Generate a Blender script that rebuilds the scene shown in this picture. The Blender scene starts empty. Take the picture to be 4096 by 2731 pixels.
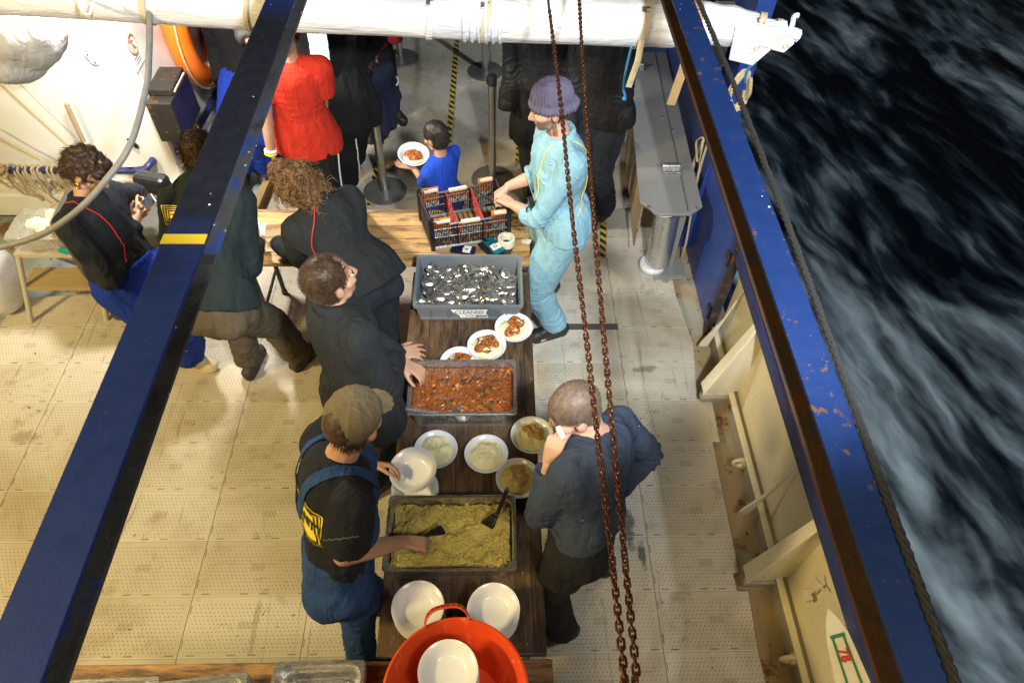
import bpy, bmesh, math, random
import numpy as np
from mathutils import Vector, Matrix, Quaternion
from mathutils.bvhtree import BVHTree

# ------------------------------------------------------------------ camera
SC = bpy.context.scene
COL = SC.collection
rad = math.radians
CP, CY, CR = 0.898609684, -0.0432956829, 0.0325738331      # pitch below horizon, yaw, roll
CAM = np.array([1.552651, -0.921968, 3.650940])
FPX = 2768.25
def _axes():
    cp, sp = math.cos(CP), math.sin(CP)
    F = np.array([0, cp, -sp]); U = np.array([0, sp, cp]); R = np.array([1., 0, 0])
    cy, sy = math.cos(CY), math.sin(CY)
    Y = np.array([[cy, -sy, 0], [sy, cy, 0], [0, 0, 1]])
    F, U, R = Y @ F, Y @ U, Y @ R
    cr, sr = math.cos(CR), math.sin(CR)
    return cr * R + sr * U, -sr * R + cr * U, F
AR, AU, AF = _axes()
K = 4096 / 2352
def ray(u, v):
    return AF + (u * K - 2048) / FPX * AR + (1365.5 - v * K) / FPX * AU
def at(u, v, z):                      # survey helper: point of the photograph that lies at height z above deck
    d = ray(u, v); return CAM + d * ((z - CAM[2]) / d[2])
def aty(u, v, y):
    d = ray(u, v); return CAM + d * ((y - CAM[1]) / d[1])
def atx(u, v, x):
    d = ray(u, v); return CAM + d * ((x - CAM[0]) / d[0])

cam = bpy.data.cameras.new('camera'); camo = bpy.data.objects.new('camera', cam); COL.objects.link(camo)
cam.sensor_width = 36; cam.lens = FPX / 4096 * 36; cam.clip_start = .05; cam.clip_end = 5000
camo.matrix_world = Matrix(((AR[0], AU[0], -AF[0], CAM[0]), (AR[1], AU[1], -AF[1], CAM[1]), (AR[2], AU[2], -AF[2], CAM[2]), (0, 0, 0, 1)))
SC.camera = camo

# ------------------------------------------------------------------ night sky, floodlights, exposure
W = bpy.data.worlds.new('World'); SC.world = W; W.use_nodes = True
wn = W.node_tree
bg = wn.nodes['Background']; sky = wn.nodes.new('ShaderNodeTexSky'); sky.sky_type = 'NISHITA'; sky.sun_disc = False
sky.sun_elevation = rad(-3); sky.sun_rotation = rad(120)
wn.links.new(sky.outputs[0], bg.inputs[0]); bg.inputs[1].default_value = 0.15
SC.view_settings.view_transform = 'Standard'; SC.view_settings.look = 'None'; SC.view_settings.exposure = .32; SC.view_settings.gamma = 1
SC.cycles.max_bounces = 6; SC.cycles.diffuse_bounces = 3; SC.cycles.glossy_bounces = 3; SC.cycles.transmission_bounces = 4
SC.cycles.caustics_reflective = False; SC.cycles.caustics_refractive = False; SC.cycles.sample_clamp_indirect = 4
try:
    SC.cycles.use_denoising = True
except Exception: pass
def lamp(name, kind, loc, power, color, size=.12, target=None, cone=None, blend=.4):
    l = bpy.data.lights.new(name, kind); l.energy = power; l.color = color
    if kind == 'AREA': l.shape = 'DISK'; l.size = size
    else: l.shadow_soft_size = size
    if kind == 'SPOT': l.spot_size = rad(cone); l.spot_blend = blend
    o = bpy.data.objects.new(name, l); COL.objects.link(o); o.location = loc
    if target is not None:
        o.rotation_euler = (Vector(target) - Vector(loc)).to_track_quat('-Z', 'Y').to_euler()
    return o
#LIGHTS  (deck floodlights of the ship: white ones behind the rail and by the deckhouse, yellow ones to port)
lamp('deck_floodlight', 'SPOT', (2.25, -1.25, 4.15), 820, (.88, .95, 1.0), .12, (1.35, 6.6, 0), 66, .22)
lamp('deck_floodlight', 'AREA', (.1, -1.9, 4.9), 50, (1.0, .74, .33), .9, (1.1, 1.6, 0))
lamp('deck_floodlight', 'AREA', (2.9, -2.0, 5.0), 62, (1.0, .93, .80), .7, (1.7, 1.5, 0))
lamp('deck_floodlight', 'SPOT', (-.40, 2.75, 2.35), 250, (1.0, .96, .86), .12, (-.1, 2.3, 0), 165, .5)
lamp('deck_floodlight', 'AREA', (-3.0, -.9, 4.2), 245, (1.0, .76, .33), .7, (-.4, 1.0, 0))
lamp('added_sea_light', 'SPOT', (9, -4.0, 10), 4800, (.82, .93, 1.0), .3, (10, 7.5, -2.3), 90, .8)  # added spot above the water, only there to brighten the sea evenly

# ------------------------------------------------------------------ materials
class NT:
    def __init__(s, name):
        s.m = bpy.data.materials.new(name); s.m.use_nodes = True
        s.t = s.m.node_tree; s.b = s.t.nodes['Principled BSDF']; s._c = None
    def n(s, typ, **kw):
        nd = s.t.nodes.new(typ)
        for k, v in kw.items(): setattr(nd, k, v)
        return nd
    def lk(s, a, b): s.t.links.new(a, b)
    def inp(s, sock, v):
        if hasattr(v, 'links') or isinstance(v, bpy.types.NodeSocket): s.lk(v, sock)
        elif isinstance(v, (tuple, list)) and len(v) == 3 and sock.type == 'RGBA': sock.default_value = (*v, 1)
        else: sock.default_value = v
    @property
    def co(s):
        if s._c is None: s._c = s.n('ShaderNodeTexCoord').outputs['Object']
        return s._c
    def map(s, scale=(1, 1, 1), loc=(0, 0, 0), rot=(0, 0, 0), vec=None):
        m = s.n('ShaderNodeMapping'); s.lk(vec or s.co, m.inputs[0])
        m.inputs['Location'].default_value = loc; m.inputs['Rotation'].default_value = rot; m.inputs['Scale'].default_value = scale
        return m.outputs[0]
    def noise(s, scale, detail=4, rough=.55, vec=None, dist=0):
        n = s.n('ShaderNodeTexNoise'); s.lk(vec or s.co, n.inputs['Vector'])
        n.inputs['Scale'].default_value = scale; n.inputs['Detail'].default_value = detail; n.inputs['Roughness'].default_value = rough; n.inputs['Distortion'].default_value = dist
        return n.outputs['Fac']
    def voro(s, scale, out='Distance', vec=None, feat='F1', rnd=1):
        n = s.n('ShaderNodeTexVoronoi', feature=feat); s.lk(vec or s.co, n.inputs['Vector']); n.inputs['Scale'].default_value = scale; n.inputs['Randomness'].default_value = rnd
        return n.outputs[out]
    def ramp(s, fac, stops, interp='LINEAR'):
        r = s.n('ShaderNodeValToRGB'); s.inp(r.inputs[0], fac); e = r.color_ramp; e.interpolation = interp
        while len(e.elements) < len(stops): e.elements.new(.5)
        for el, (p, c) in zip(e.elements, stops):
            el.position = p; el.color = (*c, 1) if isinstance(c, (tuple, list)) else (c, c, c, 1)
        return r.outputs[0]
    def mix(s, f, a, b, mode='MIX'):
        n = s.n('ShaderNodeMix', data_type='RGBA', blend_type=mode); s.inp(n.inputs[0], f); s.inp(n.inputs[6], a); s.inp(n.inputs[7], b); return n.outputs[2]
    def math(s, op, a, b=0, c=0, clamp=False):
        n = s.n('ShaderNodeMath', operation=op); n.use_clamp = clamp; s.inp(n.inputs[0], a); s.inp(n.inputs[1], b); s.inp(n.inputs[2], c); return n.outputs[0]
    def sep(s, vec=None):
        n = s.n('ShaderNodeSeparateXYZ'); s.lk(vec or s.co, n.inputs[0]); return n.outputs
    def bump(s, h, strength=.3, dist=.01, nrm=None):
        n = s.n('ShaderNodeBump'); s.lk(h, n.inputs['Height']); n.inputs['Strength'].default_value = strength; n.inputs['Distance'].default_value = dist
        if nrm is not None: s.lk(nrm, n.inputs['Normal'])
        s.lk(n.outputs[0], s.b.inputs['Normal']); return n.outputs[0]
    def set(s, color=None, rough=None, metal=None, **kw):
        if color is not None: s.inp(s.b.inputs['Base Color'], color)
        if rough is not None: s.inp(s.b.inputs['Roughness'], rough)
        if metal is not None: s.inp(s.b.inputs['Metallic'], metal)
        for k, v in kw.items(): s.inp(s.b.inputs[k.replace('_', ' ')], v)
        return s.m
def vary(c, k): return tuple(min(1, x * k) for x in c)
def m_plain(name, c, rough=.5, metal=0, var=.18, scale=14, bump=.08, spec=None):
    t = NT(name); f = t.noise(scale, 5, .6); g = t.noise(scale * 5, 3)
    col = t.mix(f, vary(c, 1 - var), vary(c, 1 + var)); t.set(col, t.ramp(g, [(.3, max(0, rough - .12)), (.7, min(1, rough + .1))]), metal)
    t.bump(t.noise(scale * 6, 4), bump, .004)
    if spec is not None: t.set(Specular_IOR_Level=spec)
    return t.m
def m_cloth(name, c, var=.30, scale=9, weave=420, stains=None, amt=.68, rough=.92):
    t = NT(name); f = t.noise(scale, 6, .62); fine = t.noise(weave, 2)
    col = t.mix(f, vary(c, 1 - var), vary(c, 1 + var)); col = t.mix(t.math('MULTIPLY', fine, .35), col, vary(c, .55))
    if stains: col = t.mix(t.ramp(t.noise(26, 3), [(amt, 0), (amt + .02, 1)]), col, stains)
    h = t.noise(13, 5, .6, t.map((1, 1, .38)), 1.2)
    b1 = t.bump(h, .6, .035); t.bump(fine, .12, .002, b1)
    t.set(col, rough, 0, Specular_IOR_Level=.25); return t.m
def m_paint(name, c, rust=.6, dirt=(.05, .035, .02), rough=.38, chips=None, scale=1):
    t = NT(name); col = t.mix(t.noise(3 * scale, 6, .6), vary(c, .8), vary(c, 1.15))
    if rust < 1:
        r = t.noise(9 * scale, 9, .68); rc = t.mix(t.noise(40, 3), (.20, .065, .02), (.07, .028, .014))
        col = t.mix(t.ramp(r, [(rust, 0), (rust + .05, 1)]), col, rc)
    if chips is not None:
        v = t.voro(38 * scale, rnd=1); big = t.noise(11 * scale, 3)
        k = t.math('MULTIPLY', t.ramp(v, [(.10, 1), (.13, 0)]), t.ramp(big, [(.55, 0), (.6, 1)])); col = t.mix(k, col, chips)
    col = t.mix(t.math('MULTIPLY', t.noise(60, 4), .25), col, dirt)
    t.set(col, t.ramp(t.noise(20, 4), [(.3, rough - .08), (.7, rough + .15)]), 0); t.bump(t.noise(50 * scale, 6), .16, .006); return t.m

def m_deck():
    t = NT('deck_tiles'); X, Y, Z = t.sep()[:3]
    U = t.math('DIVIDE', X, .6); V = t.math('DIVIDE', Y, .2993)
    fu, fv = t.math('FRACT', U), t.math('FRACT', V)
    cell = t.n('ShaderNodeCombineXYZ'); t.lk(t.math('FLOOR', U), cell.inputs[0]); t.lk(t.math('FLOOR', V), cell.inputs[1])
    wn_ = t.n('ShaderNodeTexWhiteNoise', noise_dimensions='2D'); t.lk(cell.outputs[0], wn_.inputs['Vector']); r = wn_.outputs['Value']
    base = t.ramp(r, [(0, (.50, .455, .37)), (.25, (.545, .505, .42)), (.75, (.59, .555, .475)), (1, (.66, .64, .59))])
    base = t.mix(t.math('MULTIPLY', t.noise(2.2, 7, .62), .75), base, (.42, .365, .27))
    # scuffs, drips, dark dirt
    base = t.mix(t.math('MULTIPLY', t.ramp(t.noise(5, 9, .7), [(.56, 0), (.72, 1)]), .65), base, (.20, .155, .10))
    base = t.mix(t.math('MULTIPLY', t.ramp(t.noise(11, 6, .6, t.map((.35, 2.2, 1), rot=(0, 0, .6))), [(.62, 0), (.7, 1)]), .35), base, (.22, .17, .11))
    base = t.mix(t.math('MULTIPLY', t.ramp(t.noise(1.1, 8, .68, None, .6), [(.47, 0), (.62, 1)]), .6), base, (.32, .25, .155))
    base = t.mix(t.ramp(t.noise(31, 2, .4), [(.735, 0), (.76, .9)]), base, (.12, .09, .05))
    base = t.mix(t.math('MULTIPLY', t.ramp(t.noise(2.6, 10, .8, t.map((1, 1, 1), (3, 5, 0))), [(.60, 0), (.66, 1)]), .55), base, (.17, .12, .07))
    base = t.mix(t.math('MULTIPLY', t.ramp(t.noise(7, 3, .5, t.map((3.2, .16, 1), rot=(0, 0, .35)), 1.5), [(.66, 0), (.70, 1)]), .4), base, (.12, .11, .09))
    for (sx, sy, ax_, ay_, cc, amt) in ((2.30, .66, .05, .16, (.05, .06, .055), .8), (2.36, .50, .03, .10, (.05, .06, .055), .8), (-.42, .93, .013, .018, (.55, .42, .03), 1.), (-1.25, 1.25, .10, .07, (.30, .24, .17), .8), (2.55, 1.75, .10, .04, (.10, .09, .07), .6), (.35, .15, .02, .20, (.25, .20, .13), .5)):
        ux, uy = t.math('DIVIDE', t.math('SUBTRACT', X, sx), ax_), t.math('DIVIDE', t.math('SUBTRACT', Y, sy), ay_); dd = t.math('ADD', t.math('ADD', t.math('MULTIPLY', ux, ux), t.math('MULTIPLY', uy, uy)), t.math('MULTIPLY', t.math('SUBTRACT', t.noise(16, 6, .7), .5), 3.2)); base = t.mix(t.math('MULTIPLY', t.ramp(dd, [(.25, 1), (.75, 0)]), amt), base, cc)
    # punched drain holes
    P = .0213; row = t.math('FLOOR', t.math('DIVIDE', Y, P * .9))
    hx = t.math('FRACT', t.math('ADD', t.math('DIVIDE', X, P), t.math('MULTIPLY', row, .5))); hy = t.math('FRACT', t.math('DIVIDE', Y, P * .9))
    dx, dy = t.math('SUBTRACT', hx, .5), t.math('SUBTRACT', hy, .5)
    d = t.math('SQRT', t.math('ADD', t.math('MULTIPLY', dx, dx), t.math('MULTIPLY', dy, dy)))
    ins = t.math('MULTIPLY', t.math('LESS_THAN', t.math('ABSOLUTE', t.math('SUBTRACT', fu, .5)), .465), t.math('LESS_THAN', t.math('ABSOLUTE', t.math('SUBTRACT', fv, .5)), .42))
    hole = t.math('MULTIPLY', t.math('LESS_THAN', d, .145), ins)
    # joints and interlocking tabs
    jc = t.math('LESS_THAN', t.math('MINIMUM', fu, t.math('SUBTRACT', 1, fu)), .0036)
    jr = t.math('LESS_THAN', t.math('MINIMUM', fv, t.math('SUBTRACT', 1, fv)), .006)
    def near(v, c, w): return t.math('LESS_THAN', t.math('ABSOLUTE', t.math('SUBTRACT', v, c)), w)
    tabs = None
    for c in (.10, .43, .60, .93):
        k = t.math('MULTIPLY', near(fu, c, .035), near(fv, .045, .012)); tabs = k if tabs is None else t.math('MAXIMUM', tabs, k)
    for c in (.22, .78):
        k = t.math('MULTIPLY', near(fv, c, .075), near(fu, .014, .005)); tabs = t.math('MAXIMUM', tabs, k)
    plate = t.math('MULTIPLY', near(fu, .5, .062), near(fv, .52, .065))
    base = t.mix(t.math('MULTIPLY', plate, .30), base, (.22, .17, .10))
    base = t.mix(t.math('MULTIPLY', hole, t.ramp(t.noise(2.8, 4), [(.3, .6), (.7, 1)])), base, (.07, .055, .035))
    base = t.mix(t.math('MULTIPLY', jr, .35), base, (.06, .05, .035)); base = t.mix(t.math('MULTIPLY', jc, .8), base, (.05, .04, .03)); base = t.mix(t.math('MULTIPLY', tabs, t.math('MULTIPLY', t.noise(3.5, 3), 1.1)), base, (.05, .04, .03)) if True else t.mix(t.math('MULTIPLY', tabs, .72), base, (.05, .04, .03))
    base = t.mix(t.math('MULTIPLY', near(fv, .015, .006), .5), base, (.74, .70, .62))
    t.set(base, t.ramp(t.noise(8, 5), [(.3, .42), (.7, .62)]), 0, Specular_IOR_Level=.35)
    hgt = t.math('SUBTRACT', t.noise(90, 4), t.math('MULTIPLY', t.math('MAXIMUM', t.math('MAXIMUM', hole, tabs), jc), 2)); t.bump(hgt, .25, .004); return t.m
def m_wood(name, c1, c2, dark, wear, ax=0, plank=.115, off=0.):
    """worn table planks running along axis ax"""
    t = NT(name); X, Y, Z = t.sep()[:3]; al, ac = (X, Y) if ax == 0 else (Y, X)
    sc = (2.2, 26, 8) if ax == 0 else (26, 2.2, 8)
    grain = t.noise(3, 8, .65, t.map(sc), .8); fine = t.noise(9, 6, .7, t.map(sc))
    pi = t.math('FLOOR', t.math('DIVIDE', t.math('ADD', ac, off), plank)); w = t.n('ShaderNodeTexWhiteNoise', noise_dimensions='1D'); t.lk(pi, w.inputs['W'])
    col = t.mix(t.ramp(grain, [(.3, 0), (.7, 1)]), c1, c2); col = t.mix(t.math('MULTIPLY', w.outputs[0], .4), col, dark)
    col = t.mix(t.math('MULTIPLY', t.ramp(fine, [(.45, 0), (.75, 1)]), .7), col, dark)
    col = t.mix(t.ramp(t.noise(4.2, 9, .72, t.map((1, 1.6, 1) if ax == 0 else (1.6, 1, 1))), [(.60, 0), (.66, .85)]), col, wear)
    col = t.mix(t.ramp(t.noise(6.5, 9, .75, t.map((.5, 3.2, 1) if ax == 0 else (3.2, .5, 1))), [(.46, 0), (.60, .85)]), col, vary(dark, .8))
    kn = t.voro(3.1, vec=t.map((1, 2.6, 1) if ax == 0 else (2.6, 1, 1))); col = t.mix(t.ramp(kn, [(.035, .9), (.075, 0)]), col, vary(dark, .5))
    fp = t.math('FRACT', t.math('DIVIDE', t.math('ADD', ac, off), plank)); gap = t.math('LESS_THAN', t.math('MINIMUM', fp, t.math('SUBTRACT', 1, fp)), .016)
    col = t.mix(t.math('MULTIPLY', gap, .8), col, (.012, .009, .006))
    spk = t.ramp(t.noise(70, 2), [(.73, 0), (.75, .8)]); col = t.mix(spk, col, (.45, .36, .25))
    t.set(col, t.ramp(t.noise(12, 5), [(.3, .34), (.7, .66)]), 0)
    t.bump(t.math('SUBTRACT', t.math('ADD', fine, grain), t.math('MULTIPLY', gap, 2)), .35, .006); return t.m
def m_steel(name, c=(.60, .60, .60), rough=.25, sc=(3, 40, 40), var=.1, smut=.0):
    t = NT(name); g = t.noise(8, 5, .6, t.map(sc)); col = t.mix(g, vary(c, 1 - var), vary(c, 1 + var))
    if smut: col = t.mix(t.math('MULTIPLY', t.ramp(t.noise(5, 8, .7), [(.45, 0), (.7, 1)]), smut), col, (.13, .10, .07))
    t.set(col, t.ramp(g, [(.2, rough * .7), (.8, min(1, rough * 1.4))]), 1); t.bump(g, .04, .002); return t.m
def m_skin(name, c):
    t = NT(name); f = t.noise(22, 5, .6); col = t.mix(f, vary(c, .86), (min(1, c[0] * 1.1), c[1] * 1.0, c[2] * .96))
    col = t.mix(t.ramp(t.noise(140, 2), [(.66, 0), (.75, .35)]), col, vary(c, .62))
    t.set(col, t.ramp(t.noise(60, 3), [(.3, .42), (.7, .58)]), 0, Subsurface_Weight=.12, Subsurface_Scale=.006, Specular_IOR_Level=.4)
    t.b.inputs['Subsurface Radius'].default_value = (1, .35, .2); t.bump(t.noise(160, 4), .12, .002); return t.m
def m_hair(name, c, hl):
    t = NT(name); g = t.noise(60, 4, .6, t.map((1, 1, .35))); t.set(t.mix(t.ramp(g, [(.35, 0), (.7, 1)]), c, hl), .48, 0, Specular_IOR_Level=.4); t.bump(t.noise(180, 3, .6, t.map((1, 1, .3))), .5, .004); return t.m
# ------------------------------------------------------------------ mesh helpers
def unit(v):
    v = np.asarray(v, float); return v / (np.linalg.norm(v) + 1e-12)
def frame(d, up=(0, 0, 1)):
    z = unit(d); x = np.cross(up, z)
    if np.linalg.norm(x) < 1e-4: x = np.cross((0, 1, 0), z)
    x = unit(x); return x, np.cross(z, x), z
def rotm(rz=0, ry=0, rx=0):
    return np.array(Matrix.Rotation(rz, 3, 'Z') @ Matrix.Rotation(ry, 3, 'Y') @ Matrix.Rotation(rx, 3, 'X'))
class MB:
    def __init__(s): s.v = []; s.f = []; s.n = 0; s.mi = []
    def add(s, V, F, mi=0):
        V = np.asarray(V, float).reshape(-1, 3); s.v.append(V); s.f += [tuple(i + s.n for i in f) for f in F]; s.mi += [mi] * len(F); s.n += len(V); return s
    def box(s, c, d, R=None, mi=0, taper=1):
        c = np.asarray(c, float); h = np.asarray(d, float) / 2
        V = np.array([[x, y, z] for z in (-1, 1) for y in (-1, 1) for x in (-1, 1)]) * h
        V[4:, :2] *= taper
        if R is not None: V = V @ np.asarray(R).T
        return s.add(V + c, [(0, 2, 3, 1), (4, 5, 7, 6), (0, 1, 5, 4), (2, 6, 7, 3), (0, 4, 6, 2), (1, 3, 7, 5)], mi)
    def tube(s, pts, r, seg=8, closed=False, cap=True, mi=0, up=(0, 0, 1)):
        P = np.asarray(pts, float); n = len(P); rr = np.broadcast_to(np.asarray(r, float), (n,))
        if closed: T = np.roll(P, -1, 0) - np.roll(P, 1, 0)
        else: T = np.gradient(P, axis=0)
        V = []; x, y, z = frame(T[0], up)
        a = np.arange(seg) * 2 * math.pi / seg
        for i in range(n):
            t = unit(T[i]); x = unit(x - t * (x @ t)); y = np.cross(t, x)
            V.append(P[i] + rr[i] * (np.cos(a)[:, None] * x + np.sin(a)[:, None] * y))
        F = []
        for i in range(n if closed else n - 1):
            j = (i + 1) % n
            for k in range(seg):
                l = (k + 1) % seg; F.append((i * seg + k, i * seg + l, j * seg + l, j * seg + k))
        if cap and not closed: F += [tuple(range(seg))[::-1], tuple(range((n - 1) * seg, n * seg))]
        return s.add(np.concatenate(V), F, mi)
    def cyl(s, a, b, r1, r2=None, seg=16, mi=0): return s.tube([a, b], [r1, r1 if r2 is None else r2], seg, mi=mi)
    def lathe(s, prof, c=(0, 0, 0), seg=40, R=None, mi=0, sx=1, sy=1, close=True):
        a = np.arange(seg) * 2 * math.pi / seg; V = []
        for r, z in prof: V.append(np.stack([r * np.cos(a) * sx, r * np.sin(a) * sy, np.full(seg, z)], 1))
        V = np.concatenate(V); F = []
        for i in range(len(prof) - 1):
            for k in range(seg):
                l = (k + 1) % seg; F.append((i * seg + k, i * seg + l, (i + 1) * seg + l, (i + 1) * seg + k))
        if close: F += [tuple(range(seg))[::-1], tuple(range((len(prof) - 1) * seg, len(prof) * seg))]
        if R is not None: V = V @ np.asarray(R).T
        return s.add(V + np.asarray(c), F, mi)
    def prism(s, poly, vec, mi=0):
        P = np.asarray(poly, float); n = len(P); V = np.concatenate([P, P + np.asarray(vec)])
        F = [tuple(range(n))[::-1], tuple(range(n, 2 * n))] + [(i, (i + 1) % n, n + (i + 1) % n, n + i) for i in range(n)]
        return s.add(V, F, mi)
    def ell(s, c, A, seg=14, rings=9, mi=0):
        """ellipsoid, A rows = semi-axis vectors"""
        V = []; F = []; A = np.asarray(A, float)
        for i in range(rings + 1):
            t = math.pi * i / rings
            for k in range(seg):
                p = 2 * math.pi * k / seg; V.append([math.sin(t) * math.cos(p), math.sin(t) * math.sin(p), math.cos(t)])
        for i in range(rings):
            for k in range(seg):
                l = (k + 1) % seg; F.append((i * seg + k, (i + 1) * seg + k, (i + 1) * seg + l, i * seg + l))
        return s.add(np.array(V) @ A + np.asarray(c), F, mi)
    def cap(s, p0, r0, p1, r1, seg=12, fl0=False, fl1=False):
        """tapered capsule; flat ends where a garment is cut off"""
        p0, p1 = np.asarray(p0, float), np.asarray(p1, float); x, y, z = frame(p1 - p0); prof = []
        if fl0: prof.append((p0, r0))
        else:
            for t in (80, 55, 28, 0): prof.append((p0 - z * r0 * math.sin(rad(t)), r0 * math.cos(rad(t))))
        if fl1: prof.append((p1, r1))
        else:
            for t in (0, 28, 55, 80): prof.append((p1 + z * r1 * math.sin(rad(t)), r1 * math.cos(rad(t))))
        a = np.arange(seg) * 2 * math.pi / seg; V = np.concatenate([c + r * (np.cos(a)[:, None] * x + np.sin(a)[:, None] * y) for c, r in prof]); F = []
        for i in range(len(prof) - 1):
            for k in range(seg):
                l = (k + 1) % seg; F.append((i * seg + k, i * seg + l, (i + 1) * seg + l, (i + 1) * seg + k))
        F += [tuple(range(seg))[::-1], tuple(range((len(prof) - 1) * seg, len(prof) * seg))]
        return s.add(V, F)
    def mesh(s, name, origin=(0, 0, 0)):
        me = bpy.data.meshes.new(name); V = np.concatenate(s.v) - np.asarray(origin)
        me.from_pydata(V.tolist(), [], s.f); me.update(); return me
    def build(s, name, mats, parent=None, smooth=True, bevel=0, origin=None, angle=40, sub=0):
        """one mesh object; mesh given in deck coordinates"""
        if origin is None: origin = np.array(parent['_o']) if parent is not None else np.concatenate(s.v).mean(0) * (1, 1, 0) + (0, 0, np.concatenate(s.v)[:, 2].min())
        me = s.mesh(name, origin); mats = mats if isinstance(mats, (list, tuple)) else [mats]
        for m in mats: me.materials.append(m)
        if len(mats) > 1: me.polygons.foreach_set('material_index', s.mi)
        if smooth: me.shade_smooth()
        bm = bmesh.new(); bm.from_mesh(me); bmesh.ops.recalc_face_normals(bm, faces=bm.faces); bm.to_mesh(me); bm.free()
        if smooth: me.set_sharp_from_angle(angle=rad(angle))
        return link(name, me, parent, origin, bevel, sub)
def link(name, me, parent=None, origin=(0, 0, 0), bevel=0, sub=0):
    o = bpy.data.objects.new(name, me); COL.objects.link(o); o['_o'] = [float(q) for q in origin]
    if parent is not None:
        o.parent = parent; o.location = np.asarray(origin) - np.array(parent['_o'])
    else: o.location = origin
    if bevel:
        b = o.modifiers.new('bevel', 'BEVEL'); b.width = bevel; b.segments = 2; b.limit_method = 'ANGLE'; b.angle_limit = rad(35); b.harden_normals = False
    if sub:
        b = o.modifiers.new('sub', 'SUBSURF'); b.levels = sub; b.render_levels = sub
    return o
def tag(o, label, cat, group=None):
    o['label'] = label; o['category'] = cat
    if group: o['group'] = group
    return o
def thing(name, loc, label, cat, group=None):
    o = bpy.data.objects.new(name, None); COL.objects.link(o); o.location = loc; o['_o'] = [float(q) for q in loc]; o.empty_display_size = .1
    return tag(o, label, cat, group)
def struct(o, kind='structure'):
    o['kind'] = kind; return o
def copy_tree(o, parent=None):
    c = o.copy(); COL.objects.link(c); c.parent = parent
    for ch in list(o.children): copy_tree(ch, c)
    return c
def catmull(pts, n=8, closed=False):
    P = np.asarray(pts, float); m = len(P); out = []
    for i in range(m if closed else m - 1):
        if closed: a, b, c, d = P[(i - 1) % m], P[i], P[(i + 1) % m], P[(i + 2) % m]
        else: a, b, c, d = P[max(i - 1, 0)], P[i], P[i + 1], P[min(i + 2, m - 1)]
        for t in np.arange(n) / n:
            out.append(.5 * ((2 * b) + (c - a) * t + (2 * a - 5 * b + 4 * c - d) * t * t + (3 * b - a - 3 * c + d) * t ** 3))
    if not closed: out.append(P[-1])
    return np.array(out)
# vectorised gradient-free value noise for cloth folds and food heaps
_rs = np.random.RandomState(7); _tab = _rs.rand(4096)
def vnoise(P, sc=1.0, seed=0):
    Q = np.asarray(P, float) * sc + seed * 17.13; I = np.floor(Q).astype(np.int64); f = Q - I; f = f * f * (3 - 2 * f)
    def h(a, b, c): return _tab[(a * 374761393 + b * 668265263 + c * 2147483647 + seed * 97) & 4095]
    o = 0
    for dx in (0, 1):
        for dy in (0, 1):
            for dz in (0, 1):
                w = (f[:, 0] if dx else 1 - f[:, 0]) * (f[:, 1] if dy else 1 - f[:, 1]) * (f[:, 2] if dz else 1 - f[:, 2])
                o = o + w * h(I[:, 0] + dx, I[:, 1] + dy, I[:, 2] + dz)
    return o * 2 - 1
def vfbm(P, sc, seed=0, oct=3):
    o = 0; a = 1.
    for i in range(oct): o = o + a * vnoise(P, sc * 2 ** i, seed + i); a *= .5
    return o
def remeshed(mb, voxel, smooth=3, origin=(0, 0, 0)):
    me = mb.mesh('tmp', origin); o = bpy.data.objects.new('tmp', me); COL.objects.link(o)
    r = o.modifiers.new('r', 'REMESH'); r.mode = 'VOXEL'; r.voxel_size = voxel
    if smooth: sm = o.modifiers.new('s', 'SMOOTH'); sm.iterations = smooth; sm.factor = .5
    dg = bpy.context.evaluated_depsgraph_get(); out = bpy.data.meshes.new_from_object(o.evaluated_get(dg))
    bpy.data.objects.remove(o); bpy.data.meshes.remove(me); return out
def getco(me):
    a = np.empty(len(me.vertices) * 3); me.vertices.foreach_get('co', a); return a.reshape(-1, 3)
def getno(me):
    a = np.empty(len(me.vertices) * 3); me.vertices.foreach_get('normal', a); return a.reshape(-1, 3)
def setco(me, V): me.vertices.foreach_set('co', np.ascontiguousarray(V).ravel()); me.update()
def blob(name, mb, mats, parent, voxel=.008, smooth=3, disp=None, regions=()):
    """shapes fused into one continuous surface; regions = (material index, test on points)"""
    org = np.array(parent['_o']) if parent is not None else np.zeros(3)
    me = remeshed(mb, voxel, smooth, org)
    if disp is not None:
        V = getco(me); setco(me, V + getno(me) * disp(V + org)[:, None])
    for m in (mats if isinstance(mats, (list, tuple)) else [mats]): me.materials.append(m)
    if regions:
        c = np.empty(len(me.polygons) * 3); me.polygons.foreach_get('center', c); c = c.reshape(-1, 3) + org; mi = np.zeros(len(c), np.int32)
        for k, fn in regions: mi[fn(c)] = k
        me.polygons.foreach_set('material_index', mi)
    me.shade_smooth(); o = link(name, me, parent, org); return o
def bvh(o):
    me = o.data; org = np.array(o['_o']); V = (getco(me) + org).tolist(); return BVHTree.FromPolygons(V, [tuple(p.vertices) for p in me.polygons])
def decal(name, mb, mat, parent, tree, direction, off=.003, origin=None):
    """flat print laid onto a garment: every vertex dropped along direction onto the cloth"""
    V = np.concatenate(mb.v); D = Vector(unit(direction)); out = []
    for p in V:
        h = tree.ray_cast(Vector(p) - D * .35, D)
        out.append(np.array(h[0] - D * off) if h[0] is not None else np.array(p))
    m2 = MB(); m2.add(np.array(out), mb.f); return m2.build(name, mat, parent, smooth=False)
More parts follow.
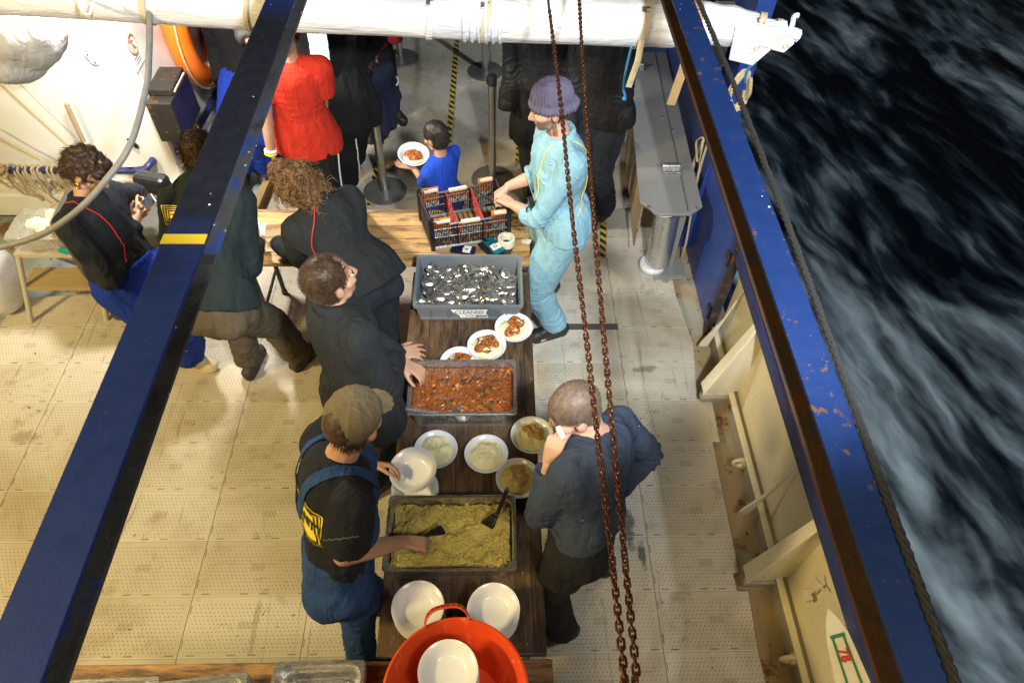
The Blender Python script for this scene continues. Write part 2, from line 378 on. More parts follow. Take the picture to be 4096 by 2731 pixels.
def text_mb(txt, size, O, X, Y, res=2, sub=.02, bold=0):
    """lettering as a mesh, baseline centre O, axes X, Y"""
    c = bpy.data.curves.new('t', 'FONT'); c.body = txt; c.size = size; c.align_x = 'CENTER'; c.align_y = 'CENTER'; c.resolution_u = res; c.offset = bold
    o = bpy.data.objects.new('t', c); COL.objects.link(o); dg = bpy.context.evaluated_depsgraph_get(); me = bpy.data.meshes.new_from_object(o.evaluated_get(dg))
    V = getco(me); mb = MB(); O, X, Y = np.asarray(O), unit(X), unit(Y); mb.add(O + V[:, :1] * X + V[:, 1:2] * Y, [tuple(p.vertices) for p in me.polygons])
    bpy.data.objects.remove(o); bpy.data.meshes.remove(me); return mb
def quad_grid(mb, O, X, Y, w, h, nx=8, ny=8):
    """fine grid so that a print can follow the cloth"""
    O, X, Y = np.asarray(O), unit(X), unit(Y); V = [O + X * w * (i / nx - .5) + Y * h * (j / ny - .5) for j in range(ny + 1) for i in range(nx + 1)]
    F = [(j * (nx + 1) + i, j * (nx + 1) + i + 1, (j + 1) * (nx + 1) + i + 1, (j + 1) * (nx + 1) + i) for j in range(ny) for i in range(nx)]
    mb.add(V, F); return mb

# ------------------------------------------------------------------ people
def ik(a, b, la, lb, pole):
    a, b = np.asarray(a), np.asarray(b); d = b - a; L = np.linalg.norm(d); z = d / L
    L2 = min(L, (la + lb) * .999); s = L / L2; la *= s if L > L2 else 1; lb *= s if L > L2 else 1
    x = (la * la - lb * lb + L * L) / (2 * L); h = math.sqrt(max(la * la - x * x, 0)); p = np.asarray(pole, float); p = unit(p - z * (p @ z))
    return a + z * x + p * h
def dirv(yaw, pitch=0):
    return np.array([math.cos(rad(yaw)) * math.cos(rad(pitch)), math.sin(rad(yaw)) * math.cos(rad(pitch)), math.sin(rad(pitch))])
class Pose:
    """joints of a standing or bent figure. L = the person's own left"""
    def __init__(s, H, pelvis, neck, head, yaw, look, aL, aR, wL, wR, syaw=None, toeL=None, toeR=None, poleL=None, poleR=None, kneeL=None, kneeR=None, hw=1., roll=0, eL=None, eR=None, sroll=0):
        s.H = H; k = H / 1.75; s.k = k; s.pel = np.asarray(pelvis, float); s.nk = np.asarray(neck, float); s.hd = np.asarray(head, float)
        s.fw = dirv(yaw); s.sf = dirv(yaw if syaw is None else syaw); up = unit(s.nk - s.pel); s.up = up
        s.lp = unit(np.cross((0, 0, 1), s.fw)); l = np.cross((0, 0, 1), s.sf); l = unit(l - up * (l @ up))
        s.ls = unit(l * math.cos(rad(sroll)) + up * math.sin(rad(sroll))); s.sfw = np.cross(s.ls, up)
        s.lf = dirv(*look); lu = np.array([0, 0, 1.]); lu = unit(lu - s.lf * (lu @ s.lf)); ll = np.cross(lu, s.lf)
        s.hu = unit(lu * math.cos(rad(roll)) + ll * math.sin(rad(roll))); s.hl = np.cross(s.hu, s.lf)
        s.hip = {i: s.pel + s.lp * (.09 * k * g) - up * .03 * k for i, g in (('L', 1), ('R', -1))}
        s.sh = {i: s.nk + s.ls * (.172 * k * hw * g) - up * .055 * k for i, g in (('L', 1), ('R', -1))}
        s.an = {'L': np.asarray(aL, float), 'R': np.asarray(aR, float)}; s.wr = {'L': np.asarray(wL, float), 'R': np.asarray(wR, float)}
        s.kn = {i: ik(s.hip[i], s.an[i], .425 * k, .42 * k, (kneeL if i == 'L' else kneeR) if (kneeL if i == 'L' else kneeR) is not None else s.fw + np.array([0, 0, .2])) for i in 'LR'}
        s.el = {}
        for i, g, pl, ex in (('L', 1, poleL, eL), ('R', -1, poleR, eR)):
            s.el[i] = np.asarray(ex, float) if ex is not None else ik(s.sh[i], s.wr[i], .295 * k, .262 * k, pl if pl is not None else (s.ls * g * .35 - s.sfw - up * .6))
        s.toe = {'L': toeL if toeL is not None else s.fw, 'R': toeR if toeR is not None else s.fw}
    def report(s, nm):
        n = np.linalg.norm; k = s.k; print(nm, 'trunk %.2f/%.2f' % (n(s.nk - s.pel), .52 * k), 'neck-head %.2f/%.2f' % (n(s.hd - s.nk), .20 * k), *['leg%s %.2f/%.2f arm %.2f/%.2f' % (i, n(s.hip[i] - s.an[i]), .845 * k, n(s.sh[i] - s.wr[i]), .557 * k) for i in 'LR'], 'pel z %.2f neck z %.2f' % (s.pel[2], s.nk[2]))
def hand_prims(mb, w, d, nrm, side, curl=(20, 30, 20), spread=6, k=1., thumb=35, tcurl=15, fist=0):
    """palm, four fingers and thumb. d = along the hand, nrm = out of the back of the hand, side = towards the thumb"""
    d = unit(d); nrm = unit(np.asarray(nrm) - d * (np.asarray(nrm) @ d)); sd = np.cross(d, nrm); sd = sd if sd @ np.asarray(side) > 0 else -sd
    for a in (-.026, -.009, .009, .026):
        mb.cap(w + sd * a * .7 * k + d * .012 * k, .0145 * k, w + d * .088 * k + sd * a * k, .0118 * k, 8)
    for i, (a, L) in enumerate(((.029, .072), (.010, .081), (-.010, .076), (-.028, .058))):
        p = w + d * .088 * k + sd * a * k; an = rad(spread * (1.5 - i)); fd = d * math.cos(an) + sd * math.sin(an); ang = 0; r = .0092
        for j, (c, fr) in enumerate(zip(curl, (.46, .31, .26))):
            ang += rad(c * (1 + .12 * i)); dd = fd * math.cos(ang) - nrm * math.sin(ang); q = p + dd * L * fr * k
            mb.cap(p, r * k, q, (r - .0009) * k, 8); p = q; r -= .0009
    t0 = w + d * .025 * k + sd * .022 * k - nrm * .006 * k; ta = rad(thumb); td = unit(d * math.cos(ta) + sd * math.sin(ta) - nrm * .35)
    t1 = t0 + td * .042 * k; mb.cap(t0, .015 * k, t1, .0115 * k, 8)
    td2 = unit(td + (d - sd * .4) * math.sin(rad(tcurl)) - nrm * math.sin(rad(tcurl)) * .6); t2 = t1 + td2 * .032 * k; mb.cap(t1, .0112 * k, t2, .0102 * k, 8)
    t3 = t2 + unit(td2 + (d - sd * .3) * math.sin(rad(tcurl))) * .026 * k; mb.cap(t2, .0102 * k, t3, .0088 * k, 8); return sd
def head_prims(mb, s, k=1., child=0):
    c, f, l, u = s.hd, s.lf, s.hl, s.hu; e = lambda a, b, d: [l * a * k, f * b * k, u * d * k]
    mb.ell(c + u * .028 * k - f * .012 * k, e(.076, .096, .09)); mb.ell(c + f * .028 * k - u * .035 * k, e(.063, .066, .082))
    mb.ell(c + f * .056 * k - u * .093 * k, e(.032, .03, .024)); mb.cap(c + f * .028 * k - u * .075 * k + l * .04 * k, .024 * k, c + f * .055 * k - u * .092 * k, .024 * k); mb.cap(c + f * .028 * k - u * .075 * k - l * .04 * k, .024 * k, c + f * .055 * k - u * .092 * k, .024 * k)
    mb.cap(c + f * .088 * k + u * .008 * k, .0085 * k, c + f * .108 * k - u * .032 * k, .0125 * k, 8); mb.ell(c + f * .094 * k - u * .038 * k, e(.019, .013, .010), 10, 6)
    mb.cap(c + f * .074 * k + u * .022 * k + l * .036 * k, .012 * k, c + f * .074 * k + u * .022 * k - l * .036 * k, .012 * k, 8)
    for g in (1, -1):
        mb.cap(c + f * .07 * k - u * .022 * k + l * .042 * k * g, .018 * k, c + f * .045 * k - u * .02 * k + l * .056 * k * g, .018 * k, 8)
        mb.ell(c - f * .008 * k - u * .012 * k + l * .078 * k * g, [(l * g * .7 - f * .5) * .016 * k, (f + l * .5 * g) * .019 * k, u * .034 * k], 10, 7)
    mb.cap(c + f * .084 * k - u * .060 * k + l * .017 * k, .0075 * k, c + f * .084 * k - u * .060 * k - l * .017 * k, .0075 * k, 8); mb.cap(c + f * .082 * k - u * .072 * k + l * .013 * k, .0078 * k, c + f * .082 * k - u * .072 * k - l * .013 * k, .0078 * k, 8)
def head_local(s, P):
    d = P - s.hd; return d @ s.hl / s.hk, d @ s.lf / s.hk, d @ s.hu / s.hk
def body_prims(s, hands, feet=False, build=1., hk=1.):
    mb = MB(); k = s.k; s.hk = hk; head_prims(mb, s, hk)
    mb.cap(s.nk - s.up * .03 * k, .062 * k, s.hd - s.hu * .06 * hk - s.lf * .022 * hk, .054 * k)
    torso(mb, s, .86 * build, 0)
    for i in 'LR':
        mb.cap(s.sh[i], .055 * k * build, s.el[i], .040 * k * build); mb.cap(s.el[i], .041 * k * build, s.el[i] * .55 + s.wr[i] * .45, .039 * k * build); mb.cap(s.el[i] * .55 + s.wr[i] * .45, .039 * k * build, s.wr[i], .027 * k)
        mb.cap(s.hip[i], .085 * k * build, s.kn[i], .055 * k * build); mb.cap(s.kn[i], .055 * k, s.kn[i] * .6 + s.an[i] * .4, .055 * k); mb.cap(s.kn[i] * .6 + s.an[i] * .4, .055 * k, s.an[i], .037 * k)
        if i in hands:
            h = dict(hands[i]); d = h.pop('d', unit(s.wr[i] - s.el[i])); hand_prims(mb, s.wr[i], d, h.pop('n', (0, 0, 1)), h.pop('side', s.ls * (-1 if i == 'L' else 1)), k=k * h.pop('k', 1.), **h)
        t = unit(np.asarray(s.toe[i]) * (1, 1, 0)); a = s.an[i]; g0 = np.array([a[0], a[1], a[2] - .085 * k])
        sd = np.cross((0, 0, 1), t) * (-1 if i == 'L' else 1)      # towards the big toe
        mb.cap(a, .036 * k, g0 - t * .045 * k + (0, 0, .034 * k), .03 * k); mb.cap(a + t * .01 * k, .036 * k, g0 + t * .12 * k + (0, 0, .026 * k), .026 * k); mb.cap(g0 - t * .04 * k + (0, 0, .028 * k), .028 * k, g0 + t * .12 * k + sd * .02 * k + (0, 0, .022 * k), .022 * k); mb.cap(g0 + (0, 0, .028 * k), .026 * k, g0 + t * .11 * k - sd * .025 * k + (0, 0, .018 * k), .018 * k)
        if feet:
            for j, (o, L) in enumerate(((.033, .185), (.014, .18), (-.002, .172), (-.017, .160), (-.032, .146))):
                r = (.0145 if j == 0 else .0098) * k; mb.cap(g0 + t * .11 * k + sd * o * k * .95 + (0, 0, r + .004), r, g0 + t * L * k + sd * o * k * 1.12 + (0, 0, r), r * .92, 8)
    return mb
def torso(mb, s, g, pad, bot=True):
    k = s.k; up = s.up
    def st(t, w, dpt, h, lat, fwd=0):
        c = s.pel + (s.nk - s.pel) * t + s.sfw * fwd * k; f = np.cross(lat, up); mb.ell(c, [lat * (w * k * g + pad), f * (dpt * k * g + pad), up * h * k], 20, 12)
    mx = lambda t: unit(s.lp * (1 - t) + s.ls * t)
    if bot: st(-.03, .172, .125, .13, mx(0), -.012)
    for t in np.linspace(.10, .80, 9):
        st(t, np.interp(t, [.1, .3, .6, .8], [.162, .155, .175, .184]), np.interp(t, [.1, .3, .6, .8], [.119, .116, .124, .121]), .15, mx(min(1, t * 1.25)))
    st(.90, .17, .095, .10, mx(1), -.01)
    for i in 'LR': mb.cap(s.nk - up * .03 * k, .058 * k * g + pad, s.sh[i] + up * .008 * k, .058 * k * g + pad)
    for i in 'LR': mb.cap(s.sh[i] - up * .01, .06 * k * g + pad, s.pel + (s.nk - s.pel) * .5 + (s.sh[i] - s.nk) * .35, .085 * k * g + pad)
def folds(s, amp=.010, seed=0, joints=True):
    pts = [s.el['L'], s.el['R'], s.kn['L'], s.kn['R'], s.sh['L'], s.sh['R'], s.pel + s.up * .15 * s.k, (s.kn['L'] + 2 * s.an['L']) / 3, (s.kn['R'] + 2 * s.an['R']) / 3]
    dirs = [s.wr['L'] - s.sh['L'], s.wr['R'] - s.sh['R'], s.an['L'] - s.hip['L'], s.an['R'] - s.hip['R'], s.ls + s.up * .6, s.ls - s.up * .6, s.up, s.an['L'] - s.kn['L'], s.an['R'] - s.kn['R']]
    up = s.up
    def fn(P):
        Q = P - np.outer(P @ up, up) * .62
        r = 1 - np.abs(vfbm(Q, 9, seed, 3)); d = amp * (r - .55) * .9 + amp * .5 * vfbm(P, 5, seed + 5, 2)
        if joints:
            for j, p in enumerate(pts):
                v = P - p; w = np.exp(-(v ** 2).sum(1) / (.10 * s.k) ** 2); n = vnoise(P, 11, seed + j)
                ax = unit(unit(dirs[j]) + .35 * np.array([math.sin(j * 2.1 + seed), math.cos(j * 1.3), .3])); sn = np.sin(v @ ax * 78 / s.k + n * 3.6 + 2.2 * vnoise(P, 5, seed + 3)); d = d + amp * (.62, .62, .62, .62, .22, .22, .12, .55, .55)[j] * w * (1 - 2 * np.sqrt(np.abs(sn)))
        return d
    return fn
def jacket(s, mat, parent, name='jacket', pad=.026, cuff=1.0, hem=-.16, slv=None, amp=.011, seed=1, voxel=.009, collar=True, extra=None, hood=False, shr=1., skirt=1., hemw=1.0):
    """upper garment: trunk, sleeves to a fraction of the arm, open hem; slv[i] = fraction of forearm covered (below 0: upper arm)"""
    pad = pad * .78
    mb = MB(); k = s.k; torso(mb, s, .92, pad, bot=False); up = s.up; slv = slv or {'L': 1., 'R': 1.}
    hp = s.pel + up * hem * k
    mb2 = s.pel + up * .16 * k
    for a in (-1, -.5, 0, .5, 1):                                    # trunk below the waist, oval
        w = .15 * k * hemw; dpt = (.112 * k + pad) * math.sqrt(max(.25, 1 - (a * .75) ** 2)); q = max(0, min(1, (.10 - hem) / .14)); hz = min(.09, max(.02, .5 * (.16 - hem))) * k
        P1 = hp + up * hz + s.lp * a * w * (.62 + .20 * q) * skirt - s.fw * .022 * q * k; d2 = (dpt + .030 * q * k) * skirt; mb.cap(mb2 + s.lp * a * w * .62, dpt, P1, d2, 16); mb.cap(P1, d2, P1 - up * hz, d2 * 1.02, 16, False, True)
    for i in 'LR':
        f = slv[i]; r0, r1, r2 = (.062 * k + pad * .6) * shr, (.050 * k + pad * .55) * shr, (.036 * k + pad * .62) * shr
        if f <= 0:
            e = s.sh[i] * (-f) * .0 + s.sh[i] + (s.el[i] - s.sh[i]) * (1 + f); mb.cap(s.sh[i], r0, e, r0 * (1.06), 16, False, True)
        else:
            mb.cap(s.sh[i], r0, s.el[i], r1, 14); e = s.el[i] + (s.wr[i] - s.el[i]) * f; mb.cap(s.el[i], r1 * 1.02, e, r1 + (r2 - r1) * f, 14, False, True)
            if f >= .8: mb.cap(e - unit(s.wr[i] - s.el[i]) * .05 * k, (r1 + (r2 - r1) * f) * 1.14, e + unit(s.wr[i] - s.el[i]) * .004, (r1 + (r2 - r1) * f) * 1.06, 16, True, True)
            if f < .8: mb.cap(e - unit(s.wr[i] - s.el[i]) * .028 * k, r1 * 1.12, e + unit(s.wr[i] - s.el[i]) * .012 * k, r1 * 1.10, 16, True, True)
    if collar:
        c = s.nk + (s.hd - s.nk) * .16 - s.sfw * .004; x, y, z = s.ls, s.sfw, unit(s.hd - s.nk + s.up)
        mb.tube([c + x * .076 * k * math.cos(t) + y * .072 * k * math.sin(t) - z * .022 * k * math.sin(t) for t in np.linspace(0, 2 * math.pi, 24)[:-1]], .018 * k, 8, True)
    if hood:
        c = s.nk - s.sfw * .075 * k + up * .02 * k; mb.ell(c, [s.ls * .115 * k, s.sfw * .06 * k, up * .085 * k], 16, 10); mb.cap(c + s.ls * .08 * k, .045 * k, s.nk + s.ls * .07 * k + s.sfw * .05 * k, .03 * k); mb.cap(c - s.ls * .08 * k, .045 * k, s.nk - s.ls * .07 * k + s.sfw * .05 * k, .03 * k)
    if extra: extra(mb)
    return blob(name, mb, mat, parent, voxel, 5, folds(s, amp, seed))
def trousers(s, mat, parent, name='trousers', pad=.022, top=.06, amp=.011, seed=2, voxel=.009, end=.94, cuffr=1., bag=1., regions=(), extra=None):
    mb = MB(); k = s.k; up = s.up; mats = mat if isinstance(mat, (list, tuple)) else [mat]
    tp = s.pel + up * top * k
    for a in (-1, -.5, 0, .5, 1):
        dpt = (.112 * k + pad) * math.sqrt(max(.12, 1 - (a * .8) ** 2)); mb.cap(s.pel - up * .05 * k + s.lp * a * .105 * k - s.fw * .008, dpt, tp + s.lp * a * .095 * k, dpt * .97, 16, False, True)
    for i in 'LR':
        mb.cap(s.hip[i] - up * .0, (.092 * k + pad) * bag, s.kn[i], (.062 * k + pad) * bag, 16); e = s.kn[i] + (s.an[i] - s.kn[i]) * end; mb.cap(s.kn[i], (.060 * k + pad) * bag, e, (.047 * k + pad) * bag * cuffr, 16, False, True)
        mb.ell(s.hip[i] - s.fw * .045 * k + up * .01, [s.lp * (.095 * k + pad * .5), s.fw * (.09 * k + pad * .5), up * .12 * k])
    if extra: extra(mb)
    return blob(name, mb, mats, parent, voxel, 4, folds(s, amp, seed), regions)
def shoes(s, mat, parent, name='boot', shaft=.12, which='LR', k2=1.06, sole=None):
    for i in which:
        mb = MB(); k = s.k * k2; t = unit(np.asarray(s.toe[i]) * (1, 1, 0)); a = s.an[i]; z0 = a[2] - .085 * s.k; g0 = np.array([a[0], a[1], z0]); sd = np.cross((0, 0, 1), t) * (-1 if i == 'L' else 1)
        mb.cap(g0 - t * .05 * k + (0, 0, .042 * k), .040 * k, g0 + t * .125 * k + sd * .006 + (0, 0, .034 * k), .042 * k); mb.cap(g0 + t * .02 * k + (0, 0, .07 * k), .045 * k, g0 + t * .14 * k + (0, 0, .03 * k), .036 * k)
        mb.cap(g0 - t * .045 * k + (0, 0, .012), .036 * k, g0 + t * .13 * k + sd * .006 + (0, 0, .012), .041 * k, 14); mb.cap(g0 + (0, 0, .05), .046 * k, a + unit(s.kn[i] - a) * shaft * .5, .050 * k, 14, False, True)
        mats = [mat, sole or mat]; blob(name, mb, mats, parent, .008, 2, lambda P: .002 * vfbm(P, 30, 3, 2), [(1, lambda c: c[:, 2] < z0 + .022)])
def strands(mb, tree, me_co_no, n, L, r, flow, rng, curl=0, wid=3, stiff=.5, jit=.5, test=None, grav=0, tang=0):
    V, N = me_co_no; idx = rng.randint(0, len(V), n * 3); c = 0
    for i in idx:
        if c >= n: break
        p, nn = V[i], N[i]
        if test is not None and not test(p): continue
        c += 1; d = nn * stiff + np.asarray(flow(p, nn)) + rng.randn(3) * jit * .4; d = unit(d - nn * (d @ nn) * tang); l = L * rng.uniform(.6, 1.25); m = wid; pts = [p - nn * .003]; q = p.copy()
        if curl:
            x, y, z = frame(d); ph = rng.uniform(0, 6.28); tw = rng.uniform(.8, 1.4) * (1 if rng.rand() > .5 else -1)
            for j in range(1, m + 1):
                t = j / m; q = p + d * l * t + np.array([0, 0, -grav]) * l * t * t; a = ph + tw * t * 15; pts.append(q + (x * math.cos(a) + y * math.sin(a)) * curl * min(1, t * 3))
        else:
            for j in range(1, m + 1):
                q = q + d * l / m; d = unit(d + np.array([0, 0, -grav]) / m + rng.randn(3) * .12); pts.append(q.copy())
        mb.tube(pts, [r * (1 - .75 * j / m) for j in range(m + 1)], 4, cap=False)
def hair_cap(s, mat, parent, name='hair', scale=1.0, n=1500, L=.018, r=.0022, front=.0, flow=None, low=-.045, seed=1, curl=0, jit=.6, stiff=1., wid=3, grav=0, shells=(), voxel=.007, bump=.003, tang=0, high=9, fwd=.085):
    """hair as a shell on the skull with real strands standing out of it"""
    hk = s.hk; c, f, l, u = s.hd, s.lf, s.hl, s.hu; mb = MB(); g = scale
    mb.ell(c + u * .034 * hk - f * (.020 + front) * hk, [l * .081 * g * hk, f * .096 * g * hk, u * .090 * g * hk], 24, 16)
    mb.ell(c - u * (.012) * hk - f * .034 * hk, [l * .078 * g * hk, f * .072 * g * hk, u * .078 * g * hk], 20, 12)
    for q in shells: mb.ell(*q)
    rng = np.random.RandomState(seed)
    o = blob(name, mb, mat, parent, voxel, 2, lambda P: bump * vfbm(P, 45, seed, 3))
    me = o.data; org = np.array(o['_o']); V = getco(me) + org; N = getno(me)
    def test(p):
        a, b, d = (p - c) @ l / hk, (p - c) @ f / hk, (p - c) @ u / hk; return d > low - .04 * (b < -.02) and b < fwd and d < high
    m2 = MB(); strands(m2, None, (V, N), n, L * hk, r * hk, flow or (lambda p, nn: -u * .25 - f * .15), rng, curl * hk, wid, stiff, jit, test, grav, tang)
    st = m2.mesh('st', org); bm = bmesh.new(); bm.from_mesh(me); bm.from_mesh(st); bm.to_mesh(me); bm.free(); bpy.data.meshes.remove(st); me.shade_smooth(); return o
def eyes(s, parent, col=(.08, .05, .03)):
    hk = s.hk; mb = MB(); mats = [M['eye_white'], M['iris']]
    for g in (1, -1):
        c = s.hd + s.lf * .079 * hk - s.hu * .0 * hk + s.hl * .031 * g * hk - s.hu * .002 * hk; mb.ell(c, [s.hl * .0115 * hk, s.lf * .0105 * hk, s.hu * .0068 * hk], 10, 8, 0); mb.ell(c + s.lf * .0065 * hk - s.hu * .001 * hk, [s.hl * .0055 * hk, s.lf * .0052 * hk, s.hu * .0055 * hk], 8, 6, 1)
        mb.tube([c + s.lf * (.006 - .003 * abs(t)) * hk + s.hl * t * .019 * hk + s.hu * (.020 - .005 * t * t) * hk for t in (-1, -.5, 0, .5, 1)], [.0015 * hk, .003 * hk, .0034 * hk, .003 * hk, .0015 * hk], 5, mi=1)
    return mb.build('eye_pair', mats, parent)
def person(name, s, label, hands, skin, feet=False, build=1., hk=1., voxel=.008, regions=None):
    o_ = np.array([(s.an['L'][0] + s.an['R'][0]) / 2, (s.an['L'][1] + s.an['R'][1]) / 2, 0]); mb = body_prims(s, hands, feet, build, hk)
    me_parent = {'_o': o_}
    class Q(dict): pass
    me = remeshed(mb, voxel, 2, o_); mats = [skin, M['lips']] + ([r[0] for r in regions] if regions else [])
    for m in mats: me.materials.append(m)
    c = np.empty(len(me.polygons) * 3); me.polygons.foreach_get('center', c); c = c.reshape(-1, 3) + o_; a, b, d = head_local(s, c); mi = np.zeros(len(c), np.int32)
    mi[(np.abs(a) < .026) & (b > .07) & (d < -.052) & (d > -.082)] = 1
    for j, rg in enumerate(regions or []): mi[rg[1](a, b, d)] = 2 + j
    me.polygons.foreach_set('material_index', mi); me.shade_smooth()
    o = link(name, me, None, o_); tag(o, label, 'person'); eyes(s, o); return o
def ribbon(mb, pts, nrm, w, t=.004):
    P = np.asarray(pts, float); T = np.gradient(P, axis=0); n = len(P); V = []
    for i in range(n):
        N = unit(nrm[i] if np.ndim(nrm) > 1 else nrm); B = unit(np.cross(T[i], N)); V += [P[i] - B * w / 2, P[i] + B * w / 2, P[i] + B * w / 2 + N * t, P[i] - B * w / 2 + N * t]
    F = []
    for i in range(n - 1):
        for k in range(4): F.append((i * 4 + k, i * 4 + (k + 1) % 4, i * 4 + 4 + (k + 1) % 4, i * 4 + 4 + k))
    F += [(0, 1, 2, 3), tuple(range(4 * n - 4, 4 * n))[::-1]]; mb.add(V, F); return mb
def wrap_line(tree, A, B, D, n=14, off=.004):
    """points between A and B pressed onto a garment along D (from outside)"""
    A, B = np.asarray(A), np.asarray(B); D = unit(D); P = []; N = []
    for t in np.linspace(0, 1, n):
        p = A + (B - A) * t; h = tree.ray_cast(Vector(p - D * .4), Vector(D))
        if h[0] is not None: P.append(np.array(h[0]) + np.array(h[1]) * off); N.append(np.array(h[1]))
        else:
            q = tree.find_nearest(Vector(p)); P.append(np.array(q[0]) + np.array(q[1]) * off); N.append(np.array(q[1]))
    return np.array(P), np.array(N)
# ------------------------------------------------------------------ shared materials
M = {}
M['deck'] = m_deck()
M['cream'] = m_paint('cream_paint', (.80, .73, .53), .69, scale=.7, rough=.34)
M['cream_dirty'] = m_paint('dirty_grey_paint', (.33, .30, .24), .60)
M['hull_white'] = m_paint('white_hull_paint', (.76, .76, .74), .74, dirt=(.35, .30, .2), rough=.36)
M['blue'] = m_paint('blue_gloss_paint', (.018, .055, .27), .66, chips=(.5, .52, .58), rough=.34)
M['blue_dull'] = m_paint('dull_blue_paint', (.014, .028, .15), .7, rough=.42)
M['blue_pipe'] = m_paint('blue_pipe_paint', (.02, .03, .15), .74, chips=(.4, .42, .46), rough=.3)
M['rail_edge'] = m_paint('black_edge', (.02, .02, .025), .55, rough=.5)
def m_rust():
    t = NT('rusted_steel'); n = t.noise(6, 9, .7); c = t.ramp(n, [(.3, (.026, .018, .015)), (.46, (.058, .026, .014)), (.58, (.030, .022, .020)), (.68, (.035, .024, .02)), (.76, (.19, .06, .016))])
    t.set(c, .72, 0, Specular_IOR_Level=.3); t.bump(t.noise(60, 6), .4, .006); return t.m
M['rust'] = m_rust()
def m_waterway():
    t = NT('stained_waterway_paint'); base = t.mix(t.noise(1.6, 6, .6), (.38, .285, .16), (.27, .19, .10)); base = t.mix(t.ramp(t.noise(3.2, 4), [(.52, 0), (.62, .7)]), base, (.36, .36, .30))
    base = t.mix(t.ramp(t.noise(7, 10, .75), [(.57, 0), (.64, .95)]), base, (.13, .045, .015)); base = t.mix(t.ramp(t.noise(19, 5, .6), [(.66, 0), (.70, .9)]), base, (.05, .022, .012))
    t.set(base, .45); t.bump(t.noise(30, 6), .2, .006); return t.m
M['waterway'] = m_waterway()
def m_gutter():
    t = NT('weathered_blue_grey_paint'); base = t.mix(t.noise(3, 6), (.20, .25, .27), (.34, .37, .36)); base = t.mix(t.ramp(t.noise(5, 9, .72), [(.52, 0), (.60, .95)]), base, (.20, .085, .03)); base = t.mix(t.ramp(t.noise(14, 5), [(.62, 0), (.67, .9)]), base, (.06, .04, .03))
    t.set(base, .5); t.bump(t.noise(30, 6), .2, .006); return t.m
M['gutter'] = m_gutter()
def m_beam(name, base, black, y0=.62, y1=1.75):
    """blue girder paint, black over one stretch, chipped"""
    t = NT(name); X, Y, Z = t.sep()[:3]
    col = t.mix(t.noise(4, 6), vary(base, .75), vary(base, 1.2)); w = t.math('ADD', Y, t.math('MULTIPLY', t.math('SUBTRACT', t.noise(5, 5), .5), .28))
    if black:
        k = t.math('MULTIPLY', t.ramp(t.math("ADD", t.math("MULTIPLY", w, .25), .5), [(.5 + y0 * .25, 0), (.5 + (y0 + .35) * .25, 1)]), t.ramp(t.math("ADD", t.math("MULTIPLY", w, .25), .5), [(.5 + (y1 - .2) * .25, 1), (.5 + (y1 + .12) * .25, 0)]))
        col = t.mix(t.math('MULTIPLY', k, .97), col, (.006, .007, .010))
    r = t.math('ADD', t.noise(24, 9, .75), t.math('MULTIPLY', t.math('SUBTRACT', t.noise(3, 4), .5), .35)); col = t.mix(t.ramp(r, [(.70 if black else .625, 0), (.74 if black else .66, 1)]), col, t.mix(t.noise(60, 3), (.12, .060, .022), (.05, .035, .025)))
    v = t.voro(22); col = t.mix(t.math('MULTIPLY', t.ramp(v, [(.07, 1), (.09, 0)]), t.ramp(t.noise(7, 2), [(.56, 0), (.58, 1)])), col, (.72, .75, .80))
    t.set(col, t.ramp(t.noise(25, 4), [(.3, .48), (.7, .7)]), 0, Specular_IOR_Level=.25); t.bump(t.math('ADD', t.noise(110, 5), t.math('MULTIPLY', t.noise(9, 5), 1.0)), .14, .005); return t.m
M['beam_blue'] = m_beam('girder_blue_paint', (.008, .024, .135), True, -.80, .72)
M['beam_blue_r'] = m_beam('girder_blue_paint_rusting', (.006, .020, .088), False)
def m_chipped():
    t = NT('chipped_black_flange'); n = t.noise(7, 9, .72); col = t.ramp(n, [(.38, (.016, .017, .019)), (.54, (.042, .040, .036)), (.60, (.014, .03, .11)), (.75, (.016, .045, .19))])
    v = t.voro(30); col = t.mix(t.math('MULTIPLY', t.ramp(v, [(.08, 1), (.11, 0)]), t.ramp(t.noise(8, 2), [(.5, 0), (.53, 1)])), col, (.5, .55, .62)); t.set(col, .55); t.bump(t.noise(60, 7), .5, .006); return t.m
M['beam_chip'] = m_chipped()
M['yellow_paint'] = m_paint('yellow_paint_band', (.48, .36, .02), .62, dirt=(.1, .07, .01), rough=.5)
M['rope_black'] = m_plain('black_braided_rope', (.011, .011, .012), .85, 0, .3, 90, .6)
M['rope_tan'] = m_plain('tan_rope', (.50, .40, .24), .9, 0, .3, 120, .6)
M['rope_blue'] = m_plain('blue_cord', (.05, .25, .55), .7)
M['rope_pink'] = m_plain('pink_cord', (.45, .05, .09), .7)
M['chain'] = m_plain('oily_rusted_chain', (.085, .030, .014), .30, .55, .6, 40, .4)
def m_tarp():
    t = NT('white_pvc_tarpaulin'); col = t.mix(t.noise(3, 6), (.58, .58, .63), (.72, .72, .74)); st = t.noise(5, 7, .65, t.map((.8, 5, 5))); col = t.mix(t.ramp(st, [(.62, 0), (.72, .55)]), col, (.45, .34, .20))
    t.set(col, .32, 0); h = t.noise(6, 5, .6, t.map((.5, 3, 3)), .8); t.bump(h, .5, .03); return t.m
M['tarp'] = m_tarp()
M['strap'] = m_plain('dirty_webbing', (.50, .42, .28), .85, 0, .3, 40, .4)
M['strap_brown'] = m_plain('brown_webbing', (.34, .22, .10), .85, 0, .35, 40, .4)
M['greybag'] = m_cloth('grey_sailcloth', (.46, .45, .44), .2, 6, 160, rough=.75)
M['cable'] = m_plain('grey_rubber_hose', (.20, .195, .19), .55, 0, .3, 30, .25)
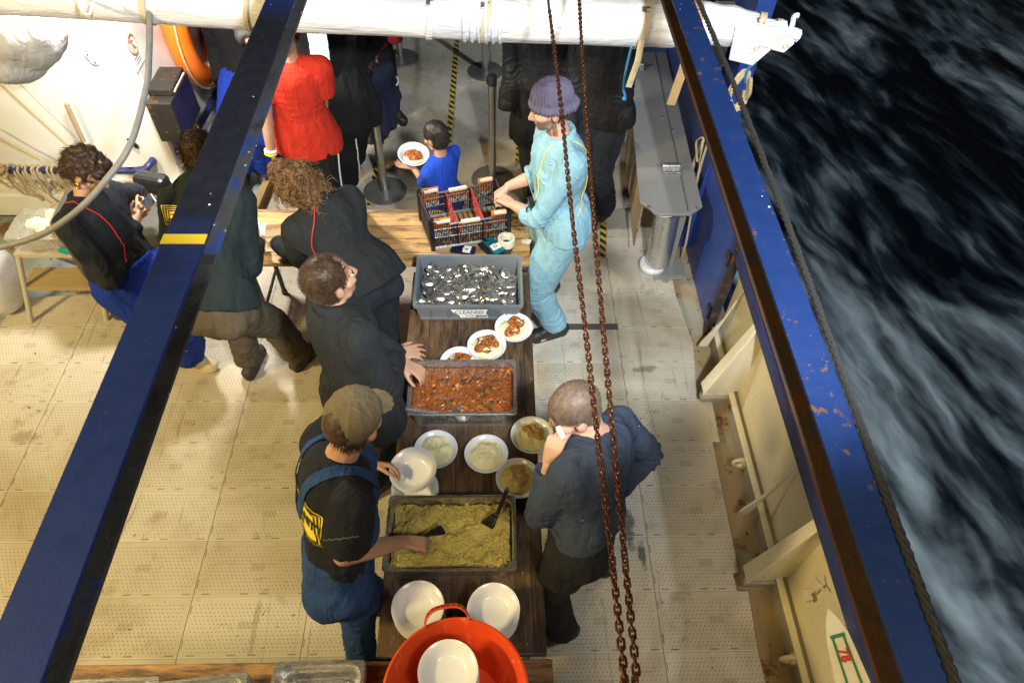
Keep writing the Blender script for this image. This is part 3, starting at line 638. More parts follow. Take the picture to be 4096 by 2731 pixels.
M['black'] = m_plain('black_plastic', (.016, .016, .018), .42, 0, .3, 20, .15)
M['darkgrey'] = m_plain('dark_grey_plastic', (.075, .073, .066), .55, 0, .25, 16, .2)
M['grimy'] = m_paint('grimy_black_box', (.022, .020, .018), .60, chips=(.6, .5, .32), rough=.42)
M['orange'] = m_plain('orange_lifebuoy_vinyl', (.82, .17, .012), .38, 0, .12, 10, .1)
M['retro'] = m_plain('white_reflective_tape', (.82, .84, .86), .35, 0, .05)
M['steel'] = m_steel('stainless_steel', (.66, .65, .63), .27, (4, 40, 4)); M['steel'].node_tree.nodes['Principled BSDF'].inputs['Metallic'].default_value = .91
M['steel_dull'] = m_paint('dull_stainless_plate', (.34, .335, .32), .80, dirt=(.16, .12, .08), rough=.38); M['steel_dull'].node_tree.nodes['Principled BSDF'].inputs['Metallic'].default_value = .35
M['spoon'] = m_steel('polished_spoon_steel', (.62, .62, .61), .24, (10, 10, 10), .05); M['spoon'].node_tree.nodes['Principled BSDF'].inputs['Metallic'].default_value = .92
M['white_plastic'] = m_plain('white_plastic', (.78, .78, .77), .3, 0, .05, 8, .06)
M['plate'] = m_plain('white_melamine', (.74, .76, .80), .2, 0, .05, 30, .03)
M['post'] = m_steel('brushed_post_steel', (.62, .60, .56), .34, (30, 30, 2), .12, .25)
M['disc'] = m_plain('worn_stanchion_base', (.20, .19, .175), .36, .45, .3, 8, .12)
M['belt'] = m_plain('navy_belt', (.012, .016, .05), .8)
M['euro'] = m_plain('grey_polypropylene', (.135, .155, .175), .45, 0, .14, 12, .12)
M['crate'] = m_plain('black_crate_plastic', (.014, .014, .018), .38, 0, .25, 20, .15)
M['crate_orange'] = m_plain('orange_card', (.80, .20, .02), .5, 0, .15, 14)
M['crate_white'] = m_plain('white_card', (.74, .72, .66), .55, 0, .08, 14)
M['red_net'] = m_plain('red_net', (.55, .02, .02), .6)
M['masking'] = m_plain('masking_tape', (.66, .62, .50), .75, 0, .1, 30)
M['paper'] = m_plain('white_paper', (.74, .74, .72), .8, 0, .05)
M['ink'] = m_plain('black_marker_ink', (.012, .012, .014), .6)
M['red_ink'] = m_plain('red_paint_lettering', (.55, .03, .02), .5)
M['green_ink'] = m_plain('green_paint_stripe', (.02, .17, .05), .5)
M['yellow'] = m_plain('yellow_print', (.80, .63, .03), .7, 0, .06, 20)
def m_tub():
    t = NT('red_orange_rubber_tub'); c = (.74, .07, .010); col = t.mix(t.noise(6, 7, .65), vary(c, .75), vary(c, 1.08)); col = t.mix(t.ramp(t.noise(9, 5, .6, t.map((4, 4, .5)), 1), [(.62, 0), (.66, .35)]), col, (.85, .30, .16)); col = t.mix(t.ramp(t.noise(26, 4), [(.66, 0), (.72, .5)]), col, (.22, .03, .01)); t.set(col, t.ramp(t.noise(18, 5), [(.3, .3), (.7, .55)])); t.bump(t.noise(70, 5), .15, .004); return t.m
M['tub'] = m_tub()
M['wood_old'] = m_wood('dark_weathered_planks', (.085, .048, .026), (.19, .115, .062), (.028, .017, .011), (.27, .18, .10), 1, .17, .05)
M['wood_light'] = m_wood('golden_worn_planks', (.50, .29, .10), (.62, .40, .17), (.15, .075, .03), (.58, .44, .26), 0, .12, .03)
M['wood_red'] = m_wood('orange_brown_planks', (.34, .17, .055), (.48, .25, .08), (.07, .035, .018), (.40, .22, .08), 0, .15, .02)
M['ladder'] = m_paint('paint_spattered_aluminium', (.56, .52, .43), .66, chips=(.85, .85, .82), dirt=(.25, .18, .1), rough=.45)
M['tread'] = m_paint('paint_spattered_tread', (.40, .30, .15), .66, chips=(.85, .84, .80), dirt=(.2, .14, .07), scale=.8)
M['clear'] = m_plain('clear_plastic', (.66, .64, .56), .2)
b_ = M['clear'].node_tree.nodes['Principled BSDF']; b_.inputs['Transmission Weight'].default_value = .55; b_.inputs['Alpha'].default_value = .6
M['teal'] = m_plain('teal_phone_back', (.01, .16, .22), .12, .35, .5, 8, .0)
M['navy_phone'] = m_plain('navy_phone_back', (.012, .012, .05), .2)
M['screen'] = m_plain('dark_phone_screen', (.01, .014, .02), .08)
M['eye_white'] = m_plain('eye_white', (.62, .58, .54), .2); M['iris'] = m_plain('dark_iris', (.02, .013, .01), .25)
M['lips'] = m_skin('lips', (.42, .17, .13))
M['gold'] = m_steel('gold_ring', (.85, .58, .18), .2)

# ------------------------------------------------------------------ sea and decks
def m_sea():
    t = NT('night_sea'); w = t.n('ShaderNodeTexNoise'); t.lk(t.map((.22, .16, 1)), w.inputs['Vector']); w.inputs['Scale'].default_value = 1.6; w.inputs['Detail'].default_value = 5
    v = t.n('ShaderNodeMix', data_type='RGBA', blend_type='LINEAR_LIGHT'); v.inputs[0].default_value = .55; t.lk(t.map((1, 1, 1), rot=(0, 0, rad(-14))), v.inputs[6]); t.lk(w.outputs['Color'], v.inputs[7])
    a = t.noise(1.15, 4, .52, t.map((1.0, .40, 1), vec=v.outputs[2]), .7); b = t.noise(2.6, 3, .5, t.map((1.4, .34, 1), vec=v.outputs[2]), .4)
    big = t.noise(.33, 3, .5, t.map((1, .6, 1)))
    X, Y, Z = t.sep()[:3]; nearhull = t.math('DIVIDE', 2.2, t.math('MAXIMUM', t.math('SUBTRACT', X, 2.0), 1.0), clamp=True)
    k = t.math('ADD', t.math('MULTIPLY', a, .62), t.math('MULTIPLY', b, .38)); k = t.math('ADD', k, t.math('MULTIPLY', t.math('SUBTRACT', big, .5), .30)); k = t.math('ADD', k, t.math('MULTIPLY', t.math('SUBTRACT', nearhull, .35), .04))
    col = t.ramp(k, [(.44, (.002, .004, .007)), (.505, (.016, .024, .030)), (.58, (.10, .125, .145)), (.70, (.34, .40, .43))])
    t.set(col, t.ramp(k, [(.45, .18), (.6, .7)]), 0, Specular_IOR_Level=.3); t.bump(t.math('ADD', a, t.math('MULTIPLY', b, .5)), .5, .35); return t.m
M['sea'] = m_sea()
mb = MB(); mb.add([(-1500, -1500, -2.3), (1500, -1500, -2.3), (1500, 1500, -2.3), (-1500, 1500, -2.3)], [(0, 1, 2, 3)])
struct(mb.build('sea', M['sea'], smooth=False, origin=(0, 0, 0)))
mb = MB(); mb.box((.2, 2.6, -.16), (5.9, 15, .2)); struct(mb.build('steel_deck', [M['gutter']], smooth=False, origin=(0, 0, 0)))
mb = MB(); mb.box((2.99, 2.6, -.052), (.42, 14, .02)); struct(mb.build('waterway', M['waterway'], smooth=False, origin=(0, 0, 0)))
edge = [(2.85, 9), (2.86, 2.40), (2.905, 1.958), (2.845, 1.512), (2.94, 1.502), (2.93, 1.2), (2.885, 1.198), (2.878, .90), (2.872, .60), (2.87, .40), (2.835, .395), (2.835, .302), (2.895, .298), (2.875, 0), (2.88, -.3), (2.87, -3.5), (-1.77, -3.5), (-1.765, 1.95), (-1.765, 2.36), (-1.2, 2.42), (-.25, 2.5), (-.22, 3.4), (-.15, 4.2), (.0, 9)]
mb = MB(); mb.prism([(x, y, -.05) for x, y in edge], (0, 0, .05)); struct(mb.build('deck_tiling', M['deck'], smooth=False, origin=(0, 0, 0)))
mb = MB(); mb.box((-.29, 3.35, .0), (.055, 1.8, .12), rotm(rad(-4))); tag(mb.build('wooden_batten', M['strap_brown'], smooth=False, bevel=.004), 'brown timber batten edging the floor tiles beside the white deckhouse', 'batten')
# black and yellow hazard tapes stuck on the tiles
def m_haz():
    t = NT('hazard_tape'); X, Y, Z = t.sep()[:3]; s = t.math('FRACT', t.math('DIVIDE', t.math('ADD', t.math('MULTIPLY', X, 1.0), Y), .085)); c = t.mix(t.math('GREATER_THAN', s, .5), (.55, .42, .02), (.02, .02, .02))
    c = t.mix(t.ramp(t.noise(16, 6, .7), [(.56, 0), (.60, 1)]), c, (.45, .40, .31)); t.set(c, .6); return t.m
M['hazard'] = m_haz()
for (x0, y0, x1, y1), lab in [((1.19, 6.6, 1.165, 4.15), 'longest black and yellow hazard tape line, running away behind the boy in blue'), ((.61, 6.4, .575, 3.36), 'black and yellow hazard tape passing under the front left stanchion'), ((2.47, 6.2, 2.33, 4.75), 'black and yellow hazard tape seen between the two dark coated people'), ((1.80, 4.6, 1.765, 3.88), 'worn black and yellow hazard tape beside the right stanchion'), ((2.42, 3.2, 2.37, 2.77), 'short black and yellow tape piece by the boots of the dark trousered person')]:
    d = unit((x1 - x0, y1 - y0, 0)); n = np.array([d[1], -d[0], 0]) * .024; mb = MB(); a, b = np.array([x0, y0, .002]), np.array([x1, y1, .002]); mb.prism([a - n, a + n, b + n, b - n], (0, 0, .002))
    tag(mb.build('hazard_tape', M['hazard'], smooth=False, origin=(x0, y0, 0)), lab, 'floor tape', 'hazard tapes on the deck')
mb = MB(); mb.box((2.23, 2.106, .004), (.36, .05, .006)); tag(mb.build('metal_strip', M['darkgrey'], smooth=False), 'flat grey metal strip lying on the tiles behind the light blue coverall', 'strip')

# ------------------------------------------------------------------ bulwark on the right
B = thing('bulwark', (3.08, .3, -.05), 'cream painted steel bulwark with stays and a blue cap along the deck edge', 'bulwark')
mb = MB(); mb.box((3.10, .0, .35), (.02, 4.10, .82)); mb.build('plate', M['cream'], B, smooth=False)
mb = MB(); mb.box((3.058, .0, .0), (.06, 4.08, .14)); mb.build('coaming', M['cream_dirty'], B, smooth=False, bevel=.006)
mb = MB(); mb.box((3.045, .0, .078), (.035, 4.08, .016)); mb.build('coaming_lip', M['cream'], B, smooth=False, bevel=.004)
mb = MB(); mb.box((3.125, .0, .775), (.20, 4.10, .022)); mb.box((3.022, .0, .742), (.018, 4.10, .088)); mb.build('cap_rail', M['blue_dull'], B, smooth=False, bevel=.004)
for y in (1.50, .335, -.85):
    mb = MB(); mb.prism([(3.09, y, .70), (3.02, y, .70), (2.87, y, .16), (2.87, y, .05), (3.03, y, .05), (3.03, y, .10), (3.09, y, .10)], (0, .014, 0))
    br = mb.build('stay', M['cream'], B, smooth=False)
    d = unit((-.16, 0, -.56)); mb = MB(); n = np.array([-.0, 1, 0]); a, b = np.array([3.035, y + .007, .735]), np.array([2.862, y + .007, .12]); w = np.cross(d, n)
    mb.prism([a - n * .012, a + n * .045, b + n * .045, b - n * .045], w * -.012); mb.build('flange', M['cream'], br, smooth=False, bevel=.003)
    mb = MB(); mb.box((2.955, y + .006, .035), (.19, .055, .05)); mb.build('foot_plate', M['cream_dirty'], br, smooth=False, bevel=.004)
for y in (.72, 1.92): 
    mb = MB(); mb.prism([(3.09, y, .60), (2.99, y - .0, .02), (2.93, y, .02), (2.935, y, .05), (3.03, y, .30), (3.09, y, .62)], (0, .014, 0)); mb.build('curved_stay', M['cream'], B, smooth=False, bevel=.003)
for y in (1.03, -.05):
    mb = MB(); c = np.array([3.0, y, .045]); mb.tube([c + np.array([math.cos(t) * .035, .0, math.sin(t) * .035]) for t in np.linspace(0, 2 * math.pi, 17)[:-1]], .012, 8, True); mb.box((3.03, y, .04), (.03, .05, .04)); mb.build('padeye', M['cream'], B)
dg_ = np.array([3.05, .155, .47]); mb = MB(); mb.tube([dg_ + (0, 0, .04), dg_ + (-.005, 0, -.10)], .006, 8); mb.tube([dg_ + (-.03, .03, .06), dg_ + (0, .0, .03), dg_ + (.0, -.035, .055)], .007, 8); mb.box(dg_ + (-.005, 0, -.12), (.03, .05, .035)); mb.build('dog_bolt', M['cream'], B)
# rescue board with the number
tip = atx(1903, 1393, 3.02); tip = np.array([3.0, .0, .45])
mb = MB(); ww = [(.0, .0), (.03, .022), (.08, .05), (.16, .078), (.28, .10), (.44, .115), (.62, .12), (.85, .12)]
P0 = atx(1905, 1397, 3.0); ax = unit(atx(1966, 1568, 2.985) - P0); cr = unit(np.cross(ax, (-.55, -.2, .8)));
nrm = unit(np.cross(cr, ax)); nrm = nrm if nrm[0] < 0 else -nrm
L = [P0 + ax * a - cr * w * .72 for a, w in ww]; R_ = [P0 + ax * a + cr * w * .72 for a, w in ww]
mb.prism(L + R_[::-1][:-1], nrm * .03)
bo = thing('rescue_board', (P0[0], P0[1], 0), 'cream rescue board with green stripes and red number 78 propped by the bulwark', 'board'); mb.build('shell', M['cream'], bo, smooth=False, bevel=.008)
f0 = P0 + nrm * .034; mb = MB()
for g in (-1, 1): mb.prism([f0 + ax * .14 + cr * g * .018, f0 + ax * .14 + cr * g * .026, f0 + ax * .60 + cr * g * .036, f0 + ax * .60 + cr * g * .028], nrm * .002)
mb.prism([f0 + ax * .13 - cr * .03, f0 + ax * .13 + cr * .03, f0 + ax * .145 + cr * .03, f0 + ax * .145 - cr * .03], nrm * .002); mb.build('green_stripe', M['green_ink'], bo, smooth=False)
sgn = 1 if np.cross(ax, nrm) @ cr < 0 else -1
text_mb('78', .055, f0 + ax * .22 + nrm * .002, ax, np.cross(nrm, ax), bold=.002).build('lettering', M['red_ink'], bo, smooth=False)
# blue gate
G = thing('bulwark_gate', (3.03, 4.2, -.05), 'blue painted steel gate panel standing behind the stainless bench', 'gate')
mb = MB(); mb.box((3.045, 4.60, .52), (.03, 5.08, 1.1)); mb.build('panel', M['blue'], G, smooth=False)
mb = MB(); mb.box((3.027, 2.066, .50), (.05, .02, 1.06)); mb.build('edge_bar', M['rail_edge'], G, smooth=False)
for z in (.12, .62):
    mb = MB(); mb.cyl((3.02, 2.13, z - .05), (3.02, 2.13, z + .05), .014, seg=10); mb.box((3.026, 2.17, z), (.012, .07, .05)); mb.build('hinge', M['rail_edge'], G)
for y in (2.9, 4.6): mb = MB(); mb.prism([(3.03, y, .9), (3.03, y, .0), (2.96, y, .0)], (0, .012, 0)); mb.build('rib', M['blue'], G, smooth=False)
# ------------------------------------------------------------------ stainless platform with roller
T = thing('roller_bench', (2.75, 3.4, 0), 'stainless steel bench on a vertical roller in front of the blue gate', 'roller bench')
q = [at(1470, 462, .62), at(1513, 492, .62), at(1588, 492, .62), at(1614, 474, .62), at(1530, 120, .62), at(1437, 120, .62)]
mb = MB(); mb.prism([p - (0, 0, .02) for p in q], (0, 0, .02)); mb.build('top_plate', M['steel_dull'], T, smooth=False, bevel=.004)
mb = MB(); a, b = at(1580, 488, .62), at(1503, 120, .62); n = unit(np.cross(b - a, (0, 0, 1))) * .004; mb.prism([a - n, a + n, b + n, b - n], (0, 0, .006)); mb.build('seam_strip', M['steel'], T, smooth=False)
for (u, v) in ((1540, 385), (1460, 152)):
    c = at(u, v, .63); mb = MB(); mb.cyl(c + (-.06, 0, .012), c + (.06, 0, .012), .026, seg=14); mb.box(c + (0, -.035, .0), (.12, .05, .008)); mb.build('hinge', M['steel'], T)
for (u, v) in ((1490, 476), (1520, 270), (1600, 478), (1546, 300)):
    c = at(u, v, .622); mb = MB(); mb.cyl(c, c + (0, 0, .008), .011, seg=6); mb.build('bolt', M['steel'], T, smooth=False)
a, b = at(1470, 462, .60), at(1437, 120, .60); mb = MB(); mb.prism([a + (.02, 0, 0), b + (.02, 0, 0), b + (.02, 0, -.42), a + (.02, 0, -.42)], (.012, 0, 0)); mb.build('side_plate', M['waterway'], T, smooth=False)
cb, ct = at(1512, 612, .05), at(1530, 480, .56); cb = np.array([2.76, 2.68, .03]); ct = np.array([2.745, 2.69, .57])
mb = MB(); mb.cyl(cb + (0, 0, .035), ct - (0, 0, .03), .088, seg=28); mb.build('roller', M['steel'], T)
for c in (cb, ct): mb = MB(); mb.lathe([(.02, -.022), (.085, -.022), (.096, -.012), (.096, .012), (.085, .024), (.03, .026)], c + (-.035, -.0, .0), 28); mb.build('end_cap', M['white_plastic'], T)
mb = MB(); mb.box((2.83, 2.74, .30), (.10, .12, .58)); mb.box((2.84, 2.66, .008), (.24, .22, .016)); mb.cyl((2.80, 2.55, .0), (2.80, 2.55, .02), .03, seg=12); mb.build('mount', M['steel_dull'], T, smooth=False, bevel=.005)
# ------------------------------------------------------------------ girders
for nm, xs, zt, top, chan, lab in (('crane_girder', (.70, .81), 2.4, 'beam_blue', 'beam_chip', 'blue girder black along one stretch with a yellow band, crossing over the people on the left'), ('crane_girder', (2.243, 2.326), 2.4, 'beam_blue_r', 'rust', 'blue girder with a rusty brown inner channel above the bulwark on the right')):
    left = xs[0] < 1; xc = sum(xs) / 2; w = xs[1] - xs[0]; g = thing(nm, (xc, 1, 2.3), lab, 'girder', 'crane girders overhead'); hh = .08
    y0, y1 = -2.6, 5.5
    mb = MB(); mb.box((xc, (y0 + y1) / 2, zt - .006), (w, y1 - y0, .012)); mb.build('top_flange', M[top], g, smooth=False, bevel=.002)
    mb = MB(); mb.box((xc, (y0 + y1) / 2, zt - hh / 2), (.014, y1 - y0, hh - .024)); mb.build('web', M[chan], g, smooth=False)
    mb = MB(); lx = (-.006 if not left else .0); mb.box((xc + lx, (y0 + y1) / 2, zt - hh + .006 - .006), (w, y1 - y0, .012)); mb.build('bottom_flange', M[chan], g, smooth=False, bevel=.002)
    if left:
        c0 = at(425, 549, 2.401); mb = MB(); mb.box((xc, c0[1], zt + .001), (w + .002, .034, .003)); mb.build('painted_band', M['yellow_paint'], g, smooth=False); mb = MB(); mb.box((xc, c0[1], zt - hh + .008), (w + .002, .034, .004)); mb.build('painted_band', M['rail_edge'], g, smooth=False)
    else:
        mb = MB(); 
        pts = [];  
        for s_ in range(3):
            ys = np.arange(-1.6, 4.6, .02); ph = ys * 2 * math.pi / .075 + s_ * 2.094
            cx = 2.336 + .012 * np.sin(ys * 1.7); mb.tube(np.stack([cx + .0052 * np.cos(ph), ys, 2.405 + .0045 * np.sin(ph)], 1), .0056, 6)
        tag(mb.build('mooring_rope', M['rope_black'], origin=(2.336, 1, 2.4)), 'thick black braided rope lying along the outer edge of the rusty girder', 'rope')
# blue frame outside the rail and hung coils
F_ = thing('fender_frame', (3.35, 5.4, 0), 'blue steel frame outboard of the rusty girder below the awning end', 'frame'); c = at(1715, 150, 1.2)
mb = MB(); mb.box((c[0] + .05, c[1] + .35, .6), (.12, .5, 2.0)); mb.build('post', M['blue'], F_, smooth=False, bevel=.006); mb = MB(); mb.box((c[0] - .10, c[1] + .42, .5), (.14, .12, 1.8)); mb.build('bracket', M['steel_dull'], F_, smooth=False, bevel=.004)
def coil(name, c, n, rx, rz, r, mat, lab, cat='rope', rng=3, tails=(), ax=0):
    g = np.random.RandomState(rng); pts = []
    for i in range(n * 14 + 1):
        t = i / 14 * 2 * math.pi; k = 1 + .18 * math.sin(i * .37 + rng); p = [math.cos(t) * rx * k, math.sin(t) * rz * k - rz, 0]; q = np.array([p[0], .012 * math.sin(i * .9) + .02 * (i / (n * 14)), p[1]]) if ax == 0 else np.array([.012 * math.sin(i * .9), p[0], p[1]]); pts.append(np.asarray(c) + q + g.randn(3) * .003)
    mb = MB(); mb.tube(pts, r, 6)
    for tl in tails: mb.tube(catmull(tl, 6), r, 6)
    return tag(mb.build(name, mat, origin=c), lab, cat)
coil('rope_coil', atx(1618, 318, 2.99), 3, .05, .16, .008, M['rope_tan'], 'tan rope coil hanging against the blue gate', 'rope', 4, [[atx(1622, 315, 2.99), atx(1600, 325, 2.98), atx(1602, 372, 2.98)], [atx(1625, 330, 2.98), atx(1600, 420, 2.98), atx(1575, 560, 2.97), atx(1560, 600, 2.97)]], ax=1)
coil('rope_coil', at(1710, 170, 1.5), 3, .05, .12, .010, M['rope_tan'], 'tan rope coil hanging outboard by the blue frame', 'rope', 9, [[at(1725, 180, 1.5), at(1722, 215, 1.4), at(1708, 235, 1.3)]])
mb = MB(); mb.tube(catmull([at(1742, 108, 1.95), at(1735, 140, 1.8), at(1715, 165, 1.7), at(1712, 190, 1.6)], 6), .007, 6); tag(mb.build('blue_cord', M['rope_blue']), 'light blue cord dangling from the tied end of the awning', 'cord')
mb = MB(); mb.tube(catmull([at(1450, 108, 1.98), at(1440, 150, 1.85), at(1432, 200, 1.7), at(1436, 222, 1.65), at(1433, 228, 1.64)], 6), .006, 6); mb.ell(at(1434, 227, 1.64), np.eye(3) * .013, 8, 6); tag(mb.build('blue_cord', M['rope_blue']), 'light blue cord with a knot hanging beside the dark trousers', 'cord')
# ------------------------------------------------------------------ chains
def link_chain(px, lab, z0, pitch=.0172, r=.0027):
    P_ = [at(u, v, z) for u, v, z in px]; P_.append(P_[-1] + unit(P_[-1] - P_[-2]) * 1.2 + (0, 0, .35)); path = catmull(P_, 40); d = np.r_[0, np.cumsum(np.linalg.norm(np.diff(path, axis=0), axis=1))]; n = int(d[-1] / pitch); mb = MB(); rng = np.random.RandomState(int(px[0][0]))
    for i in range(n):
        s = (i + .5) * pitch; p = np.array([np.interp(s, d, path[:, k]) for k in range(3)]); q = np.array([np.interp(s + .01, d, path[:, k]) for k in range(3)]); x, y, z = frame(q - p); a = (i % 2) * math.pi / 2 + .5 + .35 * math.sin(i * .31) + rng.randn() * .12; w = x * math.cos(a) + y * math.sin(a); L, Wd = .0096, .0060
        pts = [p + z * (L * (1 if math.cos(t) > 0 else -1) * .55 + L * .75 * math.cos(t)) + w * Wd * math.sin(t) for t in np.linspace(.2, 2 * math.pi + .2, 13)[:-1]]; mb.tube(pts, r * rng.uniform(.92, 1.1), 5, True)
    return tag(mb.build('rusty_chain', M['chain'], origin=path[0], angle=80), lab, 'chain', 'two rusty chains hanging over the table')
link_chain([(1262, 25, 2.32), (1287, 230, 2.28), (1312, 480, 2.25), (1345, 760, 2.23), (1372, 1000, 2.23), (1402, 1250, 2.25), (1436, 1568, 2.30), (1448, 1700, 2.32)], 'rusty chain nearer the table, crossing the purple beanie', 2.3)
link_chain([(1328, -60, 2.32), (1337, 120, 2.29), (1362, 480, 2.25), (1386, 760, 2.23), (1408, 1000, 2.23), (1432, 1250, 2.25), (1464, 1568, 2.30), (1478, 1700, 2.32)], 'rusty chain nearer the bulwark, passing right of the beanie', 2.3)
a_ = at(1262, 30, 2.32); mb = MB(); mb.tube(catmull([a_, a_ + (-.004, .09, .03), a_ + (-.01, .5, .10), a_ + (-.02, 2.5, .25)], 6), .005, 6); tag(mb.build('black_lashing', M['rope_black']), 'thin black line holding the upper end of the chain nearer the table', 'line')
# ------------------------------------------------------------------ rolled awning
A = thing('rolled_awning', (1.4, 2.35, 2.05), 'white tarpaulin awning rolled up and strapped above the people', 'awning')
ax_px = [(-120, -22), (150, -8), (600, 20), (900, 32), (1150, 44), (1330, 50), (1480, 54), (1600, 56), (1690, 62), (1760, 72), (1800, 78)]
axp = np.array([at(u, v, 2.05) for u, v in ax_px]); rr = [.098, .098, .098, .098, .102, .100, .106, .098, .085, .055, .040]
path = catmull(axp, 10); rad_ = np.interp(np.linspace(0, 1, len(path)), np.linspace(0, 1, len(rr)), rr); rad_ = rad_ * (1 + .035 * np.sin(np.arange(len(path)) * .9) * (np.arange(len(path)) > 60))
mb = MB(); mb.tube(path, rad_, 28); me_ = mb.build('roll', M['tarp'], A)
def along(t, lift=0): 
    i = t * (len(path) - 1); j = int(min(i, len(path) - 2)); return path[j] + (path[j + 1] - path[j]) * (i - j), unit(path[j + 1] - path[j]), np.interp(t, np.linspace(0, 1, len(path)), rad_)
mb = MB(); c0, d0, r0 = along(.36); c1, d1, r1 = along(.425)
for k in range(6):
    c, d, r = along(.365 + k * .007); x, y, z = frame(d); mb.tube([c + (x * math.cos(t) + y * math.sin(t)) * (r + .003) for t in np.linspace(0, 2 * math.pi, 29)[:-1]], .008, 8, True)
mb.build('gathered_end', M['tarp'], A)
for t_, w_, mt, tail in ((.145, .03, 'strap', 0), (.385, .035, 'strap', 0), (.335, .03, 'tarp', 0), (.595, .03, 'strap', .24), (.685, .045, 'strap_brown', .34), (.86, .03, 'strap', 0), (.93, .028, 'strap', 0), (.195, .02, 'strap', 0)):
    c, d, r = along(t_); x, y, z = frame(d); mb = MB(); P = [c + (x * math.cos(t) + y * math.sin(t)) * (r + .004) + d * .02 * math.sin(t) for t in np.linspace(0, 2 * math.pi, 30)]; Nn = [x * math.cos(t) + y * math.sin(t) for t in np.linspace(0, 2 * math.pi, 30)]; ribbon(mb, P, Nn, w_, .004)
    if tail: q0 = c + np.array([-.01, -r - .008, -.02]); ribbon(mb, [q0, q0 + (-.005, -.012, -tail * .4), q0 + (-.025, -.0, -tail)], [(0, -1, 0)] * 3, w_, .003)
    s_ = mb.build('strap', M[mt], A, smooth=False); b2 = MB(); b2.box(c + (0, -r * .55, r * .85), (w_ + .012, .03, .012), rotm(0, 0, .6)); b2.build('buckle', M['steel'], s_, smooth=False, bevel=.003)
for t_, dz, sc in ((.845, -.03, 1.15), (.925, .02, .8), (.985, -.01, .6)):
    c, d, r = along(t_); mb = MB(); mb.prism([c + np.array(p) * sc + (0, -r - .012, dz) for p in ((-.09, 0, .07), (.03, -.01, .085), (.085, 0, -.02), (.03, .01, -.10), (-.08, .0, -.07))], (0, .012, 0)); fl = mb.build('loose_flap', M['tarp'], A, smooth=False, bevel=.005)
    m2 = MB(); m2.tube([c + np.array([.02 * sc + .011 * math.cos(t), -r - .0135, dz - .02 + .011 * math.sin(t)]) for t in np.linspace(0, 2 * math.pi, 17)[:-1]], .003, 6, True); m2.build('eyelet', M['strap'], fl)
c, d, r = along(.99); mb = MB(); mb.tube(catmull([c, c + (.03, 0, .03), c + (.035, .02, .07), c + (.055, .02, .075)], 5), [.012] * 16, 8); mb.tube(catmull([c, c + (.04, 0, .0), c + (.075, 0, -.01)], 5), [.030] * 11, 8); mb.build('tied_tip', M['tarp'], A)
mb = MB(); lo = catmull([at(180, -10, 2.1), at(186, 22, 2.12), at(205, 38, 2.12), at(214, 10, 2.12)], 7); mb.tube(lo, .009, 8); tag(mb.build('rope_loop', M['rope_tan']), 'speckled rope loop hanging over the left end of the awning', 'rope')
mb = MB(); c = at(15, 55, 1.75); mb.ell(c, [(.30, 0, 0), (0, .22, 0), (0, 0, .24)], 24, 14); mb.ell(c + (-.1, 0, -.14), [(.22, 0, 0), (0, .2, 0), (0, 0, .2)], 20, 12)
o_ = blob('canvas_bundle', mb, M['greybag'], None, .012, 2, lambda P: .022 * vfbm(P * (1, 1, .5), 6, 4, 3)); tag(o_, 'bulging grey canvas bundle hanging at the far left above the white wall', 'canvas bundle')
mb = MB(); mb.tube(catmull([at(344, 25, 2.05), at(342, 130, 1.92), at(336, 200, 1.85), at(300, 330, 1.7), at(240, 418, 1.6), at(170, 490, 1.5), at(80, 545, 1.42), at(-60, 582, 1.35)], 12), .0145, 12); tag(mb.build('hose', M['cable']), 'thick grey rubber hose hanging in front of the woman with a phone', 'hose')
# ------------------------------------------------------------------ white deckhouse on the left
XW, YW = -.765, 3.3
D = thing('deckhouse', (-2.4, 5, -.05), 'white painted deckhouse with a corner by the lifebuoy and pipe rails', 'deckhouse')
mb = MB(); mb.prism([(-4.5, YW, -.06), (XW, YW, -.06), (XW, 9, -.06), (-4.5, 9, -.06)], (0, 0, 2.5)); mb.build('wall', M['hull_white'], D, smooth=False, bevel=.03)
mb = MB(); mb.tube([(-4.4, YW - .03, .30), (XW + .0, YW - .03, .30), (XW + .03, YW - .0, .30), (XW + .03, 4.0, .30)], .018, 8); mb.tube([(-4.4, YW - .025, .20), (XW - .02, YW - .025, .20)], .014, 8); mb.build('conduit', M['hull_white'], D)
mb = MB(); mb.box((-2.6, YW - .05, .12), (3.5, .10, .20)); mb.build('plinth', M['hull_white'], D, smooth=False, bevel=.012)
mb = MB(); mb.tube(catmull([(-4.3, YW - .09, .445), (-1.2, YW - .09, .445), (-1.10, YW - .09, .445), (-1.04, YW - .09, .445), (-.97, YW - .085, .455), (-.935, YW - .05, .47), (-.925, YW, .475)], 6), .026, 14); mb.build('pipe_rail', M['blue_pipe'], D)
mb = MB(); mb.tube(catmull([(XW, 3.36, .50), (XW + .05, 3.37, .50), (XW + .07, 3.42, .50), (XW + .07, 3.5, .495), (XW + .07, 4.5, .43), (XW + .07, 4.62, .42), (XW + .04, 4.69, .42), (XW, 4.70, .42)], 6), .026, 14); mb.build('handrail', M['blue_pipe'], D)
pc = aty(210, 132, YW); mb = MB(); mb.prism([pc + np.array([.028 * math.cos(t) + (.012 if math.sin(t) < 0 else -.006), -.004, .026 * math.sin(t) + (.022 if math.sin(t) > 0 else -.022)]) for t in np.linspace(0, 2 * math.pi, 25)[:-1]], (0, -.006, 0)); pl = mb.build('cover_plate', M['hull_white'], D, smooth=False, bevel=.002)
mb = MB(); [mb.cyl(pc + (a, -.008, b), pc + (a, -.014, b), .005, seg=8) for a, b in ((-.01, .025), (.014, -.03))]; mb.build('bolt', M['rail_edge'], pl)
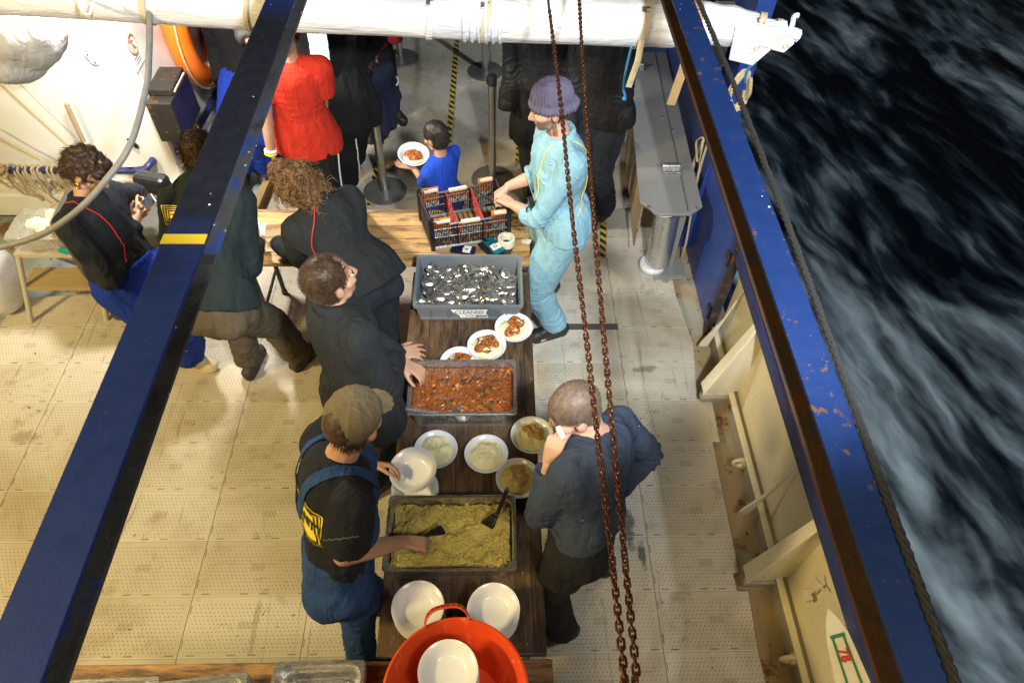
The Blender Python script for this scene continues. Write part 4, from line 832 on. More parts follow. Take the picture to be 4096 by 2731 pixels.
for px in ((302, 385), (210, 398)):
    c = aty(*px, YW); mb = MB(); mb.tube([c + (.03 * math.cos(t), -.02, .02 * math.sin(t)) for t in np.linspace(0, 2 * math.pi, 15)[:-1]], .006, 6, True); mb.build('pad_eye', M['hull_white'], D)
# sign on the lit side
sc_ = atx(305, 112, XW); SG = thing('safety_sign', (XW + .004, sc_[1], sc_[2] - .1), 'faded round prohibition sign on the brightly lit deckhouse side', 'sign')
mb = MB(); mb.box(sc_ + (.003, 0, 0), (.004, .16, .24)); mb.build('plate', M['paper'], SG, smooth=False)
M['faded_red'] = m_plain('faded_red_print', (.62, .25, .14), .6); M['faded_ink'] = m_plain('faded_print', (.22, .22, .21), .6)
mb = MB(); mb.tube([sc_ + (.007, .055 * math.cos(t), .03 + .06 * math.sin(t)) for t in np.linspace(0, 2 * math.pi, 25)[:-1]], .006, 6, True); mb.tube([sc_ + (.007, -.035, .072), sc_ + (.007, .035, -.012)], .005, 6); mb.build('prohibition_ring', M['faded_red'], SG)
mb = MB(); mb.tube([sc_ + (.006, .0, .07), sc_ + (.006, -.005, .03), sc_ + (.006, -.02, -.01)], .006, 6); mb.tube([sc_ + (.006, -.003, .03), sc_ + (.006, .018, -.008)], .006, 6); mb.tube([sc_ + (.006, .02, .045), sc_ + (.006, -.022, .06)], .005, 6); mb.ell(sc_ + (.006, .003, .08), np.diag([.003, .009, .010]), 8, 6); [mb.box(sc_ + (.006, 0, -.05 - .018 * i), (.002, .10 - .02 * (i % 2), .005)) for i in range(3)]; mb.build('figure_print', M['faded_ink'], SG)
# lifebuoy
LB = thing('lifebuoy', (XW + .06, 4.28, .55), 'orange ring lifebuoy with white bands hanging on the deckhouse side', 'lifebuoy'); lc = np.array([XW + .09, 4.20, 1.07]); lr = .36
def ringp(t, r=lr, x=0): return lc + (x, r * math.cos(t), r * 1.12 * math.sin(t))
mb = MB(); mb.tube([ringp(t) for t in np.linspace(0, 2 * math.pi, 49)[:-1]], .088, 18, True); mb.build('ring', M['orange'], LB)
for a in (-112, -35, 60, 150):
    mb = MB(); mb.tube([ringp(rad(a + d)) for d in np.linspace(-8, 8, 6)], .0905, 18); mb.build('band', M['retro'], LB)
mb = MB(); ps = []
for a0, a1 in ((-112, -35), (-35, 60), (60, 150), (150, 248)):
    for f in np.linspace(0, 1, 9)[:-1]: a = rad(a0 + (a1 - a0) * f); ps.append(ringp(a, lr + .075 + .05 * math.sin(math.pi * f), .04))
mb.tube(ps, .007, 6, True); mb.build('grab_line', M['rope_tan'], LB)
mb = MB(); mb.prism([ringp(rad(-70), .25, .08), ringp(rad(-64), .25, .08), ringp(rad(-62), .39, .075), ringp(rad(-75), .40, .075)], (.012, 0, 0)); mb.build('bracket_hook', M['white_plastic'], LB, smooth=False)
mb = MB(); [mb.tube([ringp(rad(a), lr - .02, .073), ringp(rad(a + 2.5), lr + .015, .074)], .004, 5) for a in (-56, -53, -50, -59)]; mb.build('marker_letters', M['ink'], LB)
mb = MB(); mb.box(lc + (.03, .33, .08), (.05, .05, .12)); mb.build('light_float', M['white_plastic'], LB, smooth=False, bevel=.01)
mb = MB(); c = lc + (.06, .40, .1); mb.tube(catmull([c + (0, -.08, .18), c + (0, .05, .05), c + (0, .10, -.14), c + (0, .03, -.2), c + (0, -.08, -.05)], 8), .006, 6); tag(mb.build('pink_cord', M['rope_pink']), 'thin pink cord looped beside the lifebuoy', 'cord')
# black box on the wall
bc = atx(405, 235, XW + .06); BX = thing('electrical_box', (XW + .05, bc[1], .5), 'grimy black metal box with a worn lid on the deckhouse side', 'electrical box'); bc = atx(400, 245, XW + .085)
mb = MB(); mb.box(bc, (.17, .40, .30)); mb.build('casing', M['grimy'], BX, smooth=False, bevel=.008)
mb = MB(); mb.box(bc + (.0, .03, .175), (.165, .29, .05)); ld = mb.build('lid', M['grimy'], BX, smooth=False, bevel=.008)
mb = MB(); mb.tube([bc + (.088, -.09, .17), bc + (.098, -.09, .185), bc + (.098, .12, .185), bc + (.088, .12, .17)], .006, 6); mb.build('clamp', M['ladder'], ld)
mb = MB(); rng = np.random.RandomState(3)
for i in range(5): mb.tube(catmull([bc + (.02, -.1 + .05 * i, -.14), bc + (.03 + .01 * i, -.13 + .05 * i, -.24), bc + (-.0, -.14 + .05 * i, -.34), bc + (-.06, -.12 + .05 * i, -.42)], 5), .013, 7)
mb.build('cable_bundle', M['strap_brown'], BX)
# ropes and sticks on the forward wall
mb = MB(); mb.cyl(aty(152, 238, YW - .05), aty(192, 325, YW - .05), .016, seg=10); tag(mb.build('wooden_pole', m_plain('old_wood_handle', (.33, .24, .15), .7, 0, .3, 30, .2)), 'bare wooden tool handle leaning on the white wall above the woman', 'pole')
mb = MB(); c = aty(306, 328, YW - .01); mb.prism([c + np.array(p) for p in ((-.035, 0, .035), (-.01, 0, .04), (.03, 0, -.02), (.025, 0, -.05), (.0, 0, -.045), (-.02, 0, .0))], (0, -.008, 0)); tag(mb.build('rubber_clip', M['black'], smooth=False, bevel=.003), 'small black rubber clip fixed on the white wall', 'clip')
RH = thing('rope_bundle', (-1.6, YW - .1, .1), 'tan ropes knotted and looped round the blue pipe rail', 'rope'); rng = np.random.RandomState(11); yr = YW - .12
mb = MB()
for i in range(13):
    x = -2.02 + i * .052 + rng.uniform(-.015, .015); L = rng.uniform(.10, .26); w = rng.uniform(.03, .07); mb.tube(catmull([(x, yr + .05, .475), (x, yr, .46), (x + .01, yr - .01, .40), (x + w * .3, yr, .42 - L * .6), (x + w, yr + .01, .40 - L), (x + w * 1.8, yr, .42 - L * .5), (x + w * 1.6, yr, .43), (x + w * 1.5, yr + .04, .475)], 6), .0085, 6)
mb.build('hanging_loops', M['rope_tan'], RH)
mb = MB(); kx = np.array([-1.70, yr - .02, .12])
for i in range(9):
    a = rng.uniform(0, 6.28, 3); r_ = .045; mb.tube([kx + (r_ * math.cos(t + a[0]), .03 * math.sin(t * 2 + a[1]), r_ * .8 * math.sin(t + a[2])) for t in np.linspace(0, 2 * math.pi, 19)[:-1]], .010, 6, True)
for i in range(7):
    x = kx[0] + rng.uniform(-.02, .02); mb.tube(catmull([kx, (x + .03 * i - .05, yr, .02), (x + .05 * i - .08, yr - .02, -.02 - .01 * i), (x + .07 * i - .05, yr - .04, -.01)], 5), .0095, 6)
mb.tube(catmull([kx + (0, 0, .02), (-1.82, yr, .3), (-1.98, yr + .02, .46)], 5), .0095, 6); mb.tube(catmull([kx + (.01, 0, .02), (-1.78, yr, .28), (-1.93, yr + .02, .47)], 5), .0095, 6); mb.build('knot', M['rope_tan'], RH)
mb = MB()
for i in range(6):
    a = rng.uniform(0, 6.28, 2); mb.tube([(-1.97, yr, .46) + np.array([.05 * math.cos(t + a[0]) * (1 - .1 * i), .035 * math.sin(t), .04 * math.sin(t + a[1])]) for t in np.linspace(0, 2 * math.pi, 17)[:-1]], .0095, 6, True)
mb.build('lashing', M['rope_tan'], RH)
for (a, b), lab in ((((0, 192), (158, 335)), 'taut tan line running diagonally down the white wall behind the woman'), (((0, 318), (93, 366)), 'shorter taut tan line running down to the pipe rail lashing')):
    mb = MB(); p, q = aty(*a, YW - .12), aty(*b, YW - .10); p = p + (p - q) * .5; mb.tube([p, (p + q) / 2 - (0, 0, .01), q], .008, 6); tag(mb.build('taut_line', M['rope_tan']), lab, 'rope')
# dark storage case the woman leans on
CS = thing('storage_case', (-.8, 2.4, -.05), 'dark grey hard storage case the woman with a phone leans against', 'case')
pol = [(-1.02, 2.17), (-1.17, 2.33), (-1.19, 2.66), (-.72, 2.70), (-.50, 2.62), (-.48, 2.22), (-.90, 2.163)]
mb = MB(); mb.prism([(x, y, -.03) for x, y in pol], (0, 0, .66)); mb.build('body', M['darkgrey'], CS, smooth=False, bevel=.012)
mb = MB(); mb.prism([(x * 1.0, y, .635) for x, y in pol], (0, 0, .095)); ld = mb.build('lid', M['darkgrey'], CS, smooth=False, bevel=.014)
for x in (-1.06, -.82): mb = MB(); mb.box((x, 2.55, .745), (.03, .2, .035), rotm(rad(12))); mb.build('handle', M['black'], ld, smooth=False, bevel=.008)
mb = MB(); mb.box((-.62, 2.66, .78), (.22, .10, .12), rotm(rad(-14))); mb.build('bag', M['black'], CS, smooth=False, bevel=.03)
# step ladder
LD = thing('step_ladder', (-1.25, 2.2, 0), 'paint spattered aluminium step ladder with a clear bag on top', 'step ladder')
fl, fr = at(72, 740, .0), at(245, 735, .0); tl, tr = at(42, 588, .52), at(222, 582, .52); bl, br = tl + (.02, .42, -.52), tr + (.02, .42, -.52)
for a, b, c in ((fl, tl, -1), (fr, tr, 1)):
    mb = MB(); mb.tube(catmull([a, a + (b - a) * .25 + (-.03 * 0, 0, 0), b], 4), .017, 10); mb.build('leg', M['ladder'], LD)
for a, b in ((bl, tl), (br, tr)): mb = MB(); mb.tube([a, b + (0, .10, 0)], .015, 10); mb.build('leg', M['ladder'], LD)
m0 = (tl + tr) / 2; mb = MB(); mb.box(m0 + (0, .10, .0), (tr[0] - tl[0] + .05, .23, .035)); mb.build('top_step', M['ladder'], LD, smooth=False, bevel=.004)
s0, s1 = fl + (tl - fl) * .52, fr + (tr - fr) * .52; m1 = (s0 + s1) / 2; mb = MB(); mb.box(m1 + (0, .08, 0), (s1[0] - s0[0] + .03, .19, .03)); mb.build('lower_step', M['tread'], LD, smooth=False, bevel=.004)
mb = MB(); [mb.box(m1 + (0, -.005 + .013 * i, .017), (s1[0] - s0[0] - .01, .005, .004)) for i in range(14)]; mb.build('tread_ribs', M['tread'], LD, smooth=False)
q = (bl + br) / 2; mb = MB(); mb.cyl(bl * .6 + tl * .4 + (0, .05, 0), br * .6 + tr * .4 + (0, .05, 0), .012, seg=8); mb.build('cross_bar', M['ladder'], LD)
mb = MB(); mb.box(m0 + (-.02, .13, .085), (.44, .26, .13), taper=1.12); o_ = blob('plastic_tub', mb, M['clear'], None, .012, 2, lambda P: .008 * vfbm(P, 14, 2, 2)); tag(o_, 'clear plastic tub of crumpled bags on top of the step ladder', 'tub')
mb = MB(); rng = np.random.RandomState(2)
for i in range(9): mb.ell(m0 + (rng.uniform(-.16, .10), rng.uniform(.06, .18), .15 + rng.uniform(-.02, .03)), np.diag(rng.uniform(.03, .06, 3)), 10, 7)
o2 = blob('crumpled_bags', mb, m_plain('cream_plastic_bag', (.70, .66, .48), .5, 0, .15, 14, .4), o_, .008, 1, lambda P: .014 * vfbm(P, 22, 6, 3)); o2.location = np.array(o2['_o'])
mb = MB(); mb.ell(m0 + (.08, .01, .03), np.diag([.07, .03, .03])); o2 = blob('blue_bottle', mb, m_plain('turquoise_plastic', (.02, .32, .33), .2), LD, .008, 1)
# pale fender at the far left edge
mb = MB(); c = at(-8, 640, .25); mb.ell(c, np.diag([.12, .20, .28])); tag(mb.build('boat_fender', M['white_plastic']), 'pale rounded fender at the far left edge beside the ladder', 'fender')

# ------------------------------------------------------------------ tables
def table(label, x0, x1, y0, y1, z, mat, legs, ax):
    t = thing('wooden_table', ((x0 + x1) / 2, (y0 + y1) / 2, 0), label, 'table', 'folding wooden tables')
    mb = MB(); mb.box(((x0 + x1) / 2, (y0 + y1) / 2, z - .0165), (x1 - x0, y1 - y0, .033)); mb.build('table_top', mat, t, smooth=False, bevel=.007)
    for (a, b) in legs:
        mb = MB(); mb.cyl((a, b, .01), (a, b, z - .034), .016, seg=10); mb.cyl((a, b, 0), (a, b, .03), .021, seg=10); mb.build('leg', M['darkgrey'], t)
    (xa, ya), (xb, yb) = legs[0], legs[-1]; mb = MB()
    for p, q in zip(legs[::2], legs[1::2]): mb.cyl((*p, .25), (*q, .25), .011, seg=8); mb.cyl((*p, z - .06), (*q, z - .06), .011, seg=8)
    mb.build('cross_bar', M['darkgrey'], t); return t
TZ = .72
table('old dark plank table carrying the food pans down the middle', 1.085, 1.765, -.185, 1.93, TZ, M['wood_old'], [(1.14, -.02), (1.71, -.02), (1.14, 1.78), (1.71, 1.78)], 1)
table('golden plank table across the back under the black crate', -.03, 1.775, 1.995, 2.475, TZ + .004, M['wood_light'], [(.08, 2.06), (.08, 2.42), (1.68, 2.06), (1.68, 2.42)], 0)
table('orange brown table along the bottom edge holding steel pans', -.12, 1.785, -.72, -.20, TZ + .006, M['wood_red'], [(.0, -.66), (.0, -.26), (1.68, -.66), (1.68, -.26)], 0)

# ------------------------------------------------------------------ food
def m_couscous(name, c):
    t = NT(name); v = t.voro(330); n = t.noise(24, 6, .65); col = t.mix(n, vary(c, .88), vary(c, 1.08)); col = t.mix(t.ramp(t.noise(170, 2), [(.64, 0), (.72, .45)]), col, vary(c, .35)); col = t.mix(t.ramp(v, [(.0, .4), (.5, 0)]), col, vary(c, 1.3))
    t.set(col, .75, 0, Subsurface_Weight=.1, Subsurface_Scale=.004); t.bump(t.math('ADD', t.math('MULTIPLY', v, -1), n), .5, .005); return t.m
M['cous_pale'] = m_couscous('pale_couscous', (.92, .86, .52)); M['cous'] = m_couscous('yellow_couscous', (.70, .58, .17)); M['cous_brown'] = m_couscous('brown_spice_and_shade', (.42, .25, .08))
def m_stew(name, sc=75, dark=1.):
    t = NT(name); w = t.n('ShaderNodeTexVoronoi'); t.lk(t.map((1, 1, .6)), w.inputs['Vector']); w.inputs['Scale'].default_value = sc; s = t.n('ShaderNodeSeparateColor'); t.lk(w.outputs['Color'], s.inputs[0])
    cell = t.ramp(s.outputs[0], [(0, (.30, .060, .012)), (.22, (.45, .12, .018)), (.45, (.22, .045, .010)), (.60, (.55, .20, .03)), (.72, (.52, .34, .09)), (.80, (.06, .012, .008)), (.88, (.035, .045, .010)), (.95, (.45, .10, .015))], 'CONSTANT')
    sauce = t.mix(t.noise(14, 6, .65), (.25, .052, .010), (.47, .145, .022)); edge = t.ramp(t.math('ADD', w.outputs['Distance'], t.math('MULTIPLY', t.math('SUBTRACT', t.noise(11, 3), .5), 1.1)), [(.18, .25), (.5, 1)]); col = t.mix(edge, cell, sauce); col = t.mix(t.ramp(t.noise(26, 5, .7), [(.58, 0), (.63, .8)]), col, (.022, .035, .010)); col = t.mix(t.ramp(t.noise(9, 4), [(.55, 0), (.7, .5)]), col, (.14, .03, .01))
    t.set(vary_node(t, col, dark), t.ramp(t.noise(40, 3), [(.4, .12), (.7, .4)]), 0, Specular_IOR_Level=.6); t.bump(t.math('ADD', t.math('MULTIPLY', w.outputs['Distance'], -.8), t.noise(60, 4)), .8, .008); return t.m
def vary_node(t, col, k): return t.mix(1.0, col, (k, k, k), 'MULTIPLY')
CHUNK = [m_plain('kidney_bean', (.10, .016, .010), .25), m_plain('chickpea', (.50, .30, .07), .4), m_plain('wilted_greens', (.03, .05, .012), .4), m_plain('carrot_piece', (.60, .17, .02), .35), m_plain('tomato_piece', (.42, .05, .012), .3)]
M['stew'] = m_stew('bean_and_vegetable_stew', 75, .72); M['stew2'] = m_stew('stew_topping', 95, 1.1)
BOWL = [(.0, .0), (.055, .0), (.062, .004), (.078, .022), (.097, .040), (.1035, .0435), (.1035, .0460), (.096, .0440), (.078, .0285), (.062, .0105), (.055, .0075), (.0, .0065)]
def crumbs(name, pts, r0, r1, mats, parent, seed, stretch=1.):
    rng = np.random.RandomState(seed); n = len(pts); O = np.array([(1, 0, 0), (-1, 0, 0), (0, 1, 0), (0, -1, 0), (0, 0, 1), (0, 0, -1)], float); T = [(0, 2, 4), (2, 1, 4), (1, 3, 4), (3, 0, 4), (2, 0, 5), (1, 2, 5), (3, 1, 5), (0, 3, 5)]; mb = MB()
    for p in pts: a = rng.uniform(r0, r1); mb.add((O * (a * rng.uniform(.8, stretch + .3), a, a * .8)) @ rotm(rng.uniform(0, 6), rng.uniform(-.5, .5)).T + p, T, rng.randint(len(mats)))
    o = mb.build(name, mats, parent, angle=179); o['kind'] = 'stuff'; return o
def on_heap(o, n, seed, R=.95, lift=0.):
    V = getco(o.data) + np.array(o['_o']); rng = np.random.RandomState(seed); return V[rng.randint(0, len(V), n)] + rng.randn(n, 3) * (.003, .003, .0008) + (0, 0, lift)
def bowl_mb(c, k=1., R=None): mb = MB(); mb.lathe([(max(r, .0005) * k, z * k) for r, z in BOWL], c, 44, R, close=False); return mb
def heap(c, R, h, seed, ecc=(1, 1), rough=.006, n=44, base=.008, irr=.16):
    V = [np.array([0, 0, h])]; F = []; rg = 16
    for i in range(1, rg + 1):
        for k in range(n):
            a = 2 * math.pi * k / n; r = R * i / rg * (1 + irr * math.sin(a * 2 + seed) * i / rg * .5 + irr * .6 * math.sin(a * 5 + seed * 2.1) * i / rg * .5); V.append(np.array([r * math.cos(a) * ecc[0], r * math.sin(a) * ecc[1], h * (1 - (i / rg) ** 2.4)]))
    for k in range(n): F.append((0, 1 + k, 1 + (k + 1) % n))
    for i in range(rg - 1):
        for k in range(n): a, b = 1 + i * n + k, 1 + i * n + (k + 1) % n; F.append((a, a + n, b + n, b))
    V = np.array(V); rr = np.linalg.norm(V[:, :2], axis=1) / R; V[:, 2] += (vfbm(V, 38, seed, 3) * rough + vnoise(V, 130, seed) * .0025) * (rr < .97) + base; mb = MB(); mb.add(V + np.asarray(c), F); return mb
def bowl(u, v, label, food, seed, z=TZ, spoonless=True, group='white bowls of food on the dark table'):
    c = at(u, v, z + .045); c[2] = z + .001; t = thing('food_bowl', c, label, 'bowl', group); bowl_mb(c).build('bowl_dish', M['white_plastic'] if False else M['plate'], t)
    if 'c' in food: mc = M['cous_pale'] if 'p' in food else M['cous']; h = heap(c, .083, .026, seed, rough=.010, base=.027).build('couscous', mc, t); crumbs('couscous_grains', on_heap(h, 520, seed), .0016, .0040, [mc], t, seed)
    if 'b' in food: heap(c + (.008, .012, .046), .045, .010, seed + 3, irr=.5).build('spice_shade_patch', M['cous_brown'], t)  # brown heap: spice on one bowl, painted-in shade on the other
    if 's' in food: h = heap(c + (0, .004, .036), .060, .020, seed + 5, ecc=(.9, 1.1), rough=.010, irr=.42).build('stew_topping', M['stew2'], t); crumbs('stew_pieces', on_heap(h, 90, seed), .003, .0065, CHUNK, t, seed, 1.6)
    return t
bowl(1180, 751, 'bowl of stew on couscous at the table edge beside the light blue coverall', 'cps', 1)
bowl(1118, 792, 'bowl of stew on couscous touching the stew pan corner, middle of the three', 'cps', 2)
bowl(1056, 832, 'bowl half hidden behind the stew pan rim', 'cps', 3)
bowl(1001, 1031, 'bowl of plain pale couscous nearest the held white plate', 'cp', 4)
bowl(1117, 1041, 'bowl of plain pale couscous in the middle between two others', 'cp', 5)
bowl(1222, 998, 'bowl of couscous with a brown patch below the raised hand', 'cpb', 6)
bowl(1190, 1097, 'bowl of shaded brownish couscous beside the spatula handle', 'cb', 7)  # shade on this bowl is painted in: yellower couscous and a brown patch
def stack(u, v, zt, n, label, z=TZ + .002, off=None, cxy=None):
    c = at(u, v, zt) if cxy is None else np.array([*cxy, zt]); t = thing('bowl_stack', (c[0], c[1], z), label, 'bowl stack', 'stacks of white bowls'); h = zt - z - .046
    for i in range(n):
        r = np.random.RandomState(i + int(u)); b = bowl_mb(np.array([c[0] + r.uniform(-.002, .002), c[1] + r.uniform(-.002, .002), z + h * i / max(1, n - 1)])).build('bowl_dish', M['plate'], t)
    return t
stack(960, 1392, .868, 10, 'taller stack of empty white bowls beside the red tub handle')
stack(1133, 1397, .866, 10, 'stack of empty white bowls at the right above the red tub')
stack(953, 1118, .80, 6, 'low stack of white bowls partly under the plate being held')
hp_ = at(951, 1076, .885); hp_[2] = .845; HPL = thing('held_plate', hp_, 'empty white plate held out by the man in the olive cap', 'plate'); bowl_mb(hp_, 1.03, rotm(0, rad(-6), rad(8))).build('bowl_dish', M['plate'], HPL)
def rrect(w, d, r, n=6):
    P = []
    for cx, cy, a0 in ((w / 2 - r, d / 2 - r, 0), (-w / 2 + r, d / 2 - r, 90), (-w / 2 + r, -d / 2 + r, 180), (w / 2 - r, -d / 2 + r, 270)):
        for i in range(n + 1): a = rad(a0 + 90 * i / n); P.append((cx + r * math.cos(a), cy + r * math.sin(a)))
    return P
def loops(mb, lst, c, R=None, close=True):
    n = None; V = []; F = []
    for (w, d, r, z) in lst: P = rrect(w, d, max(r, .002)); n = len(P); V += [(x, y, z) for x, y in P]
    for i in range(len(lst) - 1):
        for k in range(n): l = (k + 1) % n; F.append((i * n + k, i * n + l, (i + 1) * n + l, (i + 1) * n + k))
    if close: F += [tuple(range((len(lst) - 1) * n, len(lst) * n))]
    V = np.array(V) if R is None else np.array(V) @ np.asarray(R).T; mb.add(V + np.asarray(c), F); return mb
def gn_pan(w, d, h, c, R=None):
    mb = MB(); loops(mb, [(w - .05, d - .05, .04, .002), (w - .03, d - .03, .05, h - .012), (w - .006, d - .006, .018, h - .012), (w, d, .018, h - .010), (w, d, .018, h - .002), (w - .004, d - .004, .016, h), (w - .024, d - .024, .052, h), (w - .032, d - .032, .050, h - .012), (w - .045, d - .045, .05, .03), (w - .075, d - .075, .05, .006)], c, R); return mb
def pan_thing(name, label, w, d, h, c, rz=0, cat='pan', grp=None):
    t = thing(name, c, label, cat, grp); gn_pan(w, d, h, np.asarray(c), rotm(rz)).build('pan_shell', M['steel'], t, angle=30); return t
ps_ = np.array([1.4015, 1.0115, TZ + .001]); SP = pan_thing('stew_pan', 'deep steel pan full of red bean and vegetable stew', .53, .325, .15, ps_)
def slab(c, w, d, z, amp, seed, mat, name, parent, ny=70, shape=None):
    nx = int(ny * w / d); X, Y = np.meshgrid(np.linspace(-w / 2, w / 2, nx), np.linspace(-d / 2, d / 2, ny)); P = np.stack([X.ravel(), Y.ravel(), 0 * X.ravel()], 1); h = amp(P) if callable(amp) else vfbm(P, 30, seed, 4) * amp; P[:, 2] = z + h
    F = [(j * nx + i, j * nx + i + 1, (j + 1) * nx + i + 1, (j + 1) * nx + i) for j in range(ny - 1) for i in range(nx - 1)]; mb = MB(); mb.add(P + c, F); return mb.build(name, mat, parent)
slab(ps_, .482, .277, .108, .006, 3, M['stew'], 'stew', SP)
mb = MB(); rng = np.random.RandomState(8)
for i in range(48):
    p = ps_ + (rng.uniform(-.225, .225), rng.uniform(-.125, .125), .110 + rng.uniform(0, .003)); a = rng.uniform(.004, .009); mb.ell(p, rotm(rng.uniform(0, 6)) * np.array([[a * 1.5], [a], [a * .7]]), 8, 5, rng.choice([0, 0, 1, 2, 2, 2, 3]))
sc1 = mb.build('stew_chunks', CHUNK, SP)
sc1['kind'] = 'stuff'
t = thing('ladle', ps_ + (-.25, -.11, .10), 'steel ladle with a hooked handle resting in the stew pan', 'ladle'); a = at(906, 937, .93); b = at(1045, 952, .845); mb = MB(); ribbon(mb, [b, b * .4 + a * .6, a], [(0, -.3, 1)] * 3, .014, .003); ribbon(mb, catmull([a, a + (-.012, .006, .004), a + (-.016, .004, -.012), a + (-.008, .0, -.026)], 4), [(-1, 0, .2)] * 13, .013, .003); mb.build('handle', M['spoon'], t, smooth=False)
mb = MB(); mb.lathe([(.001, -.03), (.03, -.024), (.042, .0), (.044, .006), (.040, .002), (.028, -.02), (.001, -.026)], b + (.03, .01, -.01), 20, rotm(0, .3)); mb.build('scoop', M['spoon'], t)
pc_ = np.array([1.3735, .2685, TZ + .001]); CP_ = pan_thing('couscous_pan', 'deep steel pan of yellow couscous being served with a spatula', .55, .335, .15, pc_)
def cous_h(P): 
    x, y = P[:, 0], P[:, 1]; return .016 * vfbm(P, 7, 4, 2) + .019 * vfbm(P, 24, 9, 3) + .007 * vnoise(P, 105, 5) - .028 * np.exp(-(((x - .02) / .13) ** 2 + ((y + .06) / .06) ** 2)) + .016 * np.exp(-(((x + .08) / .1) ** 2 + ((y - .1) / .05) ** 2)) + .012 * np.exp(-(((x - .2) / .05) ** 2))
slab(pc_, .50, .288, .094, cous_h, 4, M['cous'], 'couscous', CP_, 130)
mb = MB(); rng = np.random.RandomState(5)
for i in range(60): x, y = rng.uniform(-.23, .23), rng.choice([rng.uniform(-.13, .0), rng.uniform(.10, .15)]); a = rng.uniform(.004, .011); mb.ell(pc_ + (x, y, .094 + cous_h(np.array([[x, y, 0]]))[0] + a * .2), np.eye(3) * a, 8, 5)
mb.build('couscous_lumps', M['cous'], CP_)['kind'] = 'stuff'
rng = np.random.RandomState(15); xy = np.stack([rng.uniform(-.245, .245, 5200), rng.uniform(-.14, .14, 5200), np.zeros(5200)], 1); keep = vfbm(xy, 9, 21, 2) > -.25; xy = xy[keep]; hz_ = cous_h(xy); crumbs('couscous_grains', pc_ + np.stack([xy[:, 0], xy[:, 1], .0945 + hz_], 1), .0022, .0062, [M['cous']], CP_, 5)
def spatula(label, hnd, nk, tip, up, wide=.055):
    t = thing('spatula', hnd, label, 'spatula'); mb = MB(); x = unit(np.cross(unit(nk - hnd), up)); mb.tube(catmull([hnd, hnd * .6 + nk * .4 + (0, 0, .004), nk], 6), [.010] * 4 + [.009] * 9, 8); mb.build('handle', M['black'], t)
    if label: m2 = MB(); m2.tube([hnd + unit(nk - hnd) * .012 * math.cos(a) + x * .006 * math.sin(a) + unit(up) * .006 for a in np.linspace(0, 6.28, 13)[:-1]], .003, 5, True); m2.build('hang_ring', M['euro'], t)
    mb = MB(); d = unit(tip - nk); U = unit(up)
    for k in range(-2, 3): mb.prism([nk + x * k * .004, nk + x * (k * .004 + .003), tip + x * (k * wide / 4.4 + .0045), tip + x * (k * wide / 4.4 - .0045)], U * .003)
    mb.prism([tip - x * wide / 2, tip + x * wide / 2, tip + d * .012 + x * wide / 2, tip + d * .012 - x * wide / 2], U * .003); mb.prism([nk + d * .015 - x * .013, nk + d * .015 + x * .013, nk + d * .025 + x * .016, nk + d * .025 - x * .016], U * .003); mb.build('slotted_blade', M['black'], t, smooth=False); return t
spatula('black slotted spatula standing in the couscous against the pan corner', at(1165, 1124, .985), at(1143, 1178, .89), at(1122, 1203, .845), (-.3, -.5, .8))
spatula('', at(958, 1242, .90), at(985, 1226, .885), at(1014, 1217, .862), (0, -.3, 1), .04)['label'] = 'black slotted spatula gripped by the man in the olive cap'
# empty pans at the bottom edge
for (u, v, z, w, d, rz, n, lab) in ((733, 1516, .90, .335, .53, .0, 3, 'stack of empty steel pans against the red tub, rightmost of three'), (478, 1552, .865, .335, .53, rad(4), 2, 'empty steel pans set askew, middle stack at the bottom edge'), (265, 1556, .85, .335, .53, 0, 2, 'empty steel pans at the bottom left, partly under the girder')):
    c = at(u, v, z); c = np.array([c[0], c[1] - d / 2, TZ + .008]); t = thing('empty_pans', c, lab, 'pan', 'empty steel pans along the bottom edge')
    for i in range(n): b = gn_pan(w, d, .105, c + (0.004 * i, 0, (z - c[2] - .105) * i / max(1, n - 1)), rotm(rz + (.03 * i if n == 2 else .008 * i))).build('pan_shell', M['steel'], t, angle=30)
    m2 = MB(); loops(m2, [(w - .11, d - .11, .04, .016), (w - .10, d - .10, .045, .022), (w - .09, d - .09, .05, .016)], c + (0, 0, z - c[2] - .105), rotm(rz + (.03 if n == 2 else .016)), False); m2.build('base_ridge', M['spoon'], t)
# red tub
tb = np.array([1.422, -.39, TZ + .008]); TB = thing('flexible_tub', tb, 'large red orange rubber tub with a loop handle', 'tub'); zr = 1.06 - tb[2]
prof = [(.001, .0), (.165, .0), (.178, .012), (.236, zr - .012), (.250, zr - .006), (.252, zr), (.244, zr + .003), (.234, zr - .008), (.172, .016), (.001, .012)]; mb = MB(); mb.lathe(prof, tb, 64, close=False); mb.build('basin', M['tub'], TB)
for sg in (1, -1):
    mb = MB(); a0 = 99 if sg > 0 else 279; pts = []
    for t_ in np.linspace(-1, 1, 21):
        a = rad(a0 + t_ * 19); r = .246 + .034 * (1 - t_ ** 4); pts.append(tb + (r * math.cos(a), r * math.sin(a), zr + .034 * (1 - t_ ** 4)))
    m2 = MB(); ribbon(m2, pts, [unit((p - tb) * (1, 1, 0) * .6 + np.array([0, 0, .14])) for p in pts], .030, .007); h_ = m2.build('handle', M['tub'], TB, smooth=False, bevel=.003)
    m3 = MB(); [m3.cyl(pts[i] + (0, 0, .004) , pts[i] + unit((pts[i] - tb) * (1, 1, 0) * .6 + np.array([0, 0, .14])) * .0075, .0065, seg=10) for i in range(3, 18, 2)]; m3.build('grip_hole', m_plain('dark_red_recess', (.10, .012, .006), .6), h_)
t = stack(1030, 1540, 1.085, 6, 'stack of white bowls sitting inside the red tub', z=.80, cxy=tuple(at(1030, 1540, 1.085)[:2]))
